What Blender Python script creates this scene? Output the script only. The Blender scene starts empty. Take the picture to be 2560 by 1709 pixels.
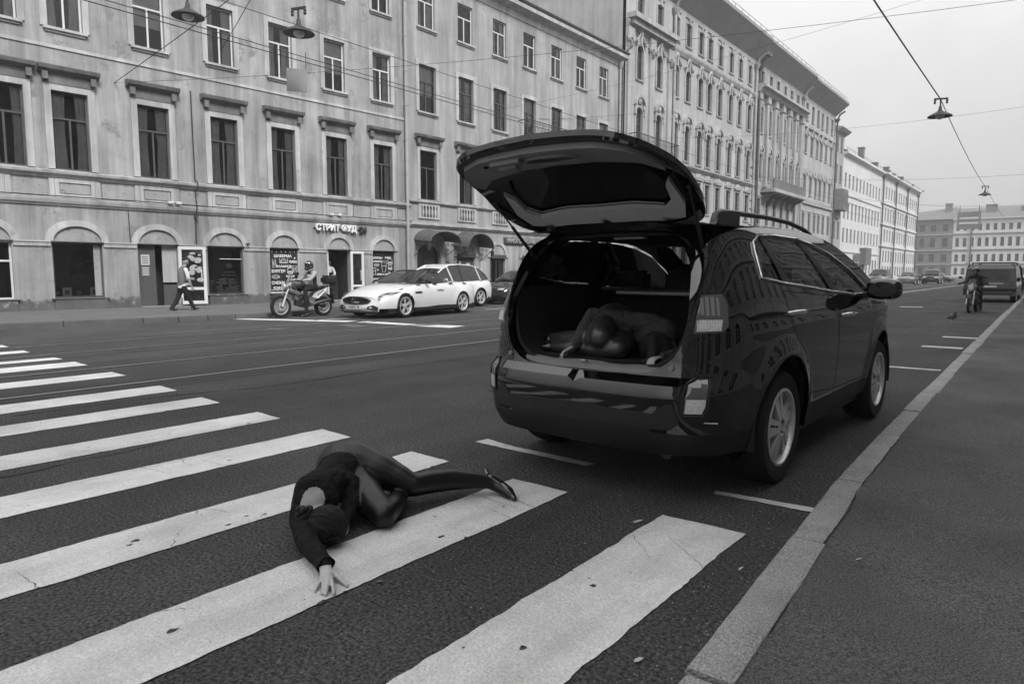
import bpy, bmesh, math, random
import numpy as np
from mathutils import Vector, Matrix, geometry
random.seed(7)
R = math.radians
sc = bpy.context.scene
col = sc.collection
# ------------------------------------------------------------------ camera
cam_d = bpy.data.cameras.new('camera'); cam = bpy.data.objects.new('camera', cam_d); col.objects.link(cam)
cam.location = (0, 0, 1.34); cam.rotation_euler = (R(90 - 5.770), 0, R(38.608))
cam_d.sensor_width = 36; cam_d.lens = 24.004; cam_d.clip_start = 0.05; cam_d.clip_end = 3000
sc.camera = cam
# ------------------------------------------------------------------ sky: bright overcast, monochrome film
SUN_EL, SUN_AZ = 44, 112            # azimuth of the sun from +Y clockwise: behind the added house on the near side, veiled by cloud
world = bpy.data.worlds.new('World'); sc.world = world; world.use_nodes = True
nt = world.node_tree; nt.nodes.clear()
sky = nt.nodes.new('ShaderNodeTexSky'); sky.sky_type = 'NISHITA'; sky.sun_disc = False
sky.sun_elevation = R(SUN_EL); sky.sun_rotation = R(SUN_AZ); sky.air_density = 1.0; sky.dust_density = 5.0; sky.ozone_density = 1.0
bw = nt.nodes.new('ShaderNodeRGBToBW'); nt.links.new(sky.outputs[0], bw.inputs[0])
tc = nt.nodes.new('ShaderNodeTexCoord')
cn = nt.nodes.new('ShaderNodeTexNoise'); cn.inputs['Scale'].default_value = 1.7; cn.inputs['Detail'].default_value = 5; cn.inputs['Roughness'].default_value = .5
nt.links.new(tc.outputs['Generated'], cn.inputs['Vector'])
cr = nt.nodes.new('ShaderNodeMapRange'); cr.inputs[1].default_value = .3; cr.inputs[2].default_value = .7; cr.inputs[3].default_value = .70; cr.inputs[4].default_value = 1.16
nt.links.new(cn.outputs[0], cr.inputs[0])
# cloud evens the dome out: half of the light is an even veil
mx = nt.nodes.new('ShaderNodeMix'); mx.data_type = 'FLOAT'; mx.inputs[0].default_value = .72
nt.links.new(bw.outputs[0], mx.inputs[2])
sepz = nt.nodes.new('ShaderNodeSeparateXYZ'); nt.links.new(tc.outputs['Generated'], sepz.inputs[0])   # overcast dome: brightest overhead (CIE overcast sky)
vl = nt.nodes.new('ShaderNodeMapRange'); vl.inputs[1].default_value = 0; vl.inputs[2].default_value = 1; vl.inputs[3].default_value = 2.1; vl.inputs[4].default_value = 8.4; nt.links.new(sepz.outputs[2], vl.inputs[0]); nt.links.new(vl.outputs[0], mx.inputs[3])
ml = nt.nodes.new('ShaderNodeMath'); ml.operation = 'MULTIPLY'
nt.links.new(mx.outputs[0], ml.inputs[0]); nt.links.new(cr.outputs[0], ml.inputs[1])
bg = nt.nodes.new('ShaderNodeBackground'); bg.inputs['Strength'].default_value = .10
wo = nt.nodes.new('ShaderNodeOutputWorld')
nt.links.new(ml.outputs[0], bg.inputs['Color']); nt.links.new(bg.outputs[0], wo.inputs[0])
sun_d = bpy.data.lights.new('sun', 'SUN'); sun = bpy.data.objects.new('sun', sun_d); col.objects.link(sun)
sun_d.energy = 1.2; sun_d.angle = R(14); sun_d.color = (1, 1, 1)
_sd = Vector((math.sin(R(SUN_AZ)) * math.cos(R(SUN_EL)), math.cos(R(SUN_AZ)) * math.cos(R(SUN_EL)), math.sin(R(SUN_EL))))
sun.rotation_euler = (-_sd).to_track_quat('-Z', 'Y').to_euler(); sun.location = (-20, -10, 40)
sc.view_settings.view_transform = 'Standard'; sc.view_settings.look = 'None'; sc.view_settings.gamma = 1
sc.view_settings.exposure = 1.45
sc.render.engine = 'CYCLES'
sc.cycles.max_bounces = 6; sc.cycles.diffuse_bounces = 3; sc.cycles.glossy_bounces = 3; sc.cycles.transmission_bounces = 5; sc.cycles.transparent_max_bounces = 12
sc.cycles.caustics_reflective = False; sc.cycles.caustics_refractive = False
# ------------------------------------------------------------------ materials (monochrome)
M = {}
def mat(name, v, rough=.75, var=.12, scale=1.5, bump=0, bscale=80, metal=0, spec=.4, coat=0, streak=0, speck=None, wear=None, sheen=0, bdist=.02, run=(2.2, 2.2, .16)):
    """v grey albedo; var slow tonal variation; bump fine relief; streak vertical run-off stains; speck (scale, lo, hi, mix) aggregate; wear (scale, threshold, value)"""
    m = bpy.data.materials.new(name); m.use_nodes = True
    t = m.node_tree; N = t.nodes; L = t.links; b = N['Principled BSDF']
    b.inputs['Roughness'].default_value = rough; b.inputs['Metallic'].default_value = metal
    b.inputs['Specular IOR Level'].default_value = spec; b.inputs['Coat Weight'].default_value = coat; b.inputs['Coat Roughness'].default_value = .03; b.inputs['Coat IOR'].default_value = 1.85 if name == 'paint_black' else 1.5
    if sheen: b.inputs['Sheen Weight'].default_value = sheen
    geo = N.new('ShaderNodeNewGeometry'); pos = geo.outputs['Position']
    n1 = N.new('ShaderNodeTexNoise'); n1.inputs['Scale'].default_value = scale; n1.inputs['Detail'].default_value = 6; n1.inputs['Roughness'].default_value = .62
    L.new(pos, n1.inputs['Vector'])
    r1 = N.new('ShaderNodeMapRange'); r1.inputs[1].default_value = .25; r1.inputs[2].default_value = .75
    r1.inputs[3].default_value = v * (1 - var); r1.inputs[4].default_value = v * (1 + var); L.new(n1.outputs[0], r1.inputs[0])
    out = r1.outputs[0]
    def mathn(op, a, bb):
        q = N.new('ShaderNodeMath'); q.operation = op
        for i, z in enumerate((a, bb)):
            if isinstance(z, (int, float)): q.inputs[i].default_value = z
            else: L.new(z, q.inputs[i])
        return q.outputs[0]
    if streak:
        mp = N.new('ShaderNodeMapping'); mp.inputs['Scale'].default_value = run; L.new(pos, mp.inputs['Vector'])
        n2 = N.new('ShaderNodeTexNoise'); n2.inputs['Scale'].default_value = 1.0; n2.inputs['Detail'].default_value = 7; n2.inputs['Roughness'].default_value = .7; L.new(mp.outputs[0], n2.inputs['Vector'])
        r2 = N.new('ShaderNodeMapRange'); r2.inputs[1].default_value = .35; r2.inputs[2].default_value = .72; r2.inputs[3].default_value = 1; r2.inputs[4].default_value = 1 - streak
        L.new(n2.outputs[0], r2.inputs[0]); out = mathn('MULTIPLY', out, r2.outputs[0])
    if speck:
        n3 = N.new('ShaderNodeTexNoise'); n3.inputs['Scale'].default_value = speck[0]; n3.inputs['Detail'].default_value = 3; n3.inputs['Roughness'].default_value = .7; L.new(pos, n3.inputs['Vector'])
        r3 = N.new('ShaderNodeMapRange'); r3.inputs[1].default_value = .32; r3.inputs[2].default_value = .70; r3.inputs[3].default_value = speck[1]; r3.inputs[4].default_value = speck[2]
        L.new(n3.outputs[0], r3.inputs[0]); out = mathn('MULTIPLY', out, r3.outputs[0])
    if wear:
        n4 = N.new('ShaderNodeTexNoise'); n4.inputs['Scale'].default_value = wear[0]; n4.inputs['Detail'].default_value = 9; n4.inputs['Roughness'].default_value = .7; L.new(pos, n4.inputs['Vector'])
        r4 = N.new('ShaderNodeMapRange'); r4.inputs[1].default_value = wear[1]; r4.inputs[2].default_value = wear[1] + .06; L.new(n4.outputs[0], r4.inputs[0])
        mxx = N.new('ShaderNodeMix'); mxx.data_type = 'FLOAT'; L.new(r4.outputs[0], mxx.inputs[0]); L.new(out, mxx.inputs[2]); mxx.inputs[3].default_value = wear[2]; out = mxx.outputs[0]
    L.new(out, b.inputs['Base Color'])
    if bump:
        n5 = N.new('ShaderNodeTexNoise'); n5.inputs['Scale'].default_value = bscale; n5.inputs['Detail'].default_value = 4; L.new(pos, n5.inputs['Vector'])
        bp = N.new('ShaderNodeBump'); bp.inputs['Strength'].default_value = bump; bp.inputs['Distance'].default_value = bdist; L.new(n5.outputs[0], bp.inputs['Height']); L.new(bp.outputs[0], b.inputs['Normal'])
    M[name] = m; return m
mat('asphalt', .078, .86, .38, .55, 1, 60, spec=.3, speck=(62, .05, 2.6), bdist=.06, wear=(1.6, .68, .040), streak=.35, run=(1.1, .05, 1))
mat('asphalt_patch', .056, .85, .3, 1.3, 1, 80, spec=.3, speck=(90, .35, 1.8), bdist=.03)
mat('pavement', .080, .88, .48, .55, .8, 90, spec=.3, speck=(120, .15, 2.3), wear=(2.2, .66, .055))
mat('pavement_far', .13, .88, .2, .9, .3, 150, spec=.25, speck=(90, .7, 1.3))
mat('road_paint', .74, .75, .26, 1.4, .6, 80, speck=(110, .74, 1.16), wear=(20, .66, .12), streak=.32, run=(2.6, .35, 1))
mat('road_paint_worn', .5, .75, .2, 4, .4, 140, speck=(200, .8, 1.1), wear=(14, .58, .1))
mat('granite', .30, .8, .22, 3, .8, 100, speck=(130, .45, 1.6))
mat('granite_dark', .085, .8, .25, 3, .4, 90, speck=(120, .7, 1.4))
mat('steel', .45, .35, .2, 8, metal=1)
mat('groove', .015, .9)
mat('stucco', .36, .9, .30, .55, .25, 40, streak=.62, wear=(.9, .57, .20))
mat('stucco_hood', .17, .9, .4, 1.6, .25, 40, streak=.4)  # darker, streaked stucco for the window hoods
mat('stucco_pale', .48, .88, .2, 1.2, .2, 40, streak=.5, wear=(1.8, .62, .26))
mat('stucco_panel', .34, .9, .2, 2.5, .25, 50, streak=.25, wear=(5, .56, .20))
mat('plinth', .11, .9, .35, 2.0, .6, 30, streak=.2, wear=(3.5, .57, .24))
mat('stucco_b', .37, .9, .22, .5, .2, 40, streak=.5, wear=(.9, .61, .24))
mat('stucco_c', .40, .88, .2, .35, .3, 12, streak=.4, wear=(.8, .6, .28))
mat('stucco_d', .36, .88, .2, .35, .3, 12, streak=.45, wear=(.8, .6, .25))
mat('stucco_e', .56, .88, .12, .2, streak=.2)
mat('stucco_f', .52, .88, .12, .2, streak=.2)
mat('stucco_dark', .15, .88, .2, .3, streak=.3)
mat('trim_c', .40, .85, .2, 1, streak=.5)
mat('soffit', .24, .85, .18, .5)
mat('roof_metal', .13, .6, .2, .8)
mat('frame_white', .58, .55, .08, 3)
mat('frame_dark', .07, .55, .2, 3)
mat('room_dark', .03, .9, .3, 1)
mat('curtain', .72, .9, .2, 3)
mat('iron', .03, .55, .2, 5)
mat('zinc', .33, .55, .15, 2, streak=.25)
mat('awning', .10, .45, .2, 2, streak=.2)
mat('poster_black', .02, .5, .2, 3)
mat('poster_pale', .5, .6, .2, 20)
mat('letter_white', .75, .5, .05)
mat('letter_dark', .05, .5, .05)
mat('paint_black', .002, .35, .0, spec=.0, coat=1)
mat('plastic_black', .012, .55, .15, 6, .15, 400)
mat('plastic_grey', .22, .6, .12, 6, .2, 500)
mat('trim_grey', .45, .65, .1, 6, .2, 500)
mat('lining', .02, .8, .1, 6, .15, 500)
mat('carpet', .012, .95, .15, 8, .5, 500)
mat('rubber', .010, .8, .15, 12, .2, 200)
mat('rim', .62, .3, .06, 6, metal=.35, spec=.6)
mat('rim_dark', .06, .4, .1, 6, metal=.6)
mat('chrome', .75, .12, .02, metal=1)
mat('lens_red', .10, .12, .1, 8, spec=.6, coat=1)
mat('lens_clear', .6, .12, .25, 70, spec=.6, coat=1)
mat('headlamp', .5, .1, .2, 40, spec=.6, coat=1)
mat('paint_white', .62, .28, .03, 1, coat=.7)
mat('paint_silver', .20, .3, .04, 1, metal=.4, coat=.8)
mat('paint_dark', .025, .25, .05, 1, coat=.9)
mat('paint_grey', .10, .3, .05, 1, coat=.8)
mat('skin', .42, .5, .08, 25, .08, 300)
mat('skin_dark', .26, .5, .08, 25)
mat('cloth_black', .014, .9, .3, 14, .9, 22, spec=.12, bdist=.05)
mat('tights', .006, .38, .2, 14, .05, 900, spec=.42)
mat('tights_sheen', .030, .36, .2, 14, .05, 900, spec=.9)
mat('cloth_charcoal', .062, .9, .25, 10, .7, 30, spec=.2, bdist=.04)
mat('hair', .010, .42, .3, 60, .6, 150, spec=.35)
mat('shoe_black', .006, .15, .1, spec=.6, coat=.8)
mat('cloth_pale', .30, .85, .2, 10, .4, 40)
mat('cloth_white', .60, .85, .1, 10, .2, 60)
mat('cloth_grey', .14, .85, .15, 10, .3, 50)
mat('cloth_dark', .022, .9, .25, 10, .4, 40, spec=.15)
mat('food', .35, .7, .6, 22)
mat('bird', .13, .7, .3, 30)
mat('chip_pale', .30, .8, .5, 40)
mat('chip_mid', .14, .8, .5, 40)
mat('litter', .38, .7, .2, 30)
mat('sign_back', .22, .5, .1)
def glass(name, dark, ior=1.5, rough=.02, tint=.5):
    m = bpy.data.materials.new(name); m.use_nodes = True; t = m.node_tree; N = t.nodes; L = t.links; N.clear()
    tr = N.new('ShaderNodeBsdfTransparent'); tr.inputs[0].default_value = (tint, tint, tint, 1)
    gl = N.new('ShaderNodeBsdfGlossy'); gl.inputs['Roughness'].default_value = rough; gl.inputs[0].default_value = (.9, .9, .9, 1)
    df = N.new('ShaderNodeBsdfDiffuse'); df.inputs[0].default_value = (dark, dark, dark, 1)
    fr = N.new('ShaderNodeFresnel'); fr.inputs[0].default_value = ior
    if rough < .1:
        geo = N.new('ShaderNodeNewGeometry'); nz = N.new('ShaderNodeTexNoise'); nz.inputs['Scale'].default_value = .9; L.new(geo.outputs['Position'], nz.inputs['Vector'])
        bp = N.new('ShaderNodeBump'); bp.inputs['Strength'].default_value = .06; bp.inputs['Distance'].default_value = .1; L.new(nz.outputs[0], bp.inputs['Height']); L.new(bp.outputs[0], gl.inputs['Normal'])
    m1 = N.new('ShaderNodeMixShader'); m1.inputs[0].default_value = .12; L.new(tr.outputs[0], m1.inputs[1]); L.new(df.outputs[0], m1.inputs[2])
    m2 = N.new('ShaderNodeMixShader'); L.new(fr.outputs[0], m2.inputs[0]); L.new(m1.outputs[0], m2.inputs[1]); L.new(gl.outputs[0], m2.inputs[2])
    o = N.new('ShaderNodeOutputMaterial'); L.new(m2.outputs[0], o.inputs[0]); M[name] = m
glass('glass', .02, 1.5, .02, .75)
glass('car_glass', .01, 1.5, .01, .30)
mat('pane_dark', .022, .07, .6, .5, spec=.5)
# ------------------------------------------------------------------ mesh helpers
class MB:
    def __init__(s): s.v = []; s.f = []; s.mi = []
    def add(s, vs, fs, mi=0):
        n = len(s.v); s.v += [tuple(p) for p in vs]; s.f += [tuple(i + n for i in q) for q in fs]; s.mi += [mi] * len(fs); return s
    def box(s, x0, x1, y0, y1, z0, z1, mi=0):
        return s.add([(x0,y0,z0),(x1,y0,z0),(x1,y1,z0),(x0,y1,z0),(x0,y0,z1),(x1,y0,z1),(x1,y1,z1),(x0,y1,z1)],
                     [(0,3,2,1),(4,5,6,7),(0,1,5,4),(1,2,6,5),(2,3,7,6),(3,0,4,7)], mi)
    def prism(s, poly, fn, d0, d1, mi=0):
        """poly: 2-D outline; fn(a, b, d) -> 3-D point"""
        n = len(poly); vs = [fn(a, b, d0) for a, b in poly] + [fn(a, b, d1) for a, b in poly]
        fs = [(i, (i + 1) % n, n + (i + 1) % n, n + i) for i in range(n)]
        tri = geometry.tessellate_polygon([[Vector((a, b, 0)) for a, b in poly]])
        fs += [tuple(t) for t in tri] + [tuple(n + i for i in reversed(t)) for t in tri]
        return s.add(vs, fs, mi)
    def tube(s, pts, r, n=8, cap=True, mi=0, closed=False):
        pts = [Vector(p) for p in pts]; rr = r if isinstance(r, (list, tuple)) else [r] * len(pts)
        base = len(s.v); prev = None; m = len(pts)
        for i, p in enumerate(pts):
            if closed: t = pts[(i + 1) % m] - pts[i - 1]
            else: t = pts[min(i + 1, m - 1)] - pts[max(i - 1, 0)]
            t.normalize()
            if prev is None:
                a = Vector((0, 0, 1)) if abs(t.z) < .9 else Vector((1, 0, 0)); u = t.cross(a).normalized()
            else:
                u = (prev - t * prev.dot(t)).normalized()
            prev = u; w = t.cross(u)
            for k in range(n):
                q = 2 * math.pi * k / n; s.v.append(tuple(p + (u * math.cos(q) + w * math.sin(q)) * rr[i]))
        e = m if closed else m - 1
        for i in range(e):
            for k in range(n):
                i2 = (i + 1) % m
                s.f.append((base + i*n + k, base + i*n + (k+1) % n, base + i2*n + (k+1) % n, base + i2*n + k)); s.mi.append(mi)
        if cap and not closed:
            s.f.append(tuple(base + k for k in reversed(range(n)))); s.mi.append(mi)
            s.f.append(tuple(base + (m-1)*n + k for k in range(n))); s.mi.append(mi)
        return s
    def lathe(s, prof, n=24, c=(0,0,0), axis='z', mi=0):
        base = len(s.v); c = Vector(c)
        for r, h in prof:
            for k in range(n):
                q = 2 * math.pi * k / n; a, b = r * math.cos(q), r * math.sin(q)
                p = {'z': (a, b, h), 'x': (h, a, b), 'y': (b, h, a)}[axis]; s.v.append(tuple(c + Vector(p)))
        for i in range(len(prof) - 1):
            for k in range(n):
                s.f.append((base+i*n+k, base+i*n+(k+1)%n, base+(i+1)*n+(k+1)%n, base+(i+1)*n+k)); s.mi.append(mi)
        return s
    def grid(s, rows, mi=0, flip=False):
        base = len(s.v); n = len(rows[0])
        for r in rows: s.v += [tuple(p) for p in r]
        for i in range(len(rows) - 1):
            for k in range(n - 1):
                q = (base+i*n+k, base+i*n+k+1, base+(i+1)*n+k+1, base+(i+1)*n+k); s.f.append(q[::-1] if flip else q); s.mi.append(mi)
        return s
    def ball(s, c, r, n=12, mi=0):
        rx, ry, rz = r if isinstance(r, (tuple, list)) else (r, r, r); rows = []
        for i in range(n // 2 + 1):
            a = math.pi * i / (n // 2); rows.append([(c[0] + rx*math.sin(a)*math.cos(2*math.pi*k/n), c[1] + ry*math.sin(a)*math.sin(2*math.pi*k/n), c[2] + rz*math.cos(a)) for k in range(n + 1)])
        return s.grid(rows, mi, True)
    def move(s, mtx, start=0):
        for i in range(start, len(s.v)): s.v[i] = tuple(mtx @ Vector(s.v[i]))
        return s
    def mesh(s, name, mats, smooth=None, bevel=0, seg=1):
        me = bpy.data.meshes.new(name); me.from_pydata(s.v, [], s.f)
        for q in (mats if isinstance(mats, (list, tuple)) else [mats]): me.materials.append(M[q] if isinstance(q, str) else q)
        if any(s.mi): me.polygons.foreach_set('material_index', s.mi)
        if bevel or smooth is not None:
            bm = bmesh.new(); bm.from_mesh(me); bmesh.ops.remove_doubles(bm, verts=bm.verts, dist=1e-5)
            if bevel: bmesh.ops.bevel(bm, geom=bm.edges[:], offset=bevel, segments=seg, affect='EDGES', clamp_overlap=True)
            bm.to_mesh(me); bm.free()
        if smooth is not None:
            me.shade_smooth(); me.set_sharp_from_angle(angle=R(smooth))
        me.update(); return me
    def build(s, name, mats, parent=None, smooth=None, bevel=0, seg=1):
        return link(name, s.mesh(name, mats, smooth, bevel, seg), parent)
def link(name, me, parent=None, loc=None, rot=None, scale=None):
    o = bpy.data.objects.new(name, me); col.objects.link(o); o.parent = parent
    if loc is not None: o.location = loc
    if rot is not None: o.rotation_euler = rot
    if scale is not None: o.scale = scale
    return o
def tag(o, label=None, cat=None, group=None, kind=None):
    if label: o['label'] = label
    if cat: o['category'] = cat
    if group: o['group'] = group
    if kind: o['kind'] = kind
    return o
def thing(name, label, cat, loc=(0,0,0), rotz=0, group=None):
    o = bpy.data.objects.new(name, None); col.objects.link(o); o.empty_display_size = .2
    o.location = loc; o.rotation_euler = (0, 0, rotz); return tag(o, label, cat, group)
def copy_tree(o, parent=None):
    c = o.copy(); col.objects.link(c); c.parent = parent
    for ch in list(o.children): copy_tree(ch, c)
    return c
def pip(p, poly):
    x, y = p; c = False; n = len(poly); j = n - 1
    for i in range(n):
        xi, yi = poly[i]; xj, yj = poly[j]
        if (yi > y) != (yj > y) and x < (xj - xi) * (y - yi) / (yj - yi) + xi: c = not c
        j = i
    return c
def fill(outline, holes=(), step=None, extra=()):
    """triangulate a 2-D region with holes; step adds interior points"""
    vs, es = [], []
    for loop in [outline] + list(holes):
        b = len(vs); n = len(loop); vs += [Vector(p) for p in loop]; es += [(b + i, b + (i + 1) % n) for i in range(n)]
    vs += [Vector(p) for p in extra]
    if step:
        x0, x1 = min(p[0] for p in outline), max(p[0] for p in outline); y0, y1 = min(p[1] for p in outline), max(p[1] for p in outline)
        sx, sy = step if isinstance(step, tuple) else (step, step)
        for i in range(1, int((x1 - x0) / sx) + 1):
            for j in range(1, int((y1 - y0) / sy) + 1):
                p = (x0 + i * sx + .0007, y0 + j * sy + .0009)
                if pip(p, outline) and not any(pip(p, h) for h in holes): vs.append(Vector(p))
    V, _, F, *_ = geometry.delaunay_2d_cdt(vs, es, [], 0, 1e-5)
    out = []
    for t in F:
        c = ((V[t[0]].x + V[t[1]].x + V[t[2]].x) / 3, (V[t[0]].y + V[t[1]].y + V[t[2]].y) / 3)
        if pip(c, outline) and not any(pip(c, h) for h in holes): out.append(tuple(t))
    return [(p.x, p.y) for p in V], out
def dense(poly, d, closed=True):
    out = []; n = len(poly)
    for i in range(n if closed else n - 1):
        a, b = Vector(poly[i]), Vector(poly[(i + 1) % n]); k = max(1, int((b - a).length / d))
        out += [tuple(a.lerp(b, j / k)) for j in range(k)]
    if not closed: out.append(tuple(poly[-1]))
    return out
def interp(tab, x):
    if x <= tab[0][0]: return tab[0][1]
    for (a, b), (c, d) in zip(tab, tab[1:]):
        if x <= c: return b + (d - b) * (x - a) / (c - a)
    return tab[-1][1]
def smooth_interp(tab, x):
    if x <= tab[0][0]: return tab[0][1]
    if x >= tab[-1][0]: return tab[-1][1]
    for i in range(len(tab) - 1):
        if tab[i][0] <= x <= tab[i+1][0]: break
    def sl(k):
        if k <= 0: return (tab[1][1]-tab[0][1])/(tab[1][0]-tab[0][0])
        if k >= len(tab)-1: return (tab[-1][1]-tab[-2][1])/(tab[-1][0]-tab[-2][0])
        return (tab[k+1][1]-tab[k-1][1])/(tab[k+1][0]-tab[k-1][0])
    a, b = tab[i], tab[i+1]; h = b[0]-a[0]; t = (x-a[0])/h
    return (2*t**3-3*t*t+1)*a[1] + (t**3-2*t*t+t)*h*sl(i) + (-2*t**3+3*t*t)*b[1] + (t**3-t*t)*h*sl(i+1)
def arc(cx, cy, r, a0, a1, n, ry=None):
    ry = r if ry is None else ry
    return [(cx + r * math.cos(R(a0 + (a1 - a0) * i / n)), cy + ry * math.sin(R(a0 + (a1 - a0) * i / n))) for i in range(n + 1)]
def text_mesh(body, size, depth=.004, bold=0, sx=1):
    cu = bpy.data.curves.new('text', 'FONT'); cu.body = body; cu.size = size; cu.extrude = depth; cu.offset = bold; cu.align_x = 'CENTER'; cu.align_y = 'CENTER'; cu.resolution_u = 3
    o = bpy.data.objects.new('text', cu); col.objects.link(o); dg = bpy.context.evaluated_depsgraph_get(); dg.update()
    me = bpy.data.meshes.new_from_object(o.evaluated_get(dg)); bpy.data.objects.remove(o); bpy.data.curves.remove(cu)
    if sx != 1:
        for v in me.vertices: v.co.x *= sx
    return me
def text(name, body, size, m, parent, loc, rot=(R(90), 0, 0), depth=.004, bold=0, sx=1):
    me = text_mesh(body, size, depth, bold, sx); me.materials.clear(); me.materials.append(M[m]); return link(name, me, parent, loc, rot)
# ================================================================== the setting: road, pavements, kerbs, markings, tram rails
road = MB().add([(-400,-60,0),(300,-60,0),(300,1500,0),(-400,1500,0)], [(0,1,2,3)]).build('road', 'asphalt'); tag(road, kind='structure', label='dark worn asphalt street with tram tracks and crosswalk')
def ragged(poly, amp, d=.035, z=.004, name='marking', m='road_paint', parent=None):
    pts = dense(poly, d); cx = sum(p[0] for p in pts) / len(pts); cy = sum(p[1] for p in pts) / len(pts); rnd = random.Random(int(cx * 1000) ^ int(cy * 777)); out = []
    ph = 0
    for x, y in pts:
        ph = .72 * ph + rnd.uniform(-amp, amp); out.append((x + ph * .6 + rnd.uniform(-amp, amp) * .35, y + ph * .6 + rnd.uniform(-amp, amp) * .35))
    v, f = fill(out); return MB().add([(a, b, z) for a, b in v], f).build(name, m, parent)
def rect(x0, x1, y0, y1): return [(x0, y0), (x1, y0), (x1, y1), (x0, y1)]
STR = [(-1.64,-1.185,3.40,3.40),(-2.71,-2.27,3.40,3.40),(-3.73,-3.32,3.46,3.44),(-4.88,-4.45,3.49,3.46),(-5.98,-5.54,3.54,3.51),(-7.17,-6.71,3.60,3.56),
       (-8.31,-7.80,3.67,3.64),(-9.97,-9.48,3.78,3.76),(-11.56,-11.0,3.88,3.85),(-12.40,-12.07,3.87,3.89),(-13.95,-13.55,3.91,3.87),(-15.3,-14.85,3.95,3.93),(-16.5,-16.05,3.97,3.96),(-17.7,-17.25,4.0,3.99)]
for i, (x0, x1, ya, yb) in enumerate(STR):
    ragged([(x0, -.75), (x1, -.75), (x1, yb), (x0, ya)], .006 if i < 4 else .009, .035 if i < 4 else .08, .005, 'crosswalk_stripe', 'road_paint', road)
for p in ([(-3.56,3.98),(-2.5,3.95),(-2.48,4.03),(-3.2,4.06),(-3.54,4.12)], [(-1.56,3.93),(-.99,3.96),(-.99,4.04),(-1.58,3.99)]):
    ragged(p, .006, .03, .005, 'parking_line', 'road_paint_worn', road)
for p in (rect(-4.9,-4.1,30.6,31.2), rect(-1.85,-1.25,16.7,17.0), rect(-1.9,-1.27,14.3,14.6), rect(-3.4,-1.2,10.9,11.05)):
    ragged(p, .008, .06, .005, 'parking_line', 'road_paint_worn', road)
for p in ([(-18.8,10.35),(-15.2,11.75),(-15.3,12.2),(-18.9,10.75)], [(-14.9,11.85),(-13.1,12.0),(-13.05,12.4),(-14.95,12.3)], [(-12.6,11.9),(-11.6,12.1),(-11.7,12.75),(-12.55,12.6)], [(-13.0,11.95),(-12.75,12.0),(-12.8,12.5),(-13.0,12.45)]):
    ragged(p, .012, .1, .005, 'stop_line', 'road_paint', road)
for y0 in (11.6, 19, 26, 33, 40, 50, 60, 70, 82, 96): ragged(rect(-16.5,-16.36,y0,y0+3.2), .01, .2, .005, 'lane_line', 'road_paint_worn', road)
for y0 in (44, 52, 60, 68, 76, 84, 92, 104): ragged(rect(-8.4,-8.2,y0,y0+7.5), .01, .3, .005, 'lane_line', 'road_paint_worn', road)
# tram rails: a steel head beside a dark flange groove, set in a strip of newer asphalt
for x0, x1 in ((-11.3,-8.2), (-15.3,-12.2)):
    MB().add([(x0,-40,.0025),(x1,-40,.0025),(x1,400,.0025),(x0,400,.0025)], [(0,1,2,3)]).build('track_bed', 'asphalt_patch', road)
for x in (-8.72, -10.52, -12.90, -14.60):
    m = MB(); m.box(x - .045, x + .045, -40, 400, .003, .009, 0); m.box(x - .16, x - .047, -40, 400, .0028, .0045, 1); m.box(x + .047, x + .085, -40, 400, .0028, .0045, 1); m.build('tram_rail', ['steel', 'groove'], road)
for p in ([(-14.5,10.9),(-13.55,10.65),(-13.5,11.15),(-14.4,11.35)], [(-14.9,9.1),(-14.3,9.1),(-14.3,9.35),(-14.9,9.35)]):
    v, f = fill(p); MB().add([(a, b, .006) for a, b in v], f).build('road_cover', 'granite_dark', road)
# a long meandering crack and a tar seam
def ribbon(pts, w, name, z=.0045, m='groove'):
    mb = MB(); rows = []; rnd = random.Random(5); pts = dense(pts, .09, False)
    off = 0
    for i, p in enumerate(pts):
        off = .8 * off + rnd.uniform(-.02, .02); a = Vector(pts[max(i-1,0)]); b = Vector(pts[min(i+1,len(pts)-1)]); t = (b - a).normalized(); n = Vector((-t.y, t.x)); ww = w * rnd.uniform(.25, 1.2)
        q = Vector(p) + n * off; rows.append([(q.x + n.x*ww, q.y + n.y*ww, z), (q.x - n.x*ww, q.y - n.y*ww, z)])
    mb.grid(rows); mb.build(name, m, road)
ribbon([(-7.6,2.0),(-7.55,3.4),(-7.2,4.6),(-7.35,6.4),(-7.1,9)], .012, 'road_crack')
ribbon([(-5.6,-.2),(-5.35,1.4),(-5.5,2.6)], .008, 'road_crack')
ribbon([(-8.45,-10),(-8.45,14)], .02, 'road_crack')
# pavements ------------------------------------------------------
KR = [(-.80,-8),(-.86,0),(-.90,2.0),(-.975,3.45),(-1.03,4.6),(-1.06,6.0),(-1.13,11.6),(-1.26,22.3),(-1.44,40),(-1.9,80),(-3.0,170),(-5,400)]
def kx(y): return interp([(b, a) for a, b in KR], y)
ZR, WK = .085, .158
def kz(y): return interp([(0,.018),(2,.02),(3.4,.03),(4.6,.05),(8,.075),(30,.10)], y)
pv = []
ys = [-8,-4,0,1,2,2.7,3.45,4.6,6,9,11.6,16,22.3,30,40,60,80,120,170,400]
mb = MB(); mb.grid([[(kx(y) + WK - .01, y, kz(y) - .003), (2.5, y, kz(y) + .01), (6.2, y, kz(y) + .03)] for y in ys], flip=True); o = mb.build('pavement_right', 'pavement'); tag(o, kind='structure', label='dark asphalt pavement to the right of the granite kerb')
ribbon_parent = o
kr = bpy.data.objects.new('kerb_right', None); col.objects.link(kr); tag(kr, kind='structure', label='low pale granite kerb running past the parked black car')
cuts = [-4, -2.4, -.8, .7, 2.05, 3.45, 4.57, 6.02, 7.2, 8.4, 10.0, 11.62, 12.8, 13.85]; y = 13.85
while y < 60: y += random.uniform(1.1, 1.7); cuts.append(y)
rnd = random.Random(3)
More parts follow.
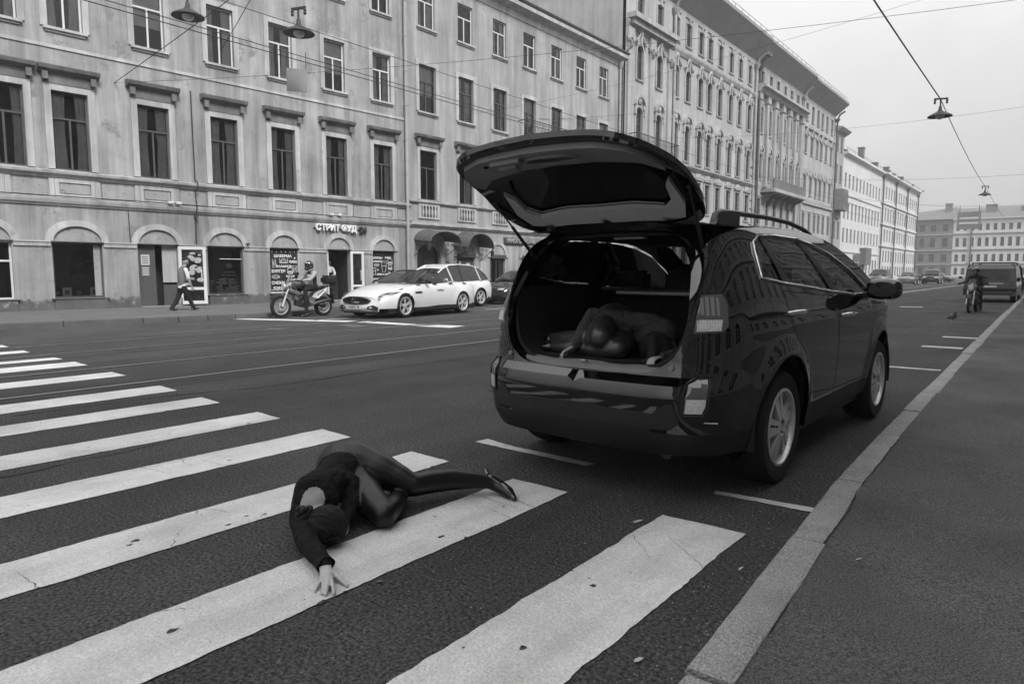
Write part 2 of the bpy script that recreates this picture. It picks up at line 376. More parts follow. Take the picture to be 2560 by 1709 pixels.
for y0, y1 in zip(cuts, cuts[1:]):
    g = rnd.uniform(.006, .013); dz = rnd.uniform(-.006, .006); dx = rnd.uniform(-.008, .008); w = WK + rnd.uniform(-.008, .012); m = MB(); ya, yb = y0 + g, y1 - g; n = 7 if y1 < 9 else 2; rows = []
    for i in range(n + 1):
        yy = ya + (yb - ya) * i / n; X = kx(yy) + dx; Z = kz(yy) + dz; j = rnd.uniform(-.0025, .0025) if 0 < i < n else rnd.uniform(-.006, .009); k = rnd.uniform(-.003, .003)
        rows.append([(X - .004, yy, -.05), (X - .001, yy, Z - .02 + j * .3), (X + .008 + j, yy, Z - .004), (X + .018 + j, yy, Z + k * .2), (X + w - .006, yy, Z + k * .2), (X + w + k, yy, Z - .004), (X + w + k, yy, -.05)])
    m.grid(rows, flip=True)
    for e, fl in ((0, False), (-1, True)):
        b = len(m.v); m.v += rows[e]; q = tuple(range(b, b + 7)); m.f.append(q if fl else q[::-1]); m.mi.append(0)
    m.build('kerb_stone', 'granite', kr, smooth=50)
m = MB(); rows = []
for yy in (60, 80, 120, 170, 400): X = kx(yy); Z = kz(yy); rows.append([(X, yy, 0), (X, yy, Z), (X + WK, yy, Z), (X + WK, yy, 0)])
m.grid(rows, flip=True); o = m.build('far_kerb', 'granite', kr); 
KL = [(-21.6,-30),(-20.3,-1),(-19.56,5.03),(-18.95,8.9),(-18.55,11.2),(-18.62,13.2),(-20.2,14.6),(-20.3,20),(-20.4,40),(-20.5,90),(-20.5,170)]
def lx(y): return interp([(b, a) for a, b in KL], y)
ys = [-30,-10,-1,5.03,8.9,11.2,13.2,14.6,20,30,40,60,90,130,170]
mb = MB(); mb.grid([[(-40, y, .15), (lx(y) - .16, y, .145)] for y in ys], flip=True); o = mb.build('pavement_left', 'pavement_far'); tag(o, kind='structure', label='pavement along the shops on the far side')
kl = bpy.data.objects.new('kerb_left', None); col.objects.link(kl); tag(kl, kind='structure', label='dark granite kerb along the far pavement')
cuts = [-12,-9,-6.5,-4.1,-2,0,1.6,3.2,4.7,6.3,8.08,8.96,9.73,10.48,11.45]; y = 11.45
while y < 60: y += random.uniform(.85, 1.15); cuts.append(y)
for y0, y1 in zip(cuts, cuts[1:]):
    ya, yb = y0 + .012, y1 - .012; m = MB(); rows = []; dz = rnd.uniform(-.008, .008)
    for i in range(3):
        yy = ya + (yb - ya) * i / 2; X = lx(yy); rows.append([(X - .17, yy, -.02), (X - .17, yy, .150 + dz), (X - .02, yy, .152 + dz), (X + .0, yy, .13 + dz), (X + .015, yy, -.02)])
    m.grid(rows, flip=True)
    for e, fl in ((0, False), (-1, True)):
        b = len(m.v); m.v += rows[e]; q = tuple(range(b, b + 5)); m.f.append(q if fl else q[::-1]); m.mi.append(0)
    m.build('kerb_stone', 'granite_dark', kl)
m = MB(); rows = []
for yy in (60, 90, 130, 170): X = lx(yy); rows.append([(X - .17, yy, 0), (X - .17, yy, .15), (X, yy, .15), (X, yy, 0)])
m.grid(rows, flip=True); m.build('far_kerb', 'granite_dark', kl)
# grit and scraps on the road
m = MB(); rnd = random.Random(11)
for _ in range(200):
    yy = rnd.uniform(1.5, 6.5); X = kx(yy) - abs(rnd.gauss(.06, .22)) if rnd.random() < .7 else rnd.uniform(-4, -1); r = rnd.uniform(.0015, .0045); n0 = len(m.v)
    m.ball((X, yy, r * .4), (r, r * rnd.uniform(.6, 1.4), r * .6), 6)
tag(m.build('road_grit', 'litter'), 'tiny pale stones and grit scattered along the near kerb', 'grit', kind='stuff')
for i, (x, y, w, h, rz, lab) in enumerate(((-1.06,2.03,.032,.022,.4,'crumpled pale paper scrap on the asphalt at the bottom of the frame'), (-1.05,2.98,.026,.014,1.0,'small pale scrap beside the kerb right of the nearest stripe'),
        (-.64,3.35,.022,.012,.2,'pale leaf-like scrap lying on the right pavement'), (-2.23,1.87,.034,.018,-.3,'flat pale scrap at the edge of the stripe by the hand'), (-1.7,3.22,.05,.018,.9,'thin white paint flake beside the nearest stripe end'))):
    m = MB(); pts = [(a * w * .5 * random.uniform(.8, 1.2), b * h * .5 * random.uniform(.7, 1.2)) for a, b in ((-1,-1),(.1,-1.2),(1,-.7),(1.1,.4),(.2,1),(-.9,.9))]
    m.prism(pts, lambda a, b, d: (a, b, d + .006 * math.sin(a * 90)), .0, .0015); o = m.build('paper_scrap', 'litter'); o.location = (x, y, .006 if x < -.9 else kz(y) + .006); o.rotation_euler = (0, 0, rz); tag(o, lab, 'litter', 'scraps of litter')

rp = road; 
def pave_crack(pts, w):
    mb = MB(); rows = []; rnd = random.Random(21); off = 0; pts = dense(pts, .06, False)
    for i, p in enumerate(pts):
        off = .85 * off + rnd.uniform(-.006, .006); a = Vector(pts[max(i-1,0)]); b = Vector(pts[min(i+1,len(pts)-1)]); t = (b - a).normalized(); n = Vector((-t.y, t.x)); ww = w * rnd.uniform(.3, 1.2); q = Vector(p) + n*off; z = kz(q.y) + (.01*(q.x - kx(q.y) - WK)/(2.5 - kx(q.y) - WK)) + .0015
        rows.append([(q.x + n.x*ww, q.y + n.y*ww, z), (q.x - n.x*ww, q.y - n.y*ww, z)])
    mb.grid(rows); mb.build('pavement_crack', 'groove', ribbon_parent)
pave_crack([(-.85,6.02),(-.4,6.12),(.3,6.35),(1.0,6.5),(1.8,6.75)], .0035); pave_crack([(kx(y) + WK + .008, y) for y in (1.6,2.2,2.8,3.4,4.0,4.6,5.3,6.0)], .0045); pave_crack([(-.9,9.0),(-.3,9.2),(.6,9.35),(2.0,9.8)], .005); pave_crack([(-.35,1.9),(-.1,2.05),(.15,2.0),(.5,2.3)], .002)

# exposed aggregate: thousands of little stones standing proud of the binder, denser where the surface is near
def chips(name, n, xr, yr, zfn, m, label, seed, rmin, rmax, keep=None):
    g = np.random.default_rng(seed); x = g.uniform(*xr, n*4); y = g.uniform(*yr, n*4); d2 = x*x + y*y; k = g.random(n*4) < np.clip(5.0/d2, .02, 1); x, y = x[k][:n], y[k][:n]
    if keep: q = np.array([keep(a, b) for a, b in zip(x, y)], bool); x, y = x[q], y[q]
    r = g.uniform(rmin, rmax, len(x)); a = g.uniform(0, 6.28, len(x)); e = g.uniform(.6, 1.5, len(x)); V = []; F = []
    for i in range(len(x)):
        b = len(V); c, s_ = math.cos(a[i]), math.sin(a[i]); z = zfn(x[i], y[i])
        for p, q, h in ((1,0,0),(0,1,0),(-1,0,0),(0,-1,0),(.15,-.1,.75)): V.append((x[i] + r[i]*(p*e[i]*c - q*s_), y[i] + r[i]*(p*e[i]*s_ + q*c), z + h*r[i]))
        F += [(b,b+1,b+4),(b+1,b+2,b+4),(b+2,b+3,b+4),(b+3,b,b+4)]
    me = bpy.data.meshes.new(name); me.from_pydata(V, [], F); me.materials.append(M[m]); o = link(name, me); tag(o, label, kind='stuff'); return o
off_paint = lambda x, y: not any(a - .01 < x < b + .01 and y < 3.5 for a, b, _, _ in STR) and x < kx(y) - .01
chips('exposed_aggregate', 9000, (-12,-.8), (.4,13), lambda x, y: .0005, 'chip_mid', 'dull stone grains showing in the near asphalt', 5, .0025, .006, off_paint)
chips('exposed_aggregate', 2600, (-12,-.8), (.4,13), lambda x, y: .0005, 'chip_pale', 'pale stone grains showing in the near asphalt', 6, .002, .0045, off_paint)
chips('exposed_aggregate', 5000, (-.75,3), (.4,9), lambda x, y: kz(y) - .001 + .01*(x - kx(y) - WK)/(2.5 - kx(y) - WK), 'chip_mid', 'stone grains showing in the right pavement', 7, .0015, .0035, lambda x, y: x > kx(y) + WK + .03)
# hairline cracks and flaked spots in the nearer paint
rc_ = random.Random(31)
for (x0, x1, ya, yb) in STR[:6]:
    for k in range(4):
        y_ = rc_.uniform(.7, 3.1); xs = x0 if k % 2 else x1; dx = (x1 - x0)*rc_.uniform(.25, .9)*(1 if k % 2 else -1); mb = MB(); rows = []; n = 14; dy = rc_.uniform(-.25, .25); o_ = 0
        for i in range(n + 1):
            t = i/n; o_ = .7*o_ + rc_.uniform(-.012, .012); w_ = .0028*(1 - t*.8)*rc_.uniform(.3, 1.2); rows.append([(xs + dx*t, y_ + dy*t + o_ - w_, .0064), (xs + dx*t, y_ + dy*t + o_ + w_, .0064)])
        mb.grid(rows); mb.build('paint_crack', 'asphalt_patch', road)
    for k in range(9):
        y_ = rc_.uniform(.5, 3.3); xx = rc_.uniform(x0 + .02, x1 - .02) if k % 3 else rc_.choice((x0, x1)); r = rc_.uniform(.004, .018); v, f = fill([(xx + r*rc_.uniform(.4, 1.2)*math.cos(t), y_ + 1.5*r*rc_.uniform(.4, 1.2)*math.sin(t)) for t in [j*.785 for j in range(8)]]); MB().add([(a, b, .0063) for a, b in v], f).build('paint_flake', 'asphalt', road)
# ================================================================== buildings
def _slab(self, outline, holes, y0, y1, mi=0, step=None):
    """upright plate in the x-z plane: front face at y0, rims running back to y1"""
    v, f = fill(outline, holes, step); self.add([(a, y0, b) for a, b in v], f, mi)
    for k, loop in enumerate([outline] + list(holes)):
        n = len(loop); self.add([(a, y0, b) for a, b in loop] + [(a, y1, b) for a, b in loop], [(i, (i+1) % n, n + (i+1) % n, n + i) for i in range(n)], mi)
    return self
MB.slab = _slab
def op_poly(s, w, z0, z1, arch=0, n=10):
    """opening outline; arch = rise of the arched head (0: square)"""
    h = w / 2
    if not arch: return [(s-h, z0), (s+h, z0), (s+h, z1), (s-h, z1)]
    return [(s-h, z0), (s+h, z0)] + arc(s, z1 - arch, h, 0, 180, n, arch)
MC = {}
def cached(key, fn):
    if key not in MC: MC[key] = fn()
    return MC[key]
def frame_mesh(w, h, arch, style, m):
    def f():
        b = MB(); o = op_poly(0, w, 0, h, arch); t = .055
        i = op_poly(0, w - 2*t, t, h - t, max(arch - t*.6, 0) if arch else 0); b.slab(o, [i], .10, .17)
        zt = h * (.66 if not arch else .60)
        if style in ('T', 'X', 'M'): b.box(-w/2 + t, w/2 - t, .105, .165, zt - .03, zt + .03)
        if style in ('T', 'X', 'H'): b.box(-.03, .03, .11, .16, t, (zt - .03) if style == 'T' else h - t - (0 if not arch else .02))
        if style == 'S': b.box(-.025, .025, .11, .16, t, h - t)
        return b.mesh('window', m)
    return cached(('f', w, h, arch, style, m), f)
def pane_mesh(w, h, arch, m):
    def f():
        v, t = fill(op_poly(0, w - .02, .01, h - .01, arch)); return MB().add([(a, .135, b) for a, b in v], t).mesh('pane', m)
    return cached(('p', w, h, arch, m), f)
def casing_mesh(w, h, arch, cw, pr, m, foot=0):
    def f():
        o = op_poly(0, w + 2*cw, -foot, h + cw, (arch + cw) if arch else 0); i = op_poly(0, w + .002, 0, h + .001, arch)
        b = MB()
        if foot: b.slab(o, [i], -pr, .0)
        else:
            if arch: o2 = [(-w/2-cw, 0), (-w/2-.001, 0)] + [p for p in reversed(arc(0, h - arch, w/2 + .001, 0, 180, 10, arch))] + [(w/2+.001, 0), (w/2+cw, 0)] + arc(0, h - arch, w/2 + cw, 0, 180, 10, arch + cw); 
            else: o2 = [(-w/2-cw, 0), (-w/2-.001, 0), (-w/2-.001, h+.001), (w/2+.001, h+.001), (w/2+.001, 0), (w/2+cw, 0), (w/2+cw, h+cw), (-w/2-cw, h+cw)]
            b.slab(o2, [], -pr, .0)
        return b.mesh('casing', m)
    return cached(('c', w, h, arch, cw, pr, m, foot), f)
def sill_mesh(w, m, pr=.12, t=.08):
    def f():
        b = MB(); b.box(-w/2 - .12, w/2 + .12, -pr, .02, -t, 0); b.box(-w/2 - .06, w/2 + .06, -pr * .45, .0, -t * 1.9, -t - .001); return b.mesh('sill', m)
    return cached(('s', w, m, pr, t), f)
def hood_mesh(kind, w, m):
    def f():
        b = MB()
        if kind == 'cornice':
            b.box(-w/2 - .20, w/2 + .20, -.07, 0, .14, .46)
            b.prism([(0,.46),(-.12,.46),(-.16,.50),(-.27,.54),(-.30,.62),(-.31,.66),(0,.70)], lambda a, c, d: (d, a, c), -w/2 - .34, w/2 + .34)
            for q in (-1, 1): b.box(q*(w/2 + .16) - .08, q*(w/2 + .16) + .08, -.2, -.071, .22, .46)
        elif kind == 'light':
            b.box(-w/2 - .22, w/2 + .22, -.16, 0, .16, .26); b.box(-w/2 - .15, w/2 + .15, -.08, 0, .04, .159)
        elif kind == 'pediment':
            b.box(-w/2 - .25, w/2 + .25, -.22, 0, .15, .28); b.prism([(-w/2-.3,.281),(w/2+.3,.281),(0,.281+w*.42)], lambda a, c, d: (a, d, c), -.24, 0)
            b.prism([(-w/2-.05,.34),(w/2+.05,.34),(0,.34+w*.24)], lambda a, c, d: (a, d, c), -.245, -.10, 0)
        elif kind == 'ogee':            # broken baroque hood: two rising scrolls and a keystone
            for q in (-1, 1):
                pts = [(q*(w/2+.22), .10), (q*(w/2+.05), .22), (q*w*.32, .50), (q*w*.12, .78), (q*.05, .88)]
                b.tube([(a, -.12, z) for a, z in pts], [.10,.09,.08,.09,.07], 6)
                b.lathe([(0,-.26),(.13,-.26),(.13,0),(0,0)], 10, (q*(w/2+.18), 0, .08), 'y')
            b.box(-.10, .10, -.20, 0, -.12, .55); b.ball((0, -.16, .72), (.16, .12, .2), 8)
        elif kind == 'shell':           # arched hood with cartouche
            o = arc(0, .05, w/2 + .30, 0, 180, 12, .75); i = list(reversed(arc(0, .05, w/2 + .12, 0, 180, 12, .55)))
            b.slab(o + i, [], -.24, 0); b.ball((0, -.10, .36), (.26, .14, .26), 10)
            for q in (-1, 1): b.ball((q*(w/2+.1), -.12, -.06), (.14, .12, .2), 8); b.box(q*(w/2+.18)-.09, q*(w/2+.18)+.09, -.18, 0, -.6, -.1)
        elif kind == 'key':
            b.prism([(-.09,-.02),(.09,-.02),(.14,.36),(-.14,.36)], lambda a, c, d: (a, d, c), -.14, 0); b.box(-w/2-.2, w/2+.2, -.10, 0, .361, .44)
        return b.mesh('hood', m, smooth=35 if kind in ('ogee', 'shell') else None)
    return cached(('h', kind, w, m), f)
def window(root, s, z0, w, h, arch=0, style='T', fm='frame_white', pm='pane_dark', casing=None, sill=None, hood=None, cm='stucco_pale', foot=0, dy=0, hm=None):
    o = link('window', frame_mesh(w, h, arch, style, fm), root, (s, dy, z0)); link('pane', pane_mesh(w, h, arch, pm), o)
    if casing: link('casing', casing_mesh(w, h, arch, casing[0], casing[1], cm, foot), o)
    if sill: link('sill', sill_mesh(w, sill), o)
    if hood: link('hood', hood_mesh(hood, w, hm or cm), o, (0, 0, h + (.0 if not casing else casing[0] * .3)))
    return o
def curtain_mesh(w, h, kind, rnd):
    b = MB(); n = 26
    if kind == 'blind':
        b.grid([[(-w/2, .20 + .006 * (k % 2), h - (h * .62) * k / 24), (w/2, .20 + .006 * (k % 2), h - (h * .62) * k / 24)] for k in range(25)])
    else:
        for q in (-1, 1):
            a0, a1 = (w/2, w/2 * rnd.uniform(.15, .5)); rows = []
            for k in range(n + 1):
                a = a0 + (a1 - a0) * k / n; d = .205 + .02 * math.sin(k * 1.9); rows.append([(q * a, d, .02), (q * (a + (a0 - a) * .12), d, h * .5), (q * a, d, h)])
            b.grid(rows)
    return b.mesh('curtain', 'curtain', smooth=60)
def wall(root, s0, s1, z0, z1, holes, m, depth=.2, room=None, body=12, plain=(), end=None):
    """front wall with real openings, reveals and (optionally) a dark room behind each opening"""
    b = MB(); b.slab([(s0, z0), (s1, z0), (s1, z1), (s0, z1)], holes, 0, depth)
    b.add([(s0,.0,z0),(s0,body,z0),(s0,body,z1),(s0,0,z1),(s1,0,z0),(s1,body,z0),(s1,body,z1),(s1,0,z1)], [(0,3,2,1),(4,5,6,7),(1,2,6,5),(3,7,6,2)])
    if room:
        for h in holes:
            n = len(h); b.add([(a, depth, z) for a, z in h] + [(a, depth + room, z) for a, z in h], [(i, (i+1)%n, n+(i+1)%n, n+i) for i in range(n)], 1); v, f = fill(h); b.add([(a, depth + room, z) for a, z in v], f, 1)
    return b.build('wall', [m, 'room_dark'], root)
def moulding(root, name, prof, s0, s1, m):
    """horizontal moulding: prof = (y, z) outline"""
    return MB().prism(prof, lambda a, c, d: (d, a, c), s0, s1).build(name, m, root)
def strip(y, z0, z1): return [(0, z0), (y, z0), (y, z1), (0, z1)]
def pipe(root, s, z0, z1, m='zinc', r=.07, off=.14, head=False):
    b = MB(); pts = [(s, -off, z1), (s, -off, z0 + .35), (s, -off - .03, z0 + .25), (s, -off - .22, z0 + .12)]; b.tube(pts, r, 10)
    z = z0 + 1.2
    while z < z1: b.tube([(s, -off, z - .03), (s, -off, z + .03)], r * 1.22, 10); b.box(s - .015, s + .015, -off, .02, z - .015, z + .015); z += 1.55
    if head: b.lathe([(r, -.5), (r * 2.6, -.1), (r * 2.8, 0), (0, 0)], 10, (s, -off, z1)); b.tube([(s, -off, z1 - .1), (s, -off - .25, z1 + .5), (s, -off - .9, z1 + .9)], r, 8)
    return b.build('drainpipe', m, root, smooth=40)
# ------------------------------------------------------------------ building 1: stucco house with arched shopfronts
B1 = thing('stucco_building', 'weathered stucco house with arched shopfronts and hooded first-floor windows, at left', 'building', (-25.0, 14, 0), R(86))
S0, S1 = -22.5, 8.72
cols = [-20.1, -17.6, -15.1, -12.65, -10.15, -7.65, -5.17, -2.63, -.12, 2.30, 4.78, 7.24]
gf = {-5.17: 1.46, -2.63: 1.34, -.12: 1.38, 2.30: 1.24, 4.78: 1.14, 7.24: 1.22}
UC = lambda c: -6.95 if c == -7.65 else c      # the leftmost bay in view sits closer to its neighbour upstairs
holes = []; shop = {}
for i, c in enumerate(cols):
    w = gf.get(c, 1.3); cc = {-.12: -.25, 2.3: 2.18, 4.78: 4.77, 7.24: 7.18, -2.63: -2.70, -5.17: -5.2}.get(c, c); z0 = .16 if c in (-2.63, 4.78) else (.52 if c != 7.24 else .55); shop[c] = (cc, w, z0)
    u = UC(c); holes += [op_poly(cc, w, z0, 2.33), op_poly(u, 1.04, 4.66, 7.12), op_poly(u, 1.0, 9.06, 11.12), op_poly(u, .96, 12.9, 14.5)]
wall(B1, S0, S1, 0, 15.6, holes, 'stucco', .2, .8, 13)
rc = random.Random(4)
for i, c in enumerate(cols):
    k2 = rc.choice(['c', 'c', 'c', 'n'])
    uc = UC(c); o = window(B1, uc, 4.66, 1.04, 2.46, style='T', fm='frame_dark', pm='glass', casing=(.2, .05), hood='cornice', hm='stucco_hood', cm='stucco_pale', sill=None)
    if k2 == 'c': link('curtain', curtain_mesh(1.0, 2.4, 'c', rc), o)
    o = window(B1, uc, 9.06, 1.0, 2.06, style='T', fm='frame_white', pm='glass', casing=(.19, .05), sill='stucco_pale', cm='stucco_pale')
    if i % 3 == 1: link('curtain', curtain_mesh(.96, 2.0, 'blind', rc), o)
    else: link('curtain', curtain_mesh(.96, 2.0, 'c', rc), o)
    window(B1, uc, 12.9, .96, 1.6, style='T', pm='glass', casing=(.14, .04), sill='stucco_pale', cm='stucco_pale')
moulding(B1, 'string_course', [(0,3.50),(-.05,3.50),(-.07,3.55),(-.12,3.58),(-.15,3.66),(-.16,3.72),(0,3.76)], S0, S1, 'stucco_pale')
moulding(B1, 'ledge', [(0,4.36),(-.06,4.38),(-.10,4.46),(-.20,4.50),(-.22,4.58),(0,4.63)], S0, S1, 'stucco_pale')
moulding(B1, 'floor_band', strip(-.04, 8.42, 8.52), S0, S1, 'stucco_pale')
moulding(B1, 'cornice', [(0,15.0),(-.1,15.05),(-.3,15.3),(-.62,15.4),(-.65,15.6),(0,15.66)], S0, S1, 'stucco_pale')
MB().add([(S0,-.65,15.62),(S1,-.65,15.62),(S1,6,18.5),(S0,6,18.5),(S0,13,15.62),(S1,13,15.62)], [(0,1,2,3),(3,2,5,4)]).build('roof', 'roof_metal', B1)
# band of plaster panels under the first-floor windows: wide blocks under windows, plain fields between
def panel_mesh(w, h):
    def f():
        b = MB(); b.slab([(-w/2, -h/2), (w/2, -h/2), (w/2, h/2), (-w/2, h/2)], [[(-w/2+.12, -h/2+.12), (w/2-.12, -h/2+.12), (w/2-.12, h/2-.12), (-w/2+.12, h/2-.12)]], -.06, 0)
        b.box(-w/2+.15, w/2-.15, -.03, -.001, -h/2+.15, h/2-.15, 1); return b.mesh('panel', ['stucco_pale', 'stucco_panel'])
    return cached(('panel', w, h), f)
for c in cols:
    link('panel', panel_mesh(1.15, .60), B1, (c, 0, 4.06))
    link('panel', cached('field', lambda: MB().slab(rect(-.45,.45,-.24,.24), [], -.03, 0).mesh('panel', 'stucco_panel')), B1, (c + 1.24, 0, 4.06))
    for q in (-.66, .66): link('pilaster_block', cached('pb', lambda: MB().box(-.075, .075, -.05, 0, 3.762, 4.358).mesh('pilaster_block', 'stucco_pale')), B1, (c + q, 0, 0))
# arches, imposts and plinths of the ground floor
edges = []
for c in cols:
    cc, w, z0 = shop[c]; r = w/2
    b = MB(); o = arc(cc, 2.36, r + .20, 0, 180, 18, .70); i = list(reversed(arc(cc, 2.36, r - .03, 0, 180, 18, .50))); b.slab(o + i, [], -.07, 0, 0)
    o = arc(cc, 2.36, r + .045, 0, 180, 18, .555); i = list(reversed(arc(cc, 2.36, r - .031, 0, 180, 18, .50))); b.slab(o + i, [], -.10, -.071, 0); b.build('arch_moulding', 'stucco_pale', B1)
    v, f = fill(arc(cc, 2.36, r - .035, 0, 180, 18, .495)); MB().add([(a, -.012, z) for a, z in v], f).build('lunette', 'stucco_panel', B1)
    MB().box(cc - r - .02, cc + r + .02, -.09, .15, 2.331, 2.359).build('lintel', 'frame_dark', B1); edges.append((cc - r, cc + r))
for (a0, a1), (b0, b1) in zip(edges, edges[1:]):
    moulding(B1, 'impost', [(0,2.19),(-.05,2.20),(-.06,2.30),(-.09,2.33),(-.09,2.36),(0,2.37)], a1 + .03, b0 - .03, 'stucco_pale')
    b = MB(); n = 9; rows = []; rr = random.Random(int(a1 * 100))
    rows = [[(a1 + .002 + (b0 - a1 - .004) * k / n, -.09, .10) for k in range(n + 1)], [(a1 + .002 + (b0 - a1 - .004) * k / n, -.085 + rr.uniform(-.01, .01), .40 + rr.uniform(-.05, .12)) for k in range(n + 1)]]
    b.grid(rows); b.grid([rows[1], [(p[0], 0, p[2] + .05) for p in rows[1]]]); b.build('plinth', 'plinth', B1)
for c in cols:
    cc, w, z0 = shop[c]
    if z0 > .3: MB().box(cc - w/2 - .04, cc + w/2 + .04, -.16, .12, .12, z0 - .04).box(cc - w/2 - .1, cc + w/2 + .1, -.19, .12, z0 - .039, z0).build('shop_sill', 'plinth', B1, bevel=.012)
pipe(B1, 8.52, .15, 15.2, r=.085)
b = MB(); b.tube([(-1.32,-.05,7.9),(-1.30,-.05,4.75),(-1.30,-.28,4.6),(-1.30,-.28,4.4),(-1.32,-.06,4.3),(-1.32,-.18,3.72),(-1.34,-.06,3.4),(-1.36,-.06,2.4)], .022, 6); b.build('cable', 'iron', B1)
b = MB(); b.tube([(-22,-.19,3.79),(-10,-.18,3.77),(-3,-.2,3.80),(2,-.19,3.78),(8.3,-.18,3.79)], .018, 5); b.tube([(-3.6,-.06,2.4),(-3.62,-.06,3.45)], .016, 5); b.build('cable', 'iron', B1)
for s in (-2.25, -1.98, 4.35, 4.75): 
    b = MB(); b.box(s - .1, s + .1, -.26, -.12, 3.78, 3.88); b.build('floodlight', 'frame_white', B1, bevel=.02)
# shopfronts ---------------------------------------------------
def shopfront(c, kind):
    cc, w, z0 = shop[c]; h = 2.33 - z0
    if kind == 'window':
        o = link('window', frame_mesh(w, h, 0, 'M', 'frame_white'), B1, (cc, 0, z0)); link('pane', pane_mesh(w, h, 0, 'glass'), o); return o
    o = link('window', frame_mesh(w, h, 0, 'O', 'frame_dark'), B1, (cc, 0, z0)); link('pane', pane_mesh(w, h, 0, 'glass'), o); return o
for c in cols[:5]: shopfront(c, 'window')
shopfront(-7.65, 'window'); shopfront(-5.17, 'dark'); shopfront(-.12, 'dark')
for c in (2.30, 7.24):      # printed film fills these windows
    cc, w, z0 = shop[c]; MB().box(cc - w/2, cc + w/2, .06, .1, z0, 2.33).build('shop_poster', 'poster_black', B1)
    MB().box(cc - w/2, cc + w/2, .03, .06, z0, z0 + .05).box(cc - w/2, cc + w/2, .03, .06, z0 + .12, z0 + .14).build('shop_rail', 'frame_white', B1)
def ptext(s, z, body, size, bold=.004, sx=1, y=.052, m='letter_white'): text('poster_lettering', body, size, m, B1, (s, y, z), depth=.003, bold=bold, sx=sx)
def doodle(s, z, kind, k=1, y=.055):
    b = MB(); P = lambda pts, cl=False: b.tube([(s + a * k, y, z + q * k) for a, q in pts], .009, 5, closed=cl)
    if kind == 'burger': P(arc(0, .03, .12, 0, 180, 8, .1) + [(-.12, .03)]); P([(-.13,-.01),(.13,-.01)]); P([(-.13,-.045),(.13,-.045)]); P([(-.12,-.07),(.12,-.07)] + arc(0,-.07,.12,0,-180,8,.06))
    elif kind == 'taco': P(arc(0, -.06, .17, 0, 180, 10, .16) + [(-.17, -.06)], True); P(arc(0, -.03, .1, 0, 180, 8, .07)); P([(-.2,.12),(-.2,-.08),(.2,-.08),(.2,.12)])
    elif kind == 'roll': P([(-.08,.15),(.06,.17),(.09,-.14),(-.05,-.17)], True); P([(-.04,.1),(-.01,-.1)]); P([(.03,.1),(.04,-.08)])
    elif kind == 'mug': P([(-.09,.13),(.09,.13),(.08,-.13),(-.08,-.13)], True); P([(.09,.08),(.15,.06),(.15,-.06),(.08,-.08)]); P([(-.04,.08),(-.04,-.08)]); P([(.03,.08),(.03,-.08)])
    elif kind == 'dog': P(arc(0, 0, .17, 0, 360, 14, .07)[:-1], True); P([(-.13,.02),(-.06,-.02),(0,.02),(.06,-.02),(.13,.02)])
    elif kind == 'cup': P([(-.09,.13),(.09,.13),(.06,-.15),(-.06,-.15)], True); P([(-.11,.17),(.11,.17)]); P([(-.085,.03),(.085,.03)])
    elif kind == 'dot': P(arc(0, 0, .02, 0, 360, 6)[:-1], True)
    elif kind == 'star': P([(-.04,0),(.04,0)]); P([(0,-.04),(0,.04)]); P([(-.03,-.03),(.03,.03)])
    b.build('poster_drawing', 'letter_white', B1)
cc = shop[2.30][0]
ptext(cc - .03, 2.02, 'ШАВЕРМА', .155); ptext(cc + .42, 1.79, 'ПИВО', .14, sx=.9); ptext(cc + .02, 1.60, 'ФАЛАФЕЛЬ', .125); ptext(cc - .24, 1.40, 'БУРГЕР', .165); ptext(cc + .28, 1.20, 'ХОТ ДОГ', .09)
ptext(cc - .27, .93, 'СНЕКИ', .165); ptext(cc - .28, .72, 'КОФЕ', .14)
for a, z, kd, k in ((-.42,1.72,'roll',1), (0,1.82,'taco',.9), (.28,1.42,'burger',1), (.5,1.5,'mug',1), (-.36,1.18,'dog',1), (.06,.80,'dot',2.5), (.1,.7,'star',1), (.38,.9,'cup',1), (.5,1.95,'star',1)): doodle(cc + a, z, kd, k)
for k in range(6): doodle(cc - .5 + .2 * k, 2.2, 'dot'); doodle(cc - .5 + .2 * k, .63, 'dot', .8)
cc = shop[7.24][0]
ptext(cc - .33, 2.02, 'ШАВЕРМА', .12); ptext(cc - .33, 1.86, 'ФАЛАФЕЛЬ', .10); ptext(cc + .28, 2.04, 'СНЕКИ', .1); ptext(cc + .05, 1.27, 'КОФЕ С СОБОЙ', .105); ptext(cc - .26, 1.06, 'МОЛОЧНЫЙ КОКТЕЙЛЬ', .06); ptext(cc + .38, 1.06, 'ПИВО', .12); ptext(cc - .33, .87, 'СНЕКИ', .13)
for a, z, kd, k in ((-.36,1.70,'dog',.8), (.05,1.62,'cup',1.5), (.4,1.86,'burger',1.1), (.4,1.6,'burger',.9), (-.5,1.4,'cup',1), (-.3,1.48,'star',1), (.1,.84,'dog',.9), (.45,.80,'mug',.9), (-.45,.68,'roll',.7), (.35,1.36,'dot',2)): doodle(cc + a, z, kd, k)
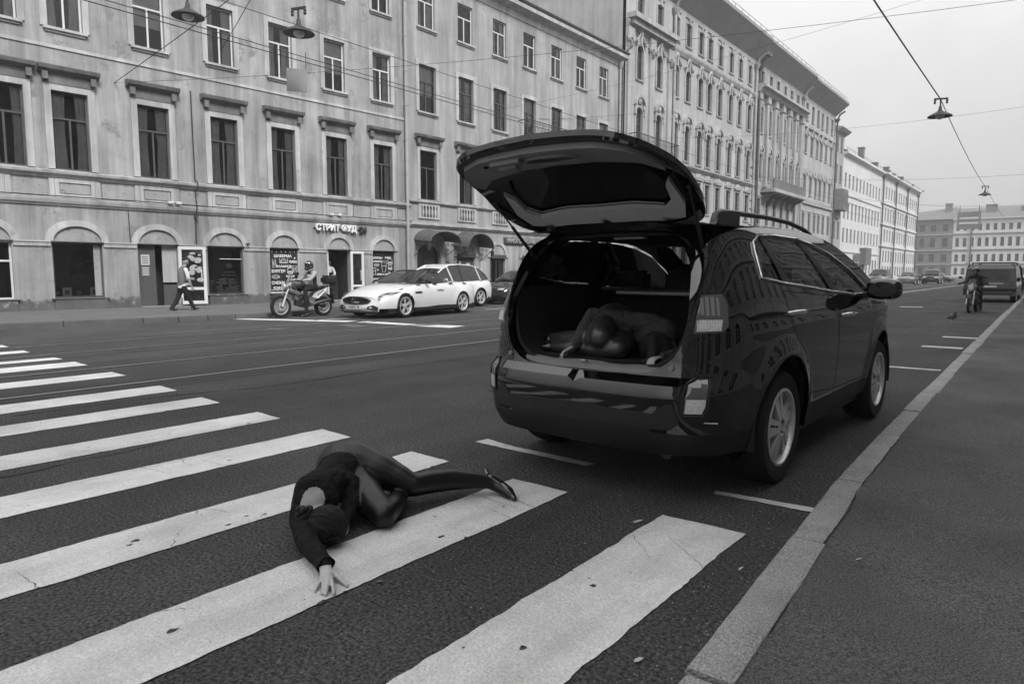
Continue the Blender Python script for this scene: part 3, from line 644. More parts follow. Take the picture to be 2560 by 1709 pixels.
# window film with a heap of filled rolls (the small lettering of the photo is not legible, so only its strokes are kept)
cc, w, z0 = shop[-.12]
b = MB(); rr = random.Random(9)
for k in range(46):
    a, z = rr.uniform(-.22, .56), .60 + .52 * rr.random() ** 1.4; b.ball((cc + a, .185, z), (rr.uniform(.06, .15), .008, rr.uniform(.025, .06)), 8)
b.build('printed_food', 'food', B1, smooth=60)
b = MB(); b.ball((cc + .2, .185, 1.62), (.14, .008, .09), 10); b.build('printed_food', 'food', B1, smooth=60)
b = MB(); b.box(cc - .22, cc + .66, .05, .09, 1.86, 1.885); b.build('shop_rail', 'frame_white', B1)
b = MB()
for z, n in ((1.37, 10), (1.25, 13)):
    for k in range(n): a = cc + .2 + (k - n/2) * .047; b.tube([(a, .18, z - .02), (a + .008, .18, z + rr.uniform(.01, .04)), (a + .026, .18, z + .01), (a + .03, .18, z - .02)], .006, 4)
b.build('printed_strokes', 'letter_white', B1)
b = MB(); b.lathe([(.04,0),(.05,.03),(.015,.06),(.02,.35),(.13,.5),(.14,.53),(0,.5)], 12, (cc - .48, .3, .53)); b.build('display_stand', 'zinc', B1, smooth=40)
# things behind the dark shop window
cc, w, z0 = shop[-5.17]
for a, ww, hh, y, m in ((-.34,.26,.34,.10,'poster_pale'), (-.6,.2,.3,.14,'cloth_dark'), (.02,.3,.3,.16,'cloth_dark'), (.47,.26,.34,.12,'poster_pale')):
    b = MB(); b.box(cc + a - ww/2, cc + a + ww/2, y + .06, y + .08, z0, z0 + hh); b.box(cc + a - ww/4, cc + a + ww/4, y + .055, y + .0599, z0 + hh*.35, z0 + hh*.75, 1); b.build('window_card', [m, 'cloth_grey'], B1)
b = MB(); b.box(cc + .48, cc + .70, .11, .13, z0, 2.3); b.build('window_strip', 'stucco_panel', B1)
# doorways: left one with an open glazed leaf, a fixed dark leaf with notices
cc, w, z0 = shop[-2.63]
MB().box(cc - w/2, cc - w/2 + .60, .10, .14, z0, 2.33).build('door_leaf', 'frame_dark', B1)
b = MB(); b.box(cc + .18, cc + w/2, .12, .16, 1.0, 2.33, 0); b.box(cc + .18, cc + w/2, .12, .16, z0, .92, 1); b.build('lobby_wall', ['stucco_pale', 'frame_dark'], B1)
for z, hh, m in ((1.62, .36, 'poster_pale'), (1.22, .34, 'cloth_grey')):
    b = MB(); b.box(cc - w/2 + .12, cc - w/2 + .40, .085, .097, z, z + hh)
    for k in range(4): b.box(cc - w/2 + .15, cc - w/2 + .36, .08, .0849, z + .05 + k * .075, z + .085 + k * .075, 1)
    b.build('notice', [m, 'poster_pale' if m != 'poster_pale' else 'cloth_grey'], B1)
MB().box(cc - w/2, cc + w/2, -.22, .1, .10, .165).build('door_step', 'granite', B1)
def leaf(hs, ang, w, z0, z1, name, extra=False):
    """open glazed door leaf hinged at hs"""
    d = bpy.data.objects.new(name, None); col.objects.link(d); d.parent = B1; d.location = (hs, -.03, 0); d.rotation_euler = (0, 0, R(ang))
    b = MB(); b.slab(rect(0, w, z0, z1), [rect(.11, w - .11, z0 + .62, z1 - .11), rect(.11, w - .11, z0 + .12, z0 + .52)], -.03, .03); b.slab(rect(0, w, z0, z1), [rect(.11, w - .11, z0 + .62, z1 - .11), rect(.11, w - .11, z0 + .12, z0 + .52)], .03, -.03); b.build('door_frame', 'frame_white', d)
    MB().box(.11, w - .11, -.006, .006, z0 + .62, z1 - .11).build('pane', 'glass', d); MB().box(.11, w - .11, -.006, .006, z0 + .12, z0 + .52).build('lower_panel', 'pane_dark' if extra else 'glass', d)
    b = MB(); b.tube([(w - .17, -.035, 1.0), (w - .17, -.09, 1.03), (w - .17, -.09, 1.42), (w - .17, -.035, 1.45)], .02, 8); b.build('handle', 'frame_white', d, smooth=40)
    return d
d = leaf(-2.02, -20, .92, .2, 2.30, 'open_door')
b = MB(); rr = random.Random(2)
for k in range(16): b.ball((rr.uniform(.2, .72), -.012, rr.uniform(.9, 2.05)), (rr.uniform(.05, .14), .004, rr.uniform(.03, .1)), 8)
b.build('printed_food', 'food', d)
cc, w, z0 = shop[4.78]
leaf(cc + w/2, -16, .62, .2, 2.30, 'open_door', True); MB().box(cc - w/2, cc - w/2 + .07, .02, .1, z0, 2.33).build('door_jamb', 'frame_white', B1)
MB().box(cc - w/2, cc + w/2, -.2, .1, .10, .165).build('door_step', 'granite', B1)
b = MB(); b.box(cc + .1, cc + .22, -.2, -.1, 2.42, 2.46); b.build('lamp', 'frame_white', B1)
for s, z in ((.60, 2.42), (-1.35, 3.36)): 
    b = MB(); b.box(s - .05, s + .05, -.2, -.06, z, z + .08); b.tube([(s, -.06, z + .04), (s, .0, z + .08)], .02, 6); b.build('security_camera', 'frame_dark', B1)
# sign over the shop door
SG = thing('shop_sign', 'white raised cyrillic letters of a street food sign above the shop doorway', 'sign', (-25.0, 14, 0), R(86))
text('lettering', 'СТРИТ ФУД', .36, 'letter_white', SG, (4.62, -.12, 3.26), depth=.05, bold=.012, sx=.95); text('lettering', '24', .36, 'letter_dark', SG, (6.0, -.12, 3.24), depth=.05, bold=.012)
MB().box(3.55, 6.25, -.06, -.02, 3.22, 3.26).build('rail', 'frame_dark', SG)
# ------------------------------------------------------------------ building 2: plain house with balustrade panels, awnings and a balcony
B2 = thing('plain_building', 'plain stucco house with white window surrounds, balustrade panels and small iron balcony', 'building', (-24.5, 20, 0), R(90))
T0, T1 = 2.75, 22.85
c2 = [4.10, 6.86, 9.60, 12.28, 15.0, 17.72, 20.46]
gates = {4.10: (4.1, 1.62, .16, 2.75, .55), 6.86: (6.78, 1.36, .16, 2.3, 0), 9.60: (9.4, 1.26, .55, 2.3, 0), 12.28: (12.2, 1.26, .55, 2.3, 0), 15.0: (15.0, 1.3, .16, 2.3, 0), 17.72: (17.7, 1.26, .55, 2.3, 0), 20.46: (20.4, 1.26, .55, 2.3, 0)}
holes = []
for c in c2:
    s, w, z0, z1, ar = gates[c]; holes += [op_poly(s, w, z0, z1, ar), op_poly(c, 1.14, 4.9, 7.24), op_poly(c, 1.14, 9.06, 11.26), op_poly(c, 1.12, 12.98, 14.86)]
wall(B2, T0, T1, 0, 16.1, holes, 'stucco_b', .2, .8, 13)
for i, c in enumerate(c2):
    o = window(B2, c, 4.9, 1.14, 2.34, style='T', fm='frame_dark', pm='glass', casing=(.16, .05), hood='cornice', hm='stucco_hood', cm='stucco_pale')
    if i % 3: link('curtain', curtain_mesh(1.1, 2.3, 'c', rc), o)
    o = window(B2, c, 9.06, 1.14, 2.2, style='T', fm='frame_dark', pm='glass', casing=(.2, .05), sill='stucco_pale', cm='stucco_pale')
    link('curtain', curtain_mesh(1.1, 2.1, 'c' if i % 3 else 'blind', rc), o)
    o = window(B2, c, 12.98, 1.12, 1.88, style='T', fm='frame_white', pm='glass', sill='stucco_pale')
    if i % 2 == 0: link('curtain', curtain_mesh(1.1, 1.8, 'c', rc), o)
    # balustrade field under the window
    b = MB(); b.slab(rect(c - .72, c + .72, 3.98, 4.68), [rect(c - .55, c + .55, 4.05, 4.60)], -.07, 0); b.build('balustrade_frame', 'stucco_pale', B2)
    for k in range(5): link('baluster', cached('bal', lambda: MB().lathe([(.035,0),(.05,.03),(.03,.08),(.07,.2),(.055,.32),(.03,.44),(.05,.52),(.035,.55)], 8).mesh('baluster', 'stucco_pale', smooth=50)), B2, (c - .42 + .21 * k, -.04, 4.05))
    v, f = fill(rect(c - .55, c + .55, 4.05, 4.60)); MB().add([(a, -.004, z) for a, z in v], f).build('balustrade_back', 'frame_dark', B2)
moulding(B2, 'string_course', [(0,3.55),(-.06,3.56),(-.08,3.62),(-.16,3.66),(-.17,3.74),(0,3.78)], T0, T1, 'stucco_pale')
moulding(B2, 'ledge', [(0,4.70),(-.08,4.70),(-.14,4.76),(-.15,4.83),(0,4.86)], T0, T1, 'stucco_pale')
moulding(B2, 'cornice', [(0,15.35),(-.06,15.4),(-.10,15.7),(-.40,15.8),(-.55,15.85),(-.56,16.05),(0,16.12)], T0, T1, 'stucco_pale')
MB().add([(T0,-.6,16.1),(T1,-.6,16.1),(T1,6,18.6),(T0,6,18.6),(T0,13,16.1),(T1,13,16.1)], [(0,1,2,3),(3,2,5,4)]).build('roof', 'roof_metal', B2)
b = MB(); b.tube([(T0, -.58, 16.2), (T1, -.58, 16.2)], .07, 8); b.build('gutter', 'frame_dark', B2)
MB().box(T0, T1, -.06, -.002, .1, .52).build('plinth', 'plinth', B2)
for c in c2:
    s, w, z0, z1, ar = gates[c]
    if ar: 
        b = MB(); b.box(s - .78, s - .02, .4, .45, z0, z1); b.box(s + .02, s + .78, .4, .45, z0, z1); b.build('gate_leaf', 'frame_dark', B2); continue
    b = MB(); o = arc(s, 2.34, w/2 + .18, 0, 180, 16, .72); i = list(reversed(arc(s, 2.34, w/2 - .02, 0, 180, 16, .54))); b.slab(o + i, [], -.06, 0); b.build('arch_moulding', 'stucco_pale', B2)
    MB().box(s - w/2 - .25, s - w/2 - .02, -.07, 0, 2.2, 2.36).box(s + w/2 + .02, s + w/2 + .25, -.07, 0, 2.2, 2.36).build('impost', 'stucco_pale', B2)
    MB().box(s - w/2, s + w/2, -.12, .1, 2.15, 2.335).build('lintel', 'frame_dark', B2)
    if z0 < .3:
        d = MB().box(s - w/2 + .02, s + w/2 - .02, .12, .17, z0, 2.15).build('door', 'frame_dark', B2); b = MB()
        for q in (-1, 1): b.slab(rect(s + q*w/4 - .27, s + q*w/4 + .27, z0 + .15, 2.0), [rect(s + q*w/4 - .2, s + q*w/4 + .2, z0 + .22, .95), rect(s + q*w/4 - .2, s + q*w/4 + .2, 1.05, 1.93)], .10, .119)
        b.build('door_panels', 'frame_dark', d); MB().box(s - .45, s - .27, .09, .0999, 1.75, 1.95).box(s + .1, s + .42, .09, .0999, 1.72, 1.86).build('notice', 'poster_pale', d)
    else:
        o = link('window', frame_mesh(w, 2.15 - z0, 0, 'S', 'frame_dark'), B2, (s, 0, z0)); link('pane', pane_mesh(w, 2.15 - z0, 0, 'glass'), o); link('curtain', curtain_mesh(w - .05, 1.5, 'c', rc), o)
b = MB(); b.box(7.9, 8.35, -.06, -.02, 1.25, 1.95); b.build('wall_board', 'poster_pale', B2); MB().box(5.25, 5.45, -.05, -.02, 1.65, 1.95).build('wall_board', 'frame_dark', B2)
pipe(B2, 22.4, .15, 15.7, 'zinc', .09, head=True); pipe(B2, 22.72, .15, 15.9, 'frame_dark', .08)
# barrel awnings on scrolled brackets
def awning(s, w, z, proj, rise):
    a = bpy.data.objects.new('awning', None); col.objects.link(a); a.parent = B2; a.location = (s, 0, z)
    rows = []; n = 12
    for k in range(n + 1):
        t = math.pi * k / n; rows.append([(-w/2 * math.cos(t), -.02, rise * math.sin(t)), (-w/2 * math.cos(t), -proj, rise * math.sin(t) - .12)])
    b = MB(); b.grid(rows); b.grid([[(p[0], p[1], p[2] - .025) for p in r] for r in rows], flip=True)
    for q in (0, 1): b.tube([r[q] for r in rows], .025, 5)
    b.build('cover', 'awning', a, smooth=50)
    for q in (-1, 1):
        b = MB(); b.tube([(q*w/2, 0, -.02), (q*w/2, -proj, -.12)], .018, 6); b.tube([(q*w/2, 0, -.75), (q*w/2, -proj*.35, -.62), (q*w/2, -proj*.75, -.3), (q*w/2, -proj, -.14)], .016, 6)
        for (cy, cz, r) in ((-.22, -.2, .12), (-.2, -.48, .10), (-.52, -.24, .09)): b.tube([(q*w/2, cy + r*math.cos(t)*(1 - t/14), cz + r*math.sin(t)*(1 - t/14)) for t in [k*.6 for k in range(18)]], .011, 5)
        b.build('bracket', 'iron', a)
        b = MB(); b.box(q*w/2 - .07, q*w/2 + .07, -proj + .05, -proj + .19, -.52, -.28); b.lathe([(.1,-.28),(.02,-.18),(.01,-.12)], 6, (q*w/2, -proj + .12, 0)); b.build('lantern', 'iron', a)
    return a
awning(4.15, 2.1, 2.95, 1.15, .5); awning(6.85, 2.0, 2.75, 1.05, .72)
# iron balcony under a second-floor window
bal = bpy.data.objects.new('balcony', None); col.objects.link(bal); bal.parent = B2; bal.location = (13.5, 0, 8.95)
MB().box(-2.3, 2.3, -.75, 0, -.14, 0).build('slab', 'stucco_panel', bal)
b = MB(); b.tube([(-2.25,0,.95),(-2.25,-.7,.95),(2.25,-.7,.95),(2.25,0,.95)], .025, 6); b.tube([(-2.25,0,.08),(-2.25,-.7,.08),(2.25,-.7,.08),(2.25,0,.08)], .018, 6)
for k in range(31): b.tube([(-2.25 + .15*k, -.7, 0), (-2.25 + .15*k, -.7, .95)], .010, 4)
for q in (-2.25, 2.25):
    for k in range(1, 5): b.tube([(q, -.14*k, 0), (q, -.14*k, .95)], .010, 4)
for k in range(8): b.tube([(-2.0 + .57*k + .16*math.cos(t), -.72, .5 + .2*math.sin(t)) for t in [j*.7 for j in range(10)]], .012, 4)
b.build('railing', 'iron', bal)
for q in (-1.7, 0, 1.7): MB().prism([(0,-.14),(-.6,-.14),(-.5,-.25),(-.15,-.4),(0,-.75)], lambda a, c, d: (d, a, c), q - .07, q + .07).build('bracket', 'stucco_panel', bal)
SG2 = thing('clinic_sign', 'dark fascia sign with raised pale cyrillic letters, partly behind the car', 'sign', (-24.5, 20, 0), R(90))
MB().box(9.9, 14.0, -.12, -.02, 2.98, 3.32).build('board', 'frame_dark', SG2); text('lettering', 'МНОГОПРОФИЛЬНАЯ', .33, 'stucco_panel', SG2, (11.95, -.15, 3.13), depth=.025, bold=.008, sx=1.05)
# ------------------------------------------------------------------ the tall row behind
def eave(root, s0, s1, z, over, m='soffit', rise=3.2, body=14, drop=.25):
    b = MB(); b.add([(s0,.0,z-drop),(s1,.0,z-drop),(s1,-over,z),(s0,-over,z)], [(0,1,2,3)]); b.add([(s0,-over,z),(s1,-over,z),(s1,-over,z+.28),(s0,-over,z+.28)], [(0,1,2,3)])
    b.add([(s0,0,z-drop),(s0,-over,z),(s0,-over,z+.28),(s0,0,z+.5)], [(0,1,2,3)]); b.add([(s1,0,z-drop),(s1,-over,z),(s1,-over,z+.28),(s1,0,z+.5)], [(3,2,1,0)]); b.build('eave', m, root)
    r = MB(); r.add([(s0,-over,z+.28),(s1,-over,z+.28),(s1,body/2,z+rise),(s0,body/2,z+rise),(s0,body,z),(s1,body,z)], [(0,1,2,3),(3,2,5,4),(0,3,4),(1,5,2)]); ro = r.build('roof', 'roof_metal', root)
    k = s0 + .5; g = MB(); g.tube([(s0, -over + .3, z + .85), (s1, -over + .3, z + .85)], .025, 4)
    while k < s1: g.tube([(k, -over + .3, z + .3), (k, -over + .3, z + .87)], .02, 4); k += 1.6
    g.build('roof_railing', 'iron', root)
    return ro
def chimney(root, s, y, z, w=1.0, h=1.8): MB().box(s - w/2, s + w/2, y - .4, y + .4, z, z + h).box(s - w/2 - .1, s + w/2 + .1, y - .5, y + .5, z + h + .001, z + h + .15).build('chimney', 'stucco_dark', root)
def brackets(root, s0, s1, z, dep, m, step=.9):
    me = cached(('br', dep, m), lambda: MB().prism([(0,0),(-dep,0),(-dep*.9,-.12),(-dep*.3,-.2),(0,-.5)], lambda a, c, d: (d, a, c), -.12, .12).mesh('bracket', m)); k = s0 + step/2
    while k < s1: link('bracket', me, root, (k, 0, z)); k += step
def tall(name, label, Y, s0, s1, H, rows, cols, m, cm, ground=None, over=1.4, x=-24.5):
    b = thing(name, label, 'building', (x, 0, 0), R(90)); holes = []
    for r in rows:
        for c in r.get('cols', cols): holes.append(op_poly(c, r['w'], r['z0'], r['z1'], r.get('arch', 0)))
    wall(b, s0, s1, 0, H, holes, m, .25, None, 14)
    for r in rows:
        for c in r.get('cols', cols): window(b, c, r['z0'], r['w'], r['z1'] - r['z0'], r.get('arch', 0), r.get('style', 'T'), r.get('fm', 'frame_dark'), 'pane_dark', r.get('casing'), r.get('sill'), r.get('hood'), cm)
    return b
P = 'trim_c'
B3 = tall('ornate_building', 'ornate grey tenement with round-arched windows, scrolled hoods and deep eaves', 0, 43.3, 69.0, 22.0,
    [dict(z0=19.35, z1=21.1, w=.95, casing=(.14,.06), sill=P, hood='key'), dict(z0=15.1, z1=17.5, w=.95, arch=.45, casing=(.16,.08), sill=P, hood='ogee'),
     dict(z0=10.4, z1=13.2, w=1.0, arch=.5, casing=(.16,.08), sill=P, hood='shell'), dict(z0=6.4, z1=8.9, w=1.05, casing=(.2,.08), sill=P, hood='pediment'), dict(z0=1.0, z1=4.0, w=1.3, arch=.6, casing=(.16,.06))],
    [45.35, 48.4, 51.25, 53.47, 55.9, 57.8, 60.1, 62.6, 64.9, 67.4], 'stucco_c', P)
moulding(B3, 'string_course', [(0,18.3),(-.1,18.35),(-.25,18.6),(-.28,18.75),(0,18.85)], 43.3, 69, P); moulding(B3, 'string_course', [(0,9.7),(-.12,9.75),(-.3,9.95),(-.32,10.1),(0,10.2)], 43.3, 69, P); moulding(B3, 'string_course', [(0,5.0),(-.1,5.05),(-.2,5.3),(0,5.4)], 43.3, 69, P)
for k in range(15): link('rustic_block', cached('rb', lambda: MB().box(-.3, .3, -.10, 0, 0, .62).mesh('rustic_block', P, bevel=.03)), B3, (44 + .0, 0, .5 + .8*k)); link('rustic_block', MC['rb'], B3, (68.5, 0, .5 + .8*k))
for s in (43.75, 47.0, 50.0): # giant pilasters of the end bay
    b = MB(); b.box(s - .32, s + .32, -.18, 0, 10.2, 17.6); b.box(s - .42, s + .42, -.26, 0, 17.6, 18.29); b.box(s - .40, s + .40, -.24, 0, 10.21, 10.6)
    for q in (-1, 1): b.ball((s + q*.3, -.2, 17.5), (.16, .16, .22), 8); b.ball((s, -.22, 17.2), (.2, .14, .3), 8)
    b.build('pilaster', P, B3)
b = MB(); b.box(43.4, 50.3, -.75, -.001, 18.86, 19.2); b.box(43.6, 50.1, -.5, -.001, 18.5, 18.859); b.build('bay_cornice', P, B3)
for c in (53.47, 55.9, 57.8, 60.1, 62.6, 64.9, 67.4, 51.25):
    b = MB(); b.slab(rect(c - .55, c + .55, 8.95 + .35, 9.65), [rect(c - .35, c + .35, 9.42, 9.55)], -.08, 0); b.build('panel', P, B3)
eave(B3, 43.3, 69.0, 23.5, 1.6, drop=1.55); pipe(B3, 50.6, .2, 21.5, 'zinc', .13, .2, True); pipe(B3, 68.7, .2, 21.5, 'zinc', .12, .2, True)
cb = bpy.data.objects.new('balcony', None); col.objects.link(cb); cb.parent = B3; cb.location = (47, 0, 10.1)
MB().box(-3.4, 3.4, -.9, 0, -.2, 0).build('slab', P, cb); b = MB(); b.tube([(-3.3,0,1),(-3.3,-.85,1),(3.3,-.85,1),(3.3,0,1)], .035, 5)
for k in range(34): b.tube([(-3.3+.2*k,-.85,0),(-3.3+.2*k,-.85,1)], .018, 4)
b.build('railing', 'iron', cb)
B4 = tall('pilastered_building', 'grey tenement with tall pilasters and a long bracketed balcony', 0, 69.02, 84.6, 22.0,
    [dict(z0=20.1, z1=21.4, w=.9, casing=(.1,.05)), dict(z0=15.4, z1=17.9, w=.95, casing=(.14,.06), sill=P, hood='key'), dict(z0=10.8, z1=13.4, w=.95, arch=.45, casing=(.14,.06), sill=P, hood='shell'), dict(z0=6.3, z1=8.9, w=1.0, casing=(.14,.06), sill=P, hood='light'), dict(z0=1, z1=4, w=1.3, arch=.6)],
    [70.9, 73.5, 75.8, 78.2, 80.5, 82.8], 'stucco_d', P)
for s in (69.7, 72.25, 74.65, 77.0, 79.35, 81.65, 84.0): b = MB(); b.box(s - .3, s + .3, -.3, 0, 10.3, 18.4); b.box(s - .42, s + .42, -.42, 0, 18.4, 19.1); b.box(s - .4, s + .4, -.38, 0, 10.1, 10.5); b.build('pilaster', P, B4)
moulding(B4, 'bay_cornice', [(0,19.1),(-.45,19.1),(-.6,19.4),(-1.0,19.5),(-1.0,19.75),(0,19.9)], 69.2, 84.4, P); moulding(B4, 'string_course', strip(-.2, 5.0, 5.35), 69.02, 84.6, P)
eave(B4, 69.02, 84.6, 23.4, 1.6, drop=1.45); pipe(B4, 69.4, .2, 21.5, 'frame_dark', .14, .3, True); pipe(B4, 84.4, .2, 21.5, 'zinc', .12, .3, True); chimney(B4, 78, 2.5, 22.7); chimney(B4, 69.9, -.6, 22.5, 1.4, 1.0)
cb = bpy.data.objects.new('balcony', None); col.objects.link(cb); cb.parent = B4; cb.location = (77, 0, 9.9)
MB().box(-5.6, 5.6, -1.4, 0, -.35, 0).build('slab', P, cb); b = MB(); b.box(-5.5, 5.5, -1.35, -1.2, 0, .95); b.build('parapet', 'stucco_dark', cb)
for k in range(6): MB().prism([(0,-.35),(-1.25,-.35),(-1.1,-.6),(-.4,-.85),(-.15,-1.5),(0,-1.6)], lambda a, c, d: (d, a, c), -5 + 2*k - .2, -5 + 2*k + .2).build('bracket', 'stucco_dark', cb)
B4b = tall('terrace_building', 'grey tenement with close narrow windows beside the pilastered one', 0, 84.62, 99.5, 22.0,
    [dict(z0=19.3, z1=21.2, w=.9, casing=(.1,.05), sill=P), dict(z0=15.5, z1=17.5, w=.9, casing=(.12,.06), sill=P, hood='ogee'), dict(z0=10.7, z1=12.9, w=.95, casing=(.14,.06), sill=P, hood='ogee'), dict(z0=6.3, z1=8.5, w=.95, casing=(.14,.06), hood='light'), dict(z0=1, z1=4, w=1.2, arch=.55)],
    [86.5, 89.0, 91.3, 93.2, 95.4, 97.8], 'stucco_c', P)
for z in (5.0, 9.6, 18.4): moulding(B4b, 'string_course', strip(-.22, z, z + .35), 84.62, 99.5, P)
eave(B4b, 84.62, 99.5, 23.2, 1.6, drop=1.3); chimney(B4b, 96, 2, 22.5); pipe(B4b, 99.2, .2, 21.5, 'frame_dark', .12, .3, True)
B4c = tall('corner_bay_building', 'narrow grey house front with a projecting oriel', 0, 99.52, 104.6, 20.6,
    [dict(z0=17.6, z1=19.6, w=.9, casing=(.1,.05)), dict(z0=13.5, z1=16, w=.9, casing=(.1,.05)), dict(z0=6, z1=8.4, w=.9, casing=(.1,.05)), dict(z0=1, z1=4, w=1.1)], [101, 103.2], 'stucco_d', P)
b = MB(); b.prism([(100.2,0),(100.7,-1.1),(103.4,-1.1),(103.9,0)], lambda a, c, d: (a, c, d), 9.8, 12.6); b.prism([(100.2,0),(100.7,-1.1),(103.4,-1.1),(103.9,0)], lambda a, c, d: (102.05 + (a-102.05)*(1.08 if d > 12.7 else .5), c*(1.1 if d > 12.7 else .3), d), 8.8, 9.799); b.build('oriel', 'stucco_dark', B4c)
for s in (101.2, 102.05, 102.9): MB().box(s - .25, s + .25, -1.13, -1.101, 10.4, 12.2).build('window', 'pane_dark', B4c)
moulding(B4c, 'cornice', [(0,20),(-.6,20.3),(-.9,20.6),(0,20.8)], 99.52, 104.6, P)
MB().add([(99.5,0,20.6),(104.6,0,20.6),(104.6,6,23),(99.5,6,23),(99.5,12,20.6),(104.6,12,20.6)], [(0,1,2,3),(3,2,5,4)]).build('roof', 'roof_metal', B4c)
B5 = tall('pale_building', 'pale low tenement with a dark pitched roof far down the street', 0, 104.62, 131, 17.9,
    [dict(z0=13.4, z1=15.4, w=.9, style='S', casing=(.1,.04)), dict(z0=9.0, z1=11.2, w=.9, style='S', casing=(.1,.04), hood='light'), dict(z0=5.7, z1=7.7, w=.9, style='S', casing=(.1,.04)), dict(z0=1.2, z1=3.4, w=1.0, style='S')], [106.2 + 2.3*k for k in range(11)], 'stucco_e', 'stucco_e', 1)
for z in (4.3, 12.3): moulding(B5, 'string_course', strip(-.15, z, z + .25), 104.62, 131, 'stucco_e')
eave(B5, 104.62, 131, 17.9, .6, 'stucco_e', 4.2); chimney(B5, 107, 1.5, 19, 2.0, 2.5); chimney(B5, 129, 3, 20, 1.2, 2.2); MB().box(117, 121, -.9, -.002, 2.6, 5.2).build('porch', 'stucco_dark', B5)
B6 = tall('pale_tenement', 'pale tenement with drainpipes and roof clutter at the far left end of the street', 0, 131.02, 168, 18.0,
    [dict(z0=14.2, z1=16.2, w=1.0, style='S', casing=(.1,.04)), dict(z0=10.4, z1=12.4, w=1.0, style='S', casing=(.1,.04), hood='light'), dict(z0=6.8, z1=8.9, w=1.0, style='S', casing=(.1,.04)), dict(z0=3.2, z1=5.2, w=1.0, style='S'), dict(z0=.8, z1=2.5, w=1.1, style='S')], [132.8 + 2.42*k for k in range(15)], 'stucco_f', 'stucco_e', 1)
for z in (5.9, 9.6, 13.2): moulding(B6, 'string_course', strip(-.25, z, z + .3), 131.02, 168, 'stucco_e')
eave(B6, 131.02, 168, 18.0, .8, 'stucco_f', 2.6)
for s, h in ((136, 1.6), (146, 2), (152, 1.4), (161, 1.8), (166, 1.2)): chimney(B6, s, 2.2, 18.9, 1.2, h)
for s in (131.4, 143, 155, 167.6): pipe(B6, s, .2, 17.6, 'frame_dark', .12, .25, True)
# ------------------------------------------------------------------ the building that closes the view
BE = thing('end_building', 'wide pale three-storey building with rows of small windows closing the street', 'building', (0, 260, 0), 0)
ec = [-26.2 + 1.95*k for k in range(29)]; rowsE = [dict(z0=14.6, z1=16.6, w=.95), dict(z0=9.6, z1=12.3, w=.95, hood='light'), dict(z0=4.9, z1=7.2, w=.95), dict(z0=.8, z1=3.0, w=.95, arch=.45)]
holes = [op_poly(c, r['w'], r['z0'], r['z1'], r.get('arch', 0)) for r in rowsE for c in ec]
wall(BE, -27.4, 30, 0, 18.2, holes, 'stucco_e', .3, None, 16)
for r in rowsE:
    for c in ec: window(BE, c, r['z0'], r['w'], r['z1'] - r['z0'], r.get('arch', 0), 'S', 'frame_dark', 'pane_dark', (.12,.05), None, r.get('hood'), 'stucco_e')
for z in (3.9, 8.4, 13.4): moulding(BE, 'string_course', strip(-.3, z, z + .3), -27.4, 30, 'stucco_dark')
moulding(BE, 'cornice', [(0,17.6),(-.3,17.7),(-.8,18.1),(-.8,18.4),(0,18.6)], -27.6, 30, 'stucco_e')
MB().add([(-27.4,-.8,18.4),(30,-.8,18.4),(30,8,22.2),(-27.4,8,22.2),(-27.4,16,18.4),(30,16,18.4)], [(0,1,2,3),(3,2,5,4),(0,3,4),(1,5,2)]).build('roof', 'roof_metal', BE)
for s, h in ((-18, 2.6), (-9, 1.6), (-2, 2.4), (8, 2)): chimney(BE, s, 4, 20.0, 3.0, h)
for s in (-22.5, -3.2, 12): pipe(BE, s, .2, 17.4, 'frame_dark', .2, .3)
BD = thing('dark_corner_building', 'dark stained corner house beside the pale building closing the street', 'building', (0, 260, 0), 0)
dc = [-36, -33, -29.6]; holes = [op_poly(c, 1.5, r['z0'], r['z1'] + .2) for r in rowsE for c in dc]
wall(BD, -44, -27.42, 0, 18.4, holes, 'stucco_dark', .3, None, 16)
for r in rowsE:
    for c in dc: window(BD, c, r['z0'], 1.5, r['z1'] + .2 - r['z0'], 0, 'T', 'frame_dark', 'pane_dark', (.14,.05), None, None, 'stucco_dark')
for z in (3.9, 8.4, 13.4): moulding(BD, 'string_course', strip(-.3, z, z + .35), -44, -27.42, 'stucco_d')
MB().add([(-44,-.8,18.4),(-27.42,-.8,18.4),(-27.42,8,22.8),(-44,8,21),(-44,16,18.4),(-27.42,16,18.4)], [(0,1,2,3),(3,2,5,4),(1,5,2),(0,3,4)]).build('roof', 'roof_metal', BD)
chimney(BD, -29.5, 5, 20.6, 2.0, 3.0)
# unseen near-side house, added for the dark car's reflections and to shade the road
BR = thing('added_near_building', 'unseen stucco house added on the near pavement for the black car to mirror', 'building', (6.2, 120, 0), R(-90))
rc2 = [3.2 + 2.9*k for k in range(54)]; rowsR = [dict(z0=.9, z1=3.2, w=1.5, arch=.6), dict(z0=5.2, z1=7.6, w=1.2), dict(z0=9.2, z1=11.4, w=1.2), dict(z0=12.9, z1=14.8, w=1.2)]
holes = [op_poly(c, r['w'], r['z0'], r['z1'], r.get('arch', 0)) for r in rowsR for c in rc2]
wall(BR, 0, 160, 0, 16.5, holes, 'stucco_b', .3, None, 14)
for r in rowsR:
    for c in rc2: window(BR, c, r['z0'], r['w'], r['z1'] - r['z0'], r.get('arch', 0), 'T', 'frame_white', 'pane_dark', (.18,.05), None, None, 'stucco_pale')
for z in (4.2, 8.3, 12.1): moulding(BR, 'string_course', strip(-.18, z, z + .3), 0, 160, 'stucco_pale')
moulding(BR, 'cornice', [(0,15.8),(-.3,15.9),(-.8,16.4),(-.8,16.6),(0,16.8)], 0, 160, 'stucco_pale')
MB().add([(0,-.8,16.6),(160,-.8,16.6),(160,7,19.5),(0,7,19.5),(0,14,16.6),(160,14,16.6)], [(0,1,2,3),(3,2,5,4)]).build('roof', 'roof_metal', BR)
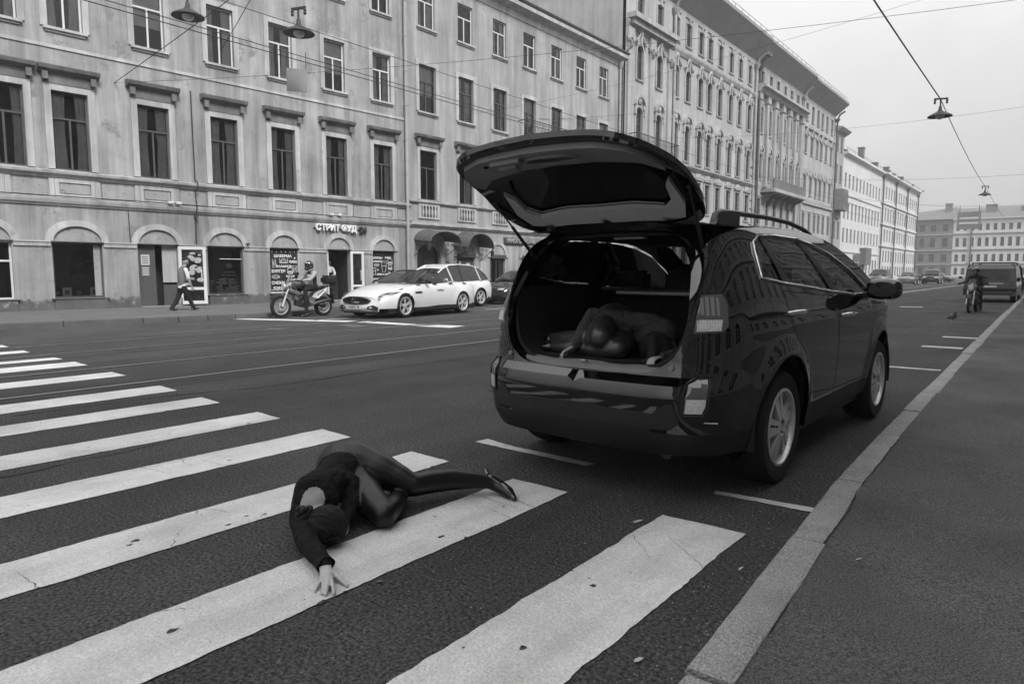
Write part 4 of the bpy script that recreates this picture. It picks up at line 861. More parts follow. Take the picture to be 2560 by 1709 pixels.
# ================================================================== the black car with its boot open
SUV = thing('black_suv', 'glossy black estate-type off-roader parked at the kerb with its tailgate raised', 'car', (-2.265, 4.43, 0), R(-1.5)); SUV.scale = (1.066, 1, 1)
def catmull(pts, n=12):
    out = []; m = len(pts); P = [Vector(p) for p in pts]
    for i in range(m - 1):
        p0 = P[max(i-1, 0)]; p1 = P[i]; p2 = P[i+1]; p3 = P[min(i+2, m-1)]
        for k in range(n): t = k / n; out.append(.5 * ((2*p1) + (p2-p0)*t + (2*p0-5*p1+4*p2-p3)*t*t + (3*p1-p0-3*p2+p3)*t**3))
    out.append(P[-1]); return out
PL = catmull([(0,-.96),(.3,-.952),(.55,-.92),(.70,-.855),(.80,-.74),(.855,-.58),(.885,-.35),(.90,0),(.90,.6),(.897,1.3),(.895,2.0),(.888,2.5),(.86,2.95),(.78,3.22),(.62,3.38),(.35,3.46),(0,3.48)])
PU = [0.0]
for a, b in zip(PL, PL[1:]): PU.append(PU[-1] + (b - a).length)
def plan(u):
    u = max(0, min(u, PU[-1])); lo, hi = 0, len(PU) - 1
    while hi - lo > 1:
        md = (lo + hi) // 2
        if PU[md] <= u: lo = md
        else: hi = md
    t = (u - PU[lo]) / max(PU[hi] - PU[lo], 1e-9); return PL[lo].lerp(PL[hi], t)
def ux(x):
    for p, q, u, v in zip(PL, PL[1:], PU, PU[1:]):
        if p.x <= x <= q.x: return u + (v - u) * (x - p.x) / max(q.x - p.x, 1e-9)
    return PU[40]
def uy(y):
    for p, q, u, v in zip(PL[24:], PL[25:], PU[24:], PU[25:]):
        if p.y <= y <= q.y: return u + (v - u) * (y - p.y) / max(q.y - p.y, 1e-9)
    return PU[-1]
SX = [(.18,.90),(.33,.955),(.5,.985),(.7,1.0),(.88,1.003),(1.02,.995),(1.12,.972),(1.22,.938),(1.4,.868),(1.55,.79),(1.62,.745),(1.70,.66)]
RY = [(.15,.13),(.30,.06),(.42,.0),(.64,-.004),(.705,.01),(.745,.062),(.9,.085),(1.05,.10),(1.2,.14),(1.35,.22),(1.5,.31),(1.60,.38),(1.70,.48)]
def smap(u, z, off=0):
    p = plan(u); w = min(1, max(0, (.35 - p.y) / 1.25)); w = w * w * (3 - 2 * w)
    x = p.x * smooth_interp(SX, z); y = p.y + smooth_interp(RY, z) * w
    if p.y > -.8 and z < .95:
        for yc in (0, 2.58):
            d = math.hypot(y - yc, z - .36) - .47; x += .022 * math.exp(-(d / .07) ** 2) * (1 if p.x > .7 else 0)
    # shoulder crease
    x += .010 * math.exp(-((z - 1.035) / .03) ** 2) * (1 if p.y > -.6 else 0)
    if off:
        a = plan(u - .01); b = plan(u + .01); t = (b - a).normalized(); x += t.y * off; y -= t.x * off
    return (x, y, z)
def arch_pts(yc, r, z0=.30, n=16):
    a0 = math.degrees(math.asin((z0 - .36) / r)); return [(uy(yc + r * math.cos(R(t))), .36 + r * math.sin(R(t))) for t in [a0 + (180 - 2 * a0) * k / n for k in range(n + 1)]]
CONT = [(0,1.605),(.40,1.595),(.52,1.565),(.60,1.50),(.645,1.38),(.645,1.22),(.625,1.05),(.585,.90),(.50,.805),(.36,.757),(0,.745)]   # boot opening, right half (x, z)
CONTs = [tuple(p) for p in catmull(CONT, 5)]
top = [(0,1.662),(ux(.4),1.655),(ux(.60),1.635)] + [(uy(y), z) for y, z in ((-.45,1.618),(-.2,1.625),(.13,1.637),(.72,1.65),(1.1,1.645),(1.4,1.62),(1.7,1.565),(2.03,1.46),(2.3,1.35),(2.62,1.20),(2.9,1.12),(3.15,1.02))] + [(PU[-1], .93)]
bot = [(0,.30),(uy(-.5),.30)] + list(reversed(arch_pts(0, .47))) + [(uy(.75),.30),(uy(1.9),.30)] + list(reversed(arch_pts(2.58, .46))) + [(uy(3.15),.30),(PU[-1],.30)]
outline = bot + list(reversed(top)) + [(ux(max(x, 0)), z) for x, z in CONTs]
DLO = [(uy(y), z) for y, z in ((-.33,1.31),(-.335,1.47),(-.30,1.53),(-.13,1.575),(.3,1.59),(.72,1.585),(1.05,1.555),(1.4,1.49),(1.8,1.36),(2.17,1.205),(2.2,1.165),(1.68,1.17),(1.1,1.205),(.5,1.25),(.1,1.275))]
RD = [(uy(y), z) for y, z in ((.03,1.225),(.06,1.04),(.16,.93),(.33,.83),(.47,.70),(.54,.52),(1.135,.47),(1.14,.8),(1.12,1.165))]
FD = [(uy(y), z) for y, z in ((1.155,1.160),(1.165,.8),(1.155,.47),(1.98,.46),(2.06,.62),(2.13,.80),(2.16,.98),(2.14,1.115))]
def wrap_lens(pts): return [((ux(a[1]) if a[0] == 'x' else uy(a[1])), z) for a, z in pts]
TL = wrap_lens([(('x',.655),1.00),(('x',.775),1.005),(('x',.795),1.04),(('x',.798),1.17),(('x',.785),1.222),(('x',.70),1.215),(('x',.672),1.10)])
FL = [(ux(.655),.555),(ux(.735),.555),(ux(.75),.60),(ux(.75),.70),(ux(.73),.748),(ux(.69),.75),(ux(.66),.72)]
def grow(poly, d):
    cx = sum(p[0] for p in poly) / len(poly); cy = sum(p[1] for p in poly) / len(poly); out = []
    for i in range(len(poly)):
        a, b, c = Vector(poly[i-1]), Vector(poly[i]), Vector(poly[(i+1) % len(poly)]); n1 = Vector(((b-a).y, -(b-a).x)).normalized(); n2 = Vector(((c-b).y, -(c-b).x)).normalized(); n = (n1 + n2).normalized(); 
        if n.dot(b - Vector((cx, cy))) < 0: n = -n
        out.append(tuple(b + n * d))
    return out
def joined(mb_fn, name, mats, parent=SUV, smooth=30):
    b = MB(); mb_fn(b); n = len(b.v); b.v += [(-x, y, z) for x, y, z in b.v]; b.f += [tuple(i + n for i in f[::-1]) for f in b.f]; b.mi += b.mi; return b.build(name, mats, parent, smooth=smooth)
def both(mb_fn, name, mats, parent=SUV, smooth=30, sides=(1, -1)):
    out = []
    for q in sides:
        b = MB(); mb_fn(b); 
        if q < 0: b.v = [(-x, y, z) for x, y, z in b.v]; b.f = [f[::-1] for f in b.f]
        out.append(b.build(name, mats, parent, smooth=smooth))
    return out
def skin(b, poly, holes=(), step=.05, off=0, depth=.0, mfn=None, d=.06):
    poly = dense(poly, d); holes = [dense(h, d) for h in holes]
    v, f = fill(poly, holes, step); P3 = [smap(u, z, off) for u, z in v]
    f = [tuple(reversed(t)) if (v[t[1]][0]-v[t[0]][0])*(v[t[2]][1]-v[t[0]][1]) - (v[t[2]][0]-v[t[0]][0])*(v[t[1]][1]-v[t[0]][1]) < 0 else t for t in f]
    if mfn:
        for t in f:
            c = [sum(v[i][k] for i in t) / 3 for k in (0, 1)]; b.add([P3[i] for i in t], [(0, 1, 2)], mfn(*c))
    else: b.add(P3, f)
    if depth:
        for loop in [poly] + list(holes):
            n = len(loop); b.add([smap(u, z, off) for u, z in loop] + [smap(u, z, off - depth) for u, z in loop], [(i, (i+1) % n, n + (i+1) % n, n + i) for i in range(n)])
mat_low = lambda u, z: 1 if (z < .44 or (z < .50 and u < ux(.5))) else 0
joined(lambda b: skin(b, outline, [grow(DLO, .012), grow(RD, .007), grow(FD, .007), grow(TL, .004), grow(FL, .006)], .045, 0, .03, mat_low), 'body', ['paint_black', 'plastic_black'], smooth=28)
for nm, poly, hnd in (('rear_door', RD, (.05, .34, 1.085)), ('front_door', FD, (1.22, 1.50, 1.02))):
    for q, o in zip((1, -1), both(lambda b: skin(b, poly, (), .045, .001, .025), nm, 'paint_black', smooth=28)):
        y0, y1, z = hnd; b = MB(); x = smap(uy((y0+y1)/2), z)[0]; b.tube([(q*(x - .01), y0, z), (q*(x + .03), y0 + .035, z + .005), (q*(x + .035), (y0+y1)/2, z + .006), (q*(x + .03), y1 - .035, z + .004), (q*(x - .01), y1, z)], [.012,.017,.018,.017,.012], 8); b.build('handle', 'chrome', o, smooth=60)
both(lambda b: skin(b, DLO, (), .06, -.008), 'side_glass', 'car_glass', smooth=40)
# bright strip round the side glass, dark pillars across it
def trim(b):
    L = dense(DLO, .05); b.tube([smap(u, z, .006) for u, z in L], .0085, 6, closed=True)
both(trim, 'window_trim', 'chrome', smooth=60)
for (ya, za), (yb, zb), w in (((.14,1.265),(-.02,1.585),.055), ((1.16,1.20),(.80,1.582),.06)):
    both(lambda b: skin(b, [(uy(ya-w),za+.01),(uy(ya+w),za),(uy(yb+w),zb-.003),(uy(yb-w),zb)], (), .08, .002), 'pillar', 'plastic_black')

# lamps: red upper cluster, clear reversing lens, bumper reflector
both(lambda b: skin(b, TL, (), .03, .006, .03), 'tail_lamp', 'lens_red')
RL = wrap_lens([(('x',.668),1.012),(('x',.768),1.016),(('x',.775),1.078),(('x',.682),1.078)])
def ribbed(b):
    skin(b, RL, (), .02, .012, .01)
    for k in range(9): u = RL[0][0] + (RL[1][0] - RL[0][0]) * (k + .5) / 9; b.tube([smap(u, 1.016, .013), smap(u, 1.074, .013)], .004, 5)
both(ribbed, 'reversing_lamp', 'lens_clear')
TL2 = wrap_lens([(('x',.685),1.10),(('x',.79),1.10),(('x',.80),1.195),(('x',.70),1.20)])
both(lambda b: skin(b, TL2, (), .02, .0075, .004), 'brake_lamp', 'lens_clear') if False else None
def tl_detail(b):
    for u0, z0, u1, z1 in ((.692,1.105,.706,1.20),(.714,1.10,.728,1.205),(.736,1.10,.75,1.205),(.758,1.10,.768,1.20)): skin(b, [(ux(u0),z0),(ux(u1),z0),(ux(u1),z1),(ux(u0),z1)], (), .02, .009, .004)
both(tl_detail, 'lamp_reflector', 'plastic_grey')
both(lambda b: skin(b, FL, (), .03, .004, .02), 'bumper_lamp', 'lens_red')
both(lambda b: skin(b, [(ux(.663),.56),(ux(.735),.56),(ux(.745),.60),(ux(.745),.64),(ux(.665),.64)], (), .03, .010, .01), 'bumper_reflector', 'lens_clear')
def fogrim(b): b.tube([smap(u, z, .006) for u, z in dense(grow(FL, .01), .03)], .006, 5, closed=True)
both(fogrim, 'lamp_bezel', 'plastic_black')
# shaped lower bumper insert, skid edge and exhaust tip
def insert(b): skin(b, [(0,.56),(ux(.50),.545),(ux(.56),.60),(ux(.60),.61),(ux(.645),.50),(ux(.60),.46),(0,.45)], (), .04, .008, .012)
joined(insert, 'bumper_insert', 'plastic_black')
b = MB(); b.tube([(-.80,-.78,.505),(-.62,-.87,.50),(-.5,-.935,.485),(-.2,-.965,.475),(.2,-.965,.475),(.5,-.935,.485),(.62,-.87,.50),(.80,-.78,.505)], .008, 6); b.build('bumper_edge', 'paint_black', SUV, smooth=60)
b = MB(); rows = [[(t * .78, -.90 + .22 * t * t + d, z) for t in [k / 10 - 1 for k in range(21)]] for d, z in ((.02,.36),(.05,.30),(.15,.25),(.5,.22))]; b.grid(rows); b.build('undertray', 'plastic_black', SUV, smooth=60)
b = MB(); b.lathe([(.0,-.1),(.03,-.1),(.04,-.02),(.043,.1),(.036,.1),(.03,0),(0,0)], 14, (.52,-.70,.285), 'y'); b.build('exhaust_tip', 'rim_dark', SUV, smooth=40)
b = MB(); b.box(-.8, .8, -.3, 3.2, .22, .30); b.build('underbody', 'plastic_black', SUV)
# roof, windscreen and bonnet
ze = [(-.53,1.622),(-.45,1.624),(-.2,1.629),(.13,1.637),(.72,1.65),(1.1,1.645),(1.4,1.62),(1.7,1.565),(2.03,1.46),(2.3,1.35),(2.62,1.20),(2.9,1.12),(3.15,1.02),(3.4,.95)]
def row(y, crown, lead):
    z = smooth_interp(ze, y); xe = smap(uy(max(y, -.4)), z)[0] * (1 if y > -.4 else .985); return [(t * xe, y + lead * (1 - t*t), z + crown * (1 - t**2 * (.4 + .6 * t*t))) for t in [k / 8 - 1 for k in range(17)]]
b = MB(); b.grid([row(y, .045, -.02 if y < -.4 else .0) for y in [-.53,-.45,-.3,-.1,.2,.5,.8,1.1,1.35]] + [row(1.5, .05, .06)], flip=True); b.build('roof', 'paint_black', SUV, smooth=40)
b = MB(); b.grid([row(1.5 + (2.62 - 1.5) * k / 8, .05 + .02 * k / 8, .06 + .16 * k / 8) for k in range(9)], flip=True); b.build('windscreen', 'car_glass', SUV, smooth=40)
b = MB(); b.grid([row(y, .07 if y < 3.3 else .05, .22 - .1 * (y - 2.62)) for y in (2.62, 2.75, 2.9, 3.05, 3.2, 3.35)], flip=True); b.build('bonnet', 'paint_black', SUV, smooth=40)
for q in (1, -1):
    b = MB(); pts = [(-.42,1.63),(-.40,1.685),(-.33,1.705),(-.12,1.715),(.4,1.722),(.9,1.712),(1.25,1.68),(1.42,1.645),(1.46,1.615)]
    b.tube([(q * (.60 - .01 * max(0, y - .6)), y, z) for y, z in pts], [.03,.026,.024,.018,.017,.017,.017,.02,.02], 8); ro = b.build('roof_rail', 'rim_dark', SUV, smooth=50)
    b = MB(); b.prism([(-.47,1.62),(-.10,1.63),(-.10,1.722),(-.28,1.715),(-.40,1.685)], lambda a, c, d: (d, a, c), q*.585, q*.625); b.build('rail_foot', 'rim_dark', ro)
# door mirrors
for q in (1, -1):
    b = MB(); pw = lambda v, e: math.copysign(abs(v)**e, v); b.grid([[(q*1.01 + .125*pw(math.sin(a), .6)*pw(math.cos(f), .55), 2.0 + .07*pw(math.sin(a), .6)*pw(math.sin(f), .55), 1.205 + .085*pw(math.cos(a), .6)) for f in [k*math.pi/16 for k in range(33)]] for a in [k*math.pi/16 for k in range(17)]], flip=True); mo = b.build('mirror', 'paint_black', SUV, smooth=70)
    b = MB(); b.box(q*.9 - .05, q*.9 + .05, 1.97, 2.05, 1.13, 1.18); b.build('mirror_arm', 'plastic_black', mo, bevel=.01)
    v, f = fill([(.10*math.cos(t), .062*math.sin(t)) for t in [k*math.pi/10 for k in range(20)]]); MB().add([(q*(1.01 + a), 1.927, 1.205 + c) for a, c in v], f).build('mirror_glass', 'pane_dark', mo)
# wheels
def wheel_meshes(r, rr, w, spokes, style, key):
    def tyre():
        b = MB(); b.lathe([(rr, -w/2+.01),(rr+.012,-w/2),(r-.03,-w/2-.004),(r-.008,-w/2+.02),(r,-w/2+.05),(r,w/2-.05),(r-.008,w/2-.02),(r-.03,w/2+.004),(rr+.012,w/2),(rr,w/2-.01)], 40, axis='x')
        for a in (-.05, -.015, .02, .055): b.lathe([(r+.001,a-.004),(r+.001,a+.004)], 40, axis='x')
        return b.mesh('wheel', 'rubber', smooth=50)
    def rim():
        b = MB(); b.lathe([(rr+.004, w/2-.012),(rr+.004,w/2+.002),(rr-.012,w/2+.004),(rr-.022,w/2-.012),(rr-.03,-w/2+.02)], 40, axis='x', mi=0); b.lathe([(rr-.02,-.03),(0,-.03)], 40, axis='x', mi=1); b.lathe([(.15,-.02),(.15,.0),(.0,.0)], 24, axis='x', mi=1)
        x1 = w/2 - .004
        for k in range(spokes):
            a0 = 2*math.pi*k/spokes
            legs = ((-.10,.13),(.10,-.13)) if style == 'double' else ((0,0),)
            if style == 'wide':
                for (ia, ib, oa, ob) in ((-.50,-.08,-.33,-.06), (.08,.50,.06,.33)):
                    P = lambda rad, an: (rad*math.cos(a0+an), rad*math.sin(a0+an)); poly = [P(.055,ia*1.3), P(.055,ib*1.3), P(rr*.62,ib*.9), P(rr-.012,ob), P(rr-.012,oa), P(rr*.62,ia*.62)]
                    b.prism(poly, lambda p, c, d: (d - .03*(1 - math.hypot(p,c)/rr)*-1 - .018, p, c), x1 - .045, x1, 0)
            else:
                for da, db in legs:
                    P = lambda rad, an: (rad*math.cos(a0+an), rad*math.sin(a0+an)); t = .014; an = .05
                    pi, po = Vector(P(.05, da*.8)), Vector(P(rr-.01, da*1.55)); n = Vector((-(po-pi).y, (po-pi).x)).normalized(); poly = [tuple(pi + n*t), tuple(pi - n*t), tuple(po - n*t*.8), tuple(po + n*t*.8)]
                    b.prism(poly, lambda p, c, d: (d - .012, p, c), x1 - .03, x1, 0)
        b.lathe([(0,x1-.004),(.03,x1-.006),(.062,x1-.02),(.07,x1-.06)], 20, axis='x', mi=0)
        for k in range(5): b.lathe([(.009,x1-.03),(.009,x1-.008),(0,x1-.008)], 8, (0, .045*math.cos(k*1.2566), .045*math.sin(k*1.2566)), 'x', 1)
        return b.mesh('rim', ['rim', 'rim_dark'], smooth=35)
    return cached(('ty', key), tyre), cached(('ri', key), rim)
def add_wheel(parent, meshes, loc, side=1, spin=0):
    o = link('wheel', meshes[0], parent, loc, (spin, 0, 0) if side > 0 else (spin, 0, math.pi)); link('rim', meshes[1], o); return o
WS = wheel_meshes(.365, .245, .225, 5, 'wide', 'suv')
for x, y, s, sp in ((.775,0,1,.45), (.775,2.58,1,.9), (-.775,0,-1,.2), (-.775,2.58,-1,.6)): add_wheel(SUV, WS, (x, y, .365), s, sp)
def liner(b, yc):
    b.grid([[(.55, yc + .475*math.cos(R(t)), .36 + .475*math.sin(R(t))), (.885, yc + .472*math.cos(R(t)), .36 + .472*math.sin(R(t)))] for t in range(-8, 189, 7)]); b.grid([[(.55, yc + .475*math.cos(R(t)), .36 + .475*math.sin(R(t))), (.55, yc, .36)] for t in range(-8, 189, 7)])
for yc_ in (0, 2.58): both(lambda b: liner(b, yc_), 'wheel_arch', 'plastic_black')
# boot opening: rubber seal, painted gutter, lining
half = [(x, z) for x, z in CONTs]; loop = half + [(-x, z) for x, z in reversed(half[1:-1])]
def rim3(x, z, inset=0, sc_=1): p = smap(ux(min(abs(x), .79)), z); return (x * sc_, p[1] + inset, z)
b = MB(); b.grid([[rim3(x, z, d) for x, z in loop + loop[:1]] for d in (.0, .03, .10)]); b.build('gutter', 'paint_black', SUV, smooth=40)
cz = 1.17
ins = lambda x, z, k: (x * k, cz + (z - cz) * k)
b = MB(); b.tube([rim3(*ins(x, z, .965), .085) for x, z in loop], .016, 8, closed=True); b.build('door_seal', 'rubber', SUV, smooth=60)
def lining_rows(zlo, zhi):
    pts = [p for p in loop if zlo <= p[1] <= zhi]; return pts
rights = [p for p in half if p[1] <= 1.26]; ring = [(-x, z) for x, z in rights] + list(reversed(rights))
lo = [(-x, z) for x, z in rights]; lo = lo + [(x, z) for x, z in reversed(rights[:-1])]
b = MB(); b.grid([[rim3(*ins(x, z, .955), .09) for x, z in lo], [(x*.93, -.55, max(z, .775)) for x, z in lo], [(x*.93, .42, max(z, .785)) for x, z in lo]], flip=True); b.build('boot_lining', 'lining', SUV, smooth=50)
b = MB(); b.box(-.56, .56, -.80, .42, .770, .790); b.build('boot_floor', 'carpet', SUV, bevel=.006)
b = MB(); rows = [[(t*.52, -.845 + .02*t*t + d, z) for t in [k/8 - 1 for k in range(17)]] for d, z in ((-.01,.748),(0,.775),(.05,.796),(.09,.797),(.10,.79))]; b.grid(rows, flip=True); sp = b.build('sill_plate', 'plastic_grey', SUV, smooth=40)
b = MB(); b.tube([(-.015,-.835,.79),(-.015,-.86,.80),(.015,-.86,.80),(.015,-.835,.79)], .005, 6); b.build('striker', 'steel', sp)
b = MB(); b.grid([[(t*.50, y, 1.575 + .03*(1 - t*t)) for t in (-1,-.5,0,.5,1)] for y in (-.50, .2, .9, 1.5)]); b.build('headlining', 'lining', SUV)
b = MB(); b.box(-.10, .12, -.36, -.30, 1.565, 1.583); b.build('roof_lamp', 'frame_white', SUV, bevel=.008)
b = MB(); b.box(-.62, .62, .42, .56, .55, 1.17)
for x in (-.40, 0, .40): b.box(x - .13, x + .13, .44, .54, 1.19, 1.36)
b.build('rear_seat', 'cloth_dark', SUV, bevel=.03, seg=2)
for x in (-.36, .36):
    b = MB(); b.box(x - .24, x + .24, 1.30, 1.45, .5, 1.20); b.box(x - .13, x + .13, 1.34, 1.43, 1.23, 1.42); b.build('front_seat', 'cloth_dark', SUV, bevel=.04, seg=2)
b = MB(); b.box(-.72, .72, 2.1, 2.6, .7, 1.08); b.build('dashboard', 'plastic_black', SUV, bevel=.04)
b = MB(); b.tube([(-.60,.34,1.20),(.60,.34,1.20)], .032, 10); b.build('cover_cassette', 'plastic_black', SUV, smooth=50); b = MB(); b.tube([(-.44,.30,1.185),(.58,.30,1.185)], .013, 8); b.build('cover_bar', 'poster_pale', SUV, smooth=50)
for x, z in ((.56,.80), (-.56,.80)):
    b = MB(); b.lathe([(.0,-.012),(.014,-.012),(.018,0)], 10, (x, smap(ux(abs(x)), z)[1] - .004, z), 'y'); b.build('bump_stop', 'plastic_grey', SUV)
# hinges
for x in (-.34, .30): 
    b = MB(); b.box(x - .05, x + .05, -.56, -.46, 1.63, 1.675); b.build('hinge', 'iron', SUV, bevel=.008)
# tailgate: built shut, swung up about its hinge
HY, HZ = -.525, 1.655; TH = R(93)
def gate(p): 
    y, z = p[1] - HY, p[2] - HZ; c, s = math.cos(TH), math.sin(TH); return (p[0], HY + y*c + z*s, HZ - y*s + z*c) if False else (p[0], HY + (y*c + z*s), HZ + (-y*s + z*c))
GC = [(0,1.648),(.42,1.642),(.55,1.615),(.635,1.54),(.685,1.40),(.69,1.24),(.67,1.06),(.625,.90),(.55,.80),(.40,.748),(0,.735)]
GCs = [tuple(p) for p in catmull(GC, 5)]; gl = GCs + [(-x, z) for x, z in reversed(GCs[1:-1])]
def gsurf(x, z, inn):   # inn: depth inward from the outer skin
    p = smap(ux(min(abs(x), .795)), z); return gate((x, p[1] + inn, z + (0 if inn == 0 else 0)))
GLS = [(-.47,1.18),(-.40,1.13),(-.2,1.105),(0,1.10),(.2,1.105),(.40,1.13),(.47,1.18),(.505,1.30),(.49,1.42),(.42,1.475),(.22,1.465),(0,1.475),(-.22,1.465),(-.42,1.475),(-.49,1.42),(-.505,1.30)]
def gpanel(poly, holes, inn, step=.06):
    b = MB(); v, f = fill(dense(poly, .06), [dense(h, .05) for h in holes], step); b.add([gsurf(x, z, inn) for x, z in v], f); return b
b = gpanel(gl, [GLS], 0); n = len(gl)
b.grid([[gsurf(x, z, d) for x, z in gl + gl[:1]] for d in (0, .03)]); tg = b.build('tailgate', 'paint_black', SUV, smooth=35)
gi = [ins(x, z, .955) for x, z in gl]
b = gpanel([ins(x, z, .985) for x, z in gl], [GLS], .045); b.grid([[gsurf(x, z, .03) for x, z in gl + gl[:1]], [gsurf(*ins(x, z, .985), .045) for x, z in gl + gl[:1]]]); b.build('inner_frame', 'paint_black', tg, smooth=35)
b = gpanel(GLS, [], .02); b.build('rear_glass', 'pane_dark', tg, smooth=40)
# inner trims: broad lower panel with grab pocket and latch, slim band by the hinge
POC = [(.17*math.cos(t) + .05, .885 + .058*math.sin(t)) for t in [k*math.pi/12 for k in range(24)]]
LT = [(-.60,.93),(-.52,.83),(-.38,.785),(0,.772),(.38,.785),(.52,.83),(.60,.93),(.625,1.06),(.60,1.12),(.50,1.06),(.25,1.03),(0,1.025),(-.25,1.03),(-.50,1.06),(-.60,1.12),(-.625,1.06)]
b = gpanel(LT, [POC], .075, .05); L2 = dense(LT, .05); b.grid([[gsurf(x, z, d) for x, z in L2 + L2[:1]] for d in (.04, .075)]); b.grid([[gsurf(x, z, d) for x, z in POC + POC[:1]] for d in (.075, .03)]); v, f = fill(POC); b.add([gsurf(x, z, .03) for x, z in v], f); lt = b.build('lower_trim', 'plastic_grey', tg, smooth=35)
b = MB(); b.tube([gsurf(x, z, .08) for x, z in POC], .012, 6, closed=True); b.build('grab_pocket', 'plastic_grey', lt, smooth=60)
UT = [(-.55,1.24),(-.515,1.30),(-.50,1.42),(-.43,1.487),(-.22,1.475),(0,1.485),(.22,1.475),(.43,1.487),(.50,1.42),(.515,1.30),(.56,1.24),(.575,1.42),(.53,1.53),(.42,1.572),(0,1.582),(-.42,1.572),(-.53,1.53),(-.575,1.42)]
b = gpanel(UT, [], .07, .05); L2 = dense(UT, .05); b.grid([[gsurf(x, z, d) for x, z in L2 + L2[:1]] for d in (.03, .07)]); b.build('upper_trim', 'trim_grey', tg, smooth=35)
b = MB()
for x0, x1, z0, z1, d0, d1 in ((-.30,-.10,.80,.84,.07,.10), (-.265,-.225,.84,.885,.07,.115), (-.185,-.145,.84,.885,.07,.115), (-.265,-.145,.835,.85,.08,.118)):
    P8 = [gsurf(x, z, d) for d in (d0, d1) for x, z in ((x0,z0),(x1,z0),(x1,z1),(x0,z1))]; b.add(P8, [(0,1,2,3),(7,6,5,4),(0,4,5,1),(1,5,6,2),(2,6,7,3),(3,7,4,0)])
b.build('latch', 'plastic_grey', tg)
for x in (-.37, -.05):
    b = MB(); c = gsurf(x, .85, .08); b.ball(c, (.016, .016, .008), 10); b.build('screw_cap', 'plastic_black', tg)
b = MB(); c = [(-.5,1.625),(-.3,1.645),(0,1.652),(.3,1.645),(.5,1.625)]; b.grid([[gate((x, smap(ux(abs(x)), 1.63)[1] - .02 - d, z + d*.25)) for x, z in c] for d in (0, .1, .2)]); b.grid([[gate((x, smap(ux(abs(x)), 1.63)[1] - .02 - d, z + d*.25 - .03)) for x, z in c] for d in (0, .1, .2)], flip=True); b.build('spoiler', 'paint_black', tg, smooth=50)
# number plate recess and outer handle strip on the gate's outer face
b = MB(); P8 = [gsurf(x, z, d) for d in (-.02, .01) for x, z in ((-.28,.86),(.28,.86),(.28,.98),(-.28,.98))]; b.add(P8, [(0,1,2,3),(7,6,5,4),(0,4,5,1),(1,5,6,2),(2,6,7,3),(3,7,4,0)]); b.build('number_plate', 'frame_white', tg)
for q in (-1, 1):
    a = Vector((q*.60, -.56, 1.47)); c = Vector(gsurf(q*.655, 1.28, .05)); mid = a.lerp(c, .55); b = MB(); b.tube([a, mid], .011, 8); b.tube([mid, c], .006, 8); b.ball(tuple(a), .014, 8); b.ball(tuple(c), .014, 8); b.build('gas_strut', 'iron', SUV, smooth=50)
# ================================================================== people
def capsule(b, pts, flat=None, n=14):
    """swept rounded limb; pts (x, y, z, r); flat = (axis vector, factor) squeezes the section along that axis"""
    P = [Vector(p[:3]) for p in pts]; rad = [p[3] for p in pts]; Q = []; RR = []
    t0 = (P[1] - P[0]).normalized(); t1 = (P[-1] - P[-2]).normalized()
    for k in range(4): a = math.pi/2 * k/4; Q.append(P[0] - t0 * rad[0] * math.cos(a)); RR.append(max(rad[0] * math.sin(a), .0008))
    for i in range(len(P) - 1):
        m = max(2, int((P[i+1] - P[i]).length / .03))
        for k in range(m): t = k/m; Q.append(P[i].lerp(P[i+1], t)); s = t*t*(3-2*t); RR.append(rad[i] + (rad[i+1]-rad[i]) * (.5*t+.5*s))
    for k in range(5): a = math.pi/2 * k/4; Q.append(P[-1] + t1 * rad[-1] * math.sin(a)); RR.append(max(rad[-1] * math.cos(a), .0008))
    st = len(b.v); b.tube(Q, RR, n)
    if flat:
        ax = Vector(flat[0]).normalized()
        for i, q in enumerate(Q):
            for k in range(n): j = st + i*n + k; d = Vector(b.v[j]) - q; b.v[j] = tuple(q + d - ax * d.dot(ax) * (1 - flat[1]))
def remesh(b, vox, it=6, fac=.5):
    me = bpy.data.meshes.new('t'); me.from_pydata(b.v, [], b.f); o = bpy.data.objects.new('t', me); col.objects.link(o)
    md = o.modifiers.new('r', 'REMESH'); md.mode = 'VOXEL'; md.voxel_size = vox
    if it: s = o.modifiers.new('s', 'SMOOTH'); s.iterations = it; s.factor = fac
    dg = bpy.context.evaluated_depsgraph_get(); dg.update(); out = bpy.data.meshes.new_from_object(o.evaluated_get(dg)); bpy.data.objects.remove(o); bpy.data.meshes.remove(me); return out
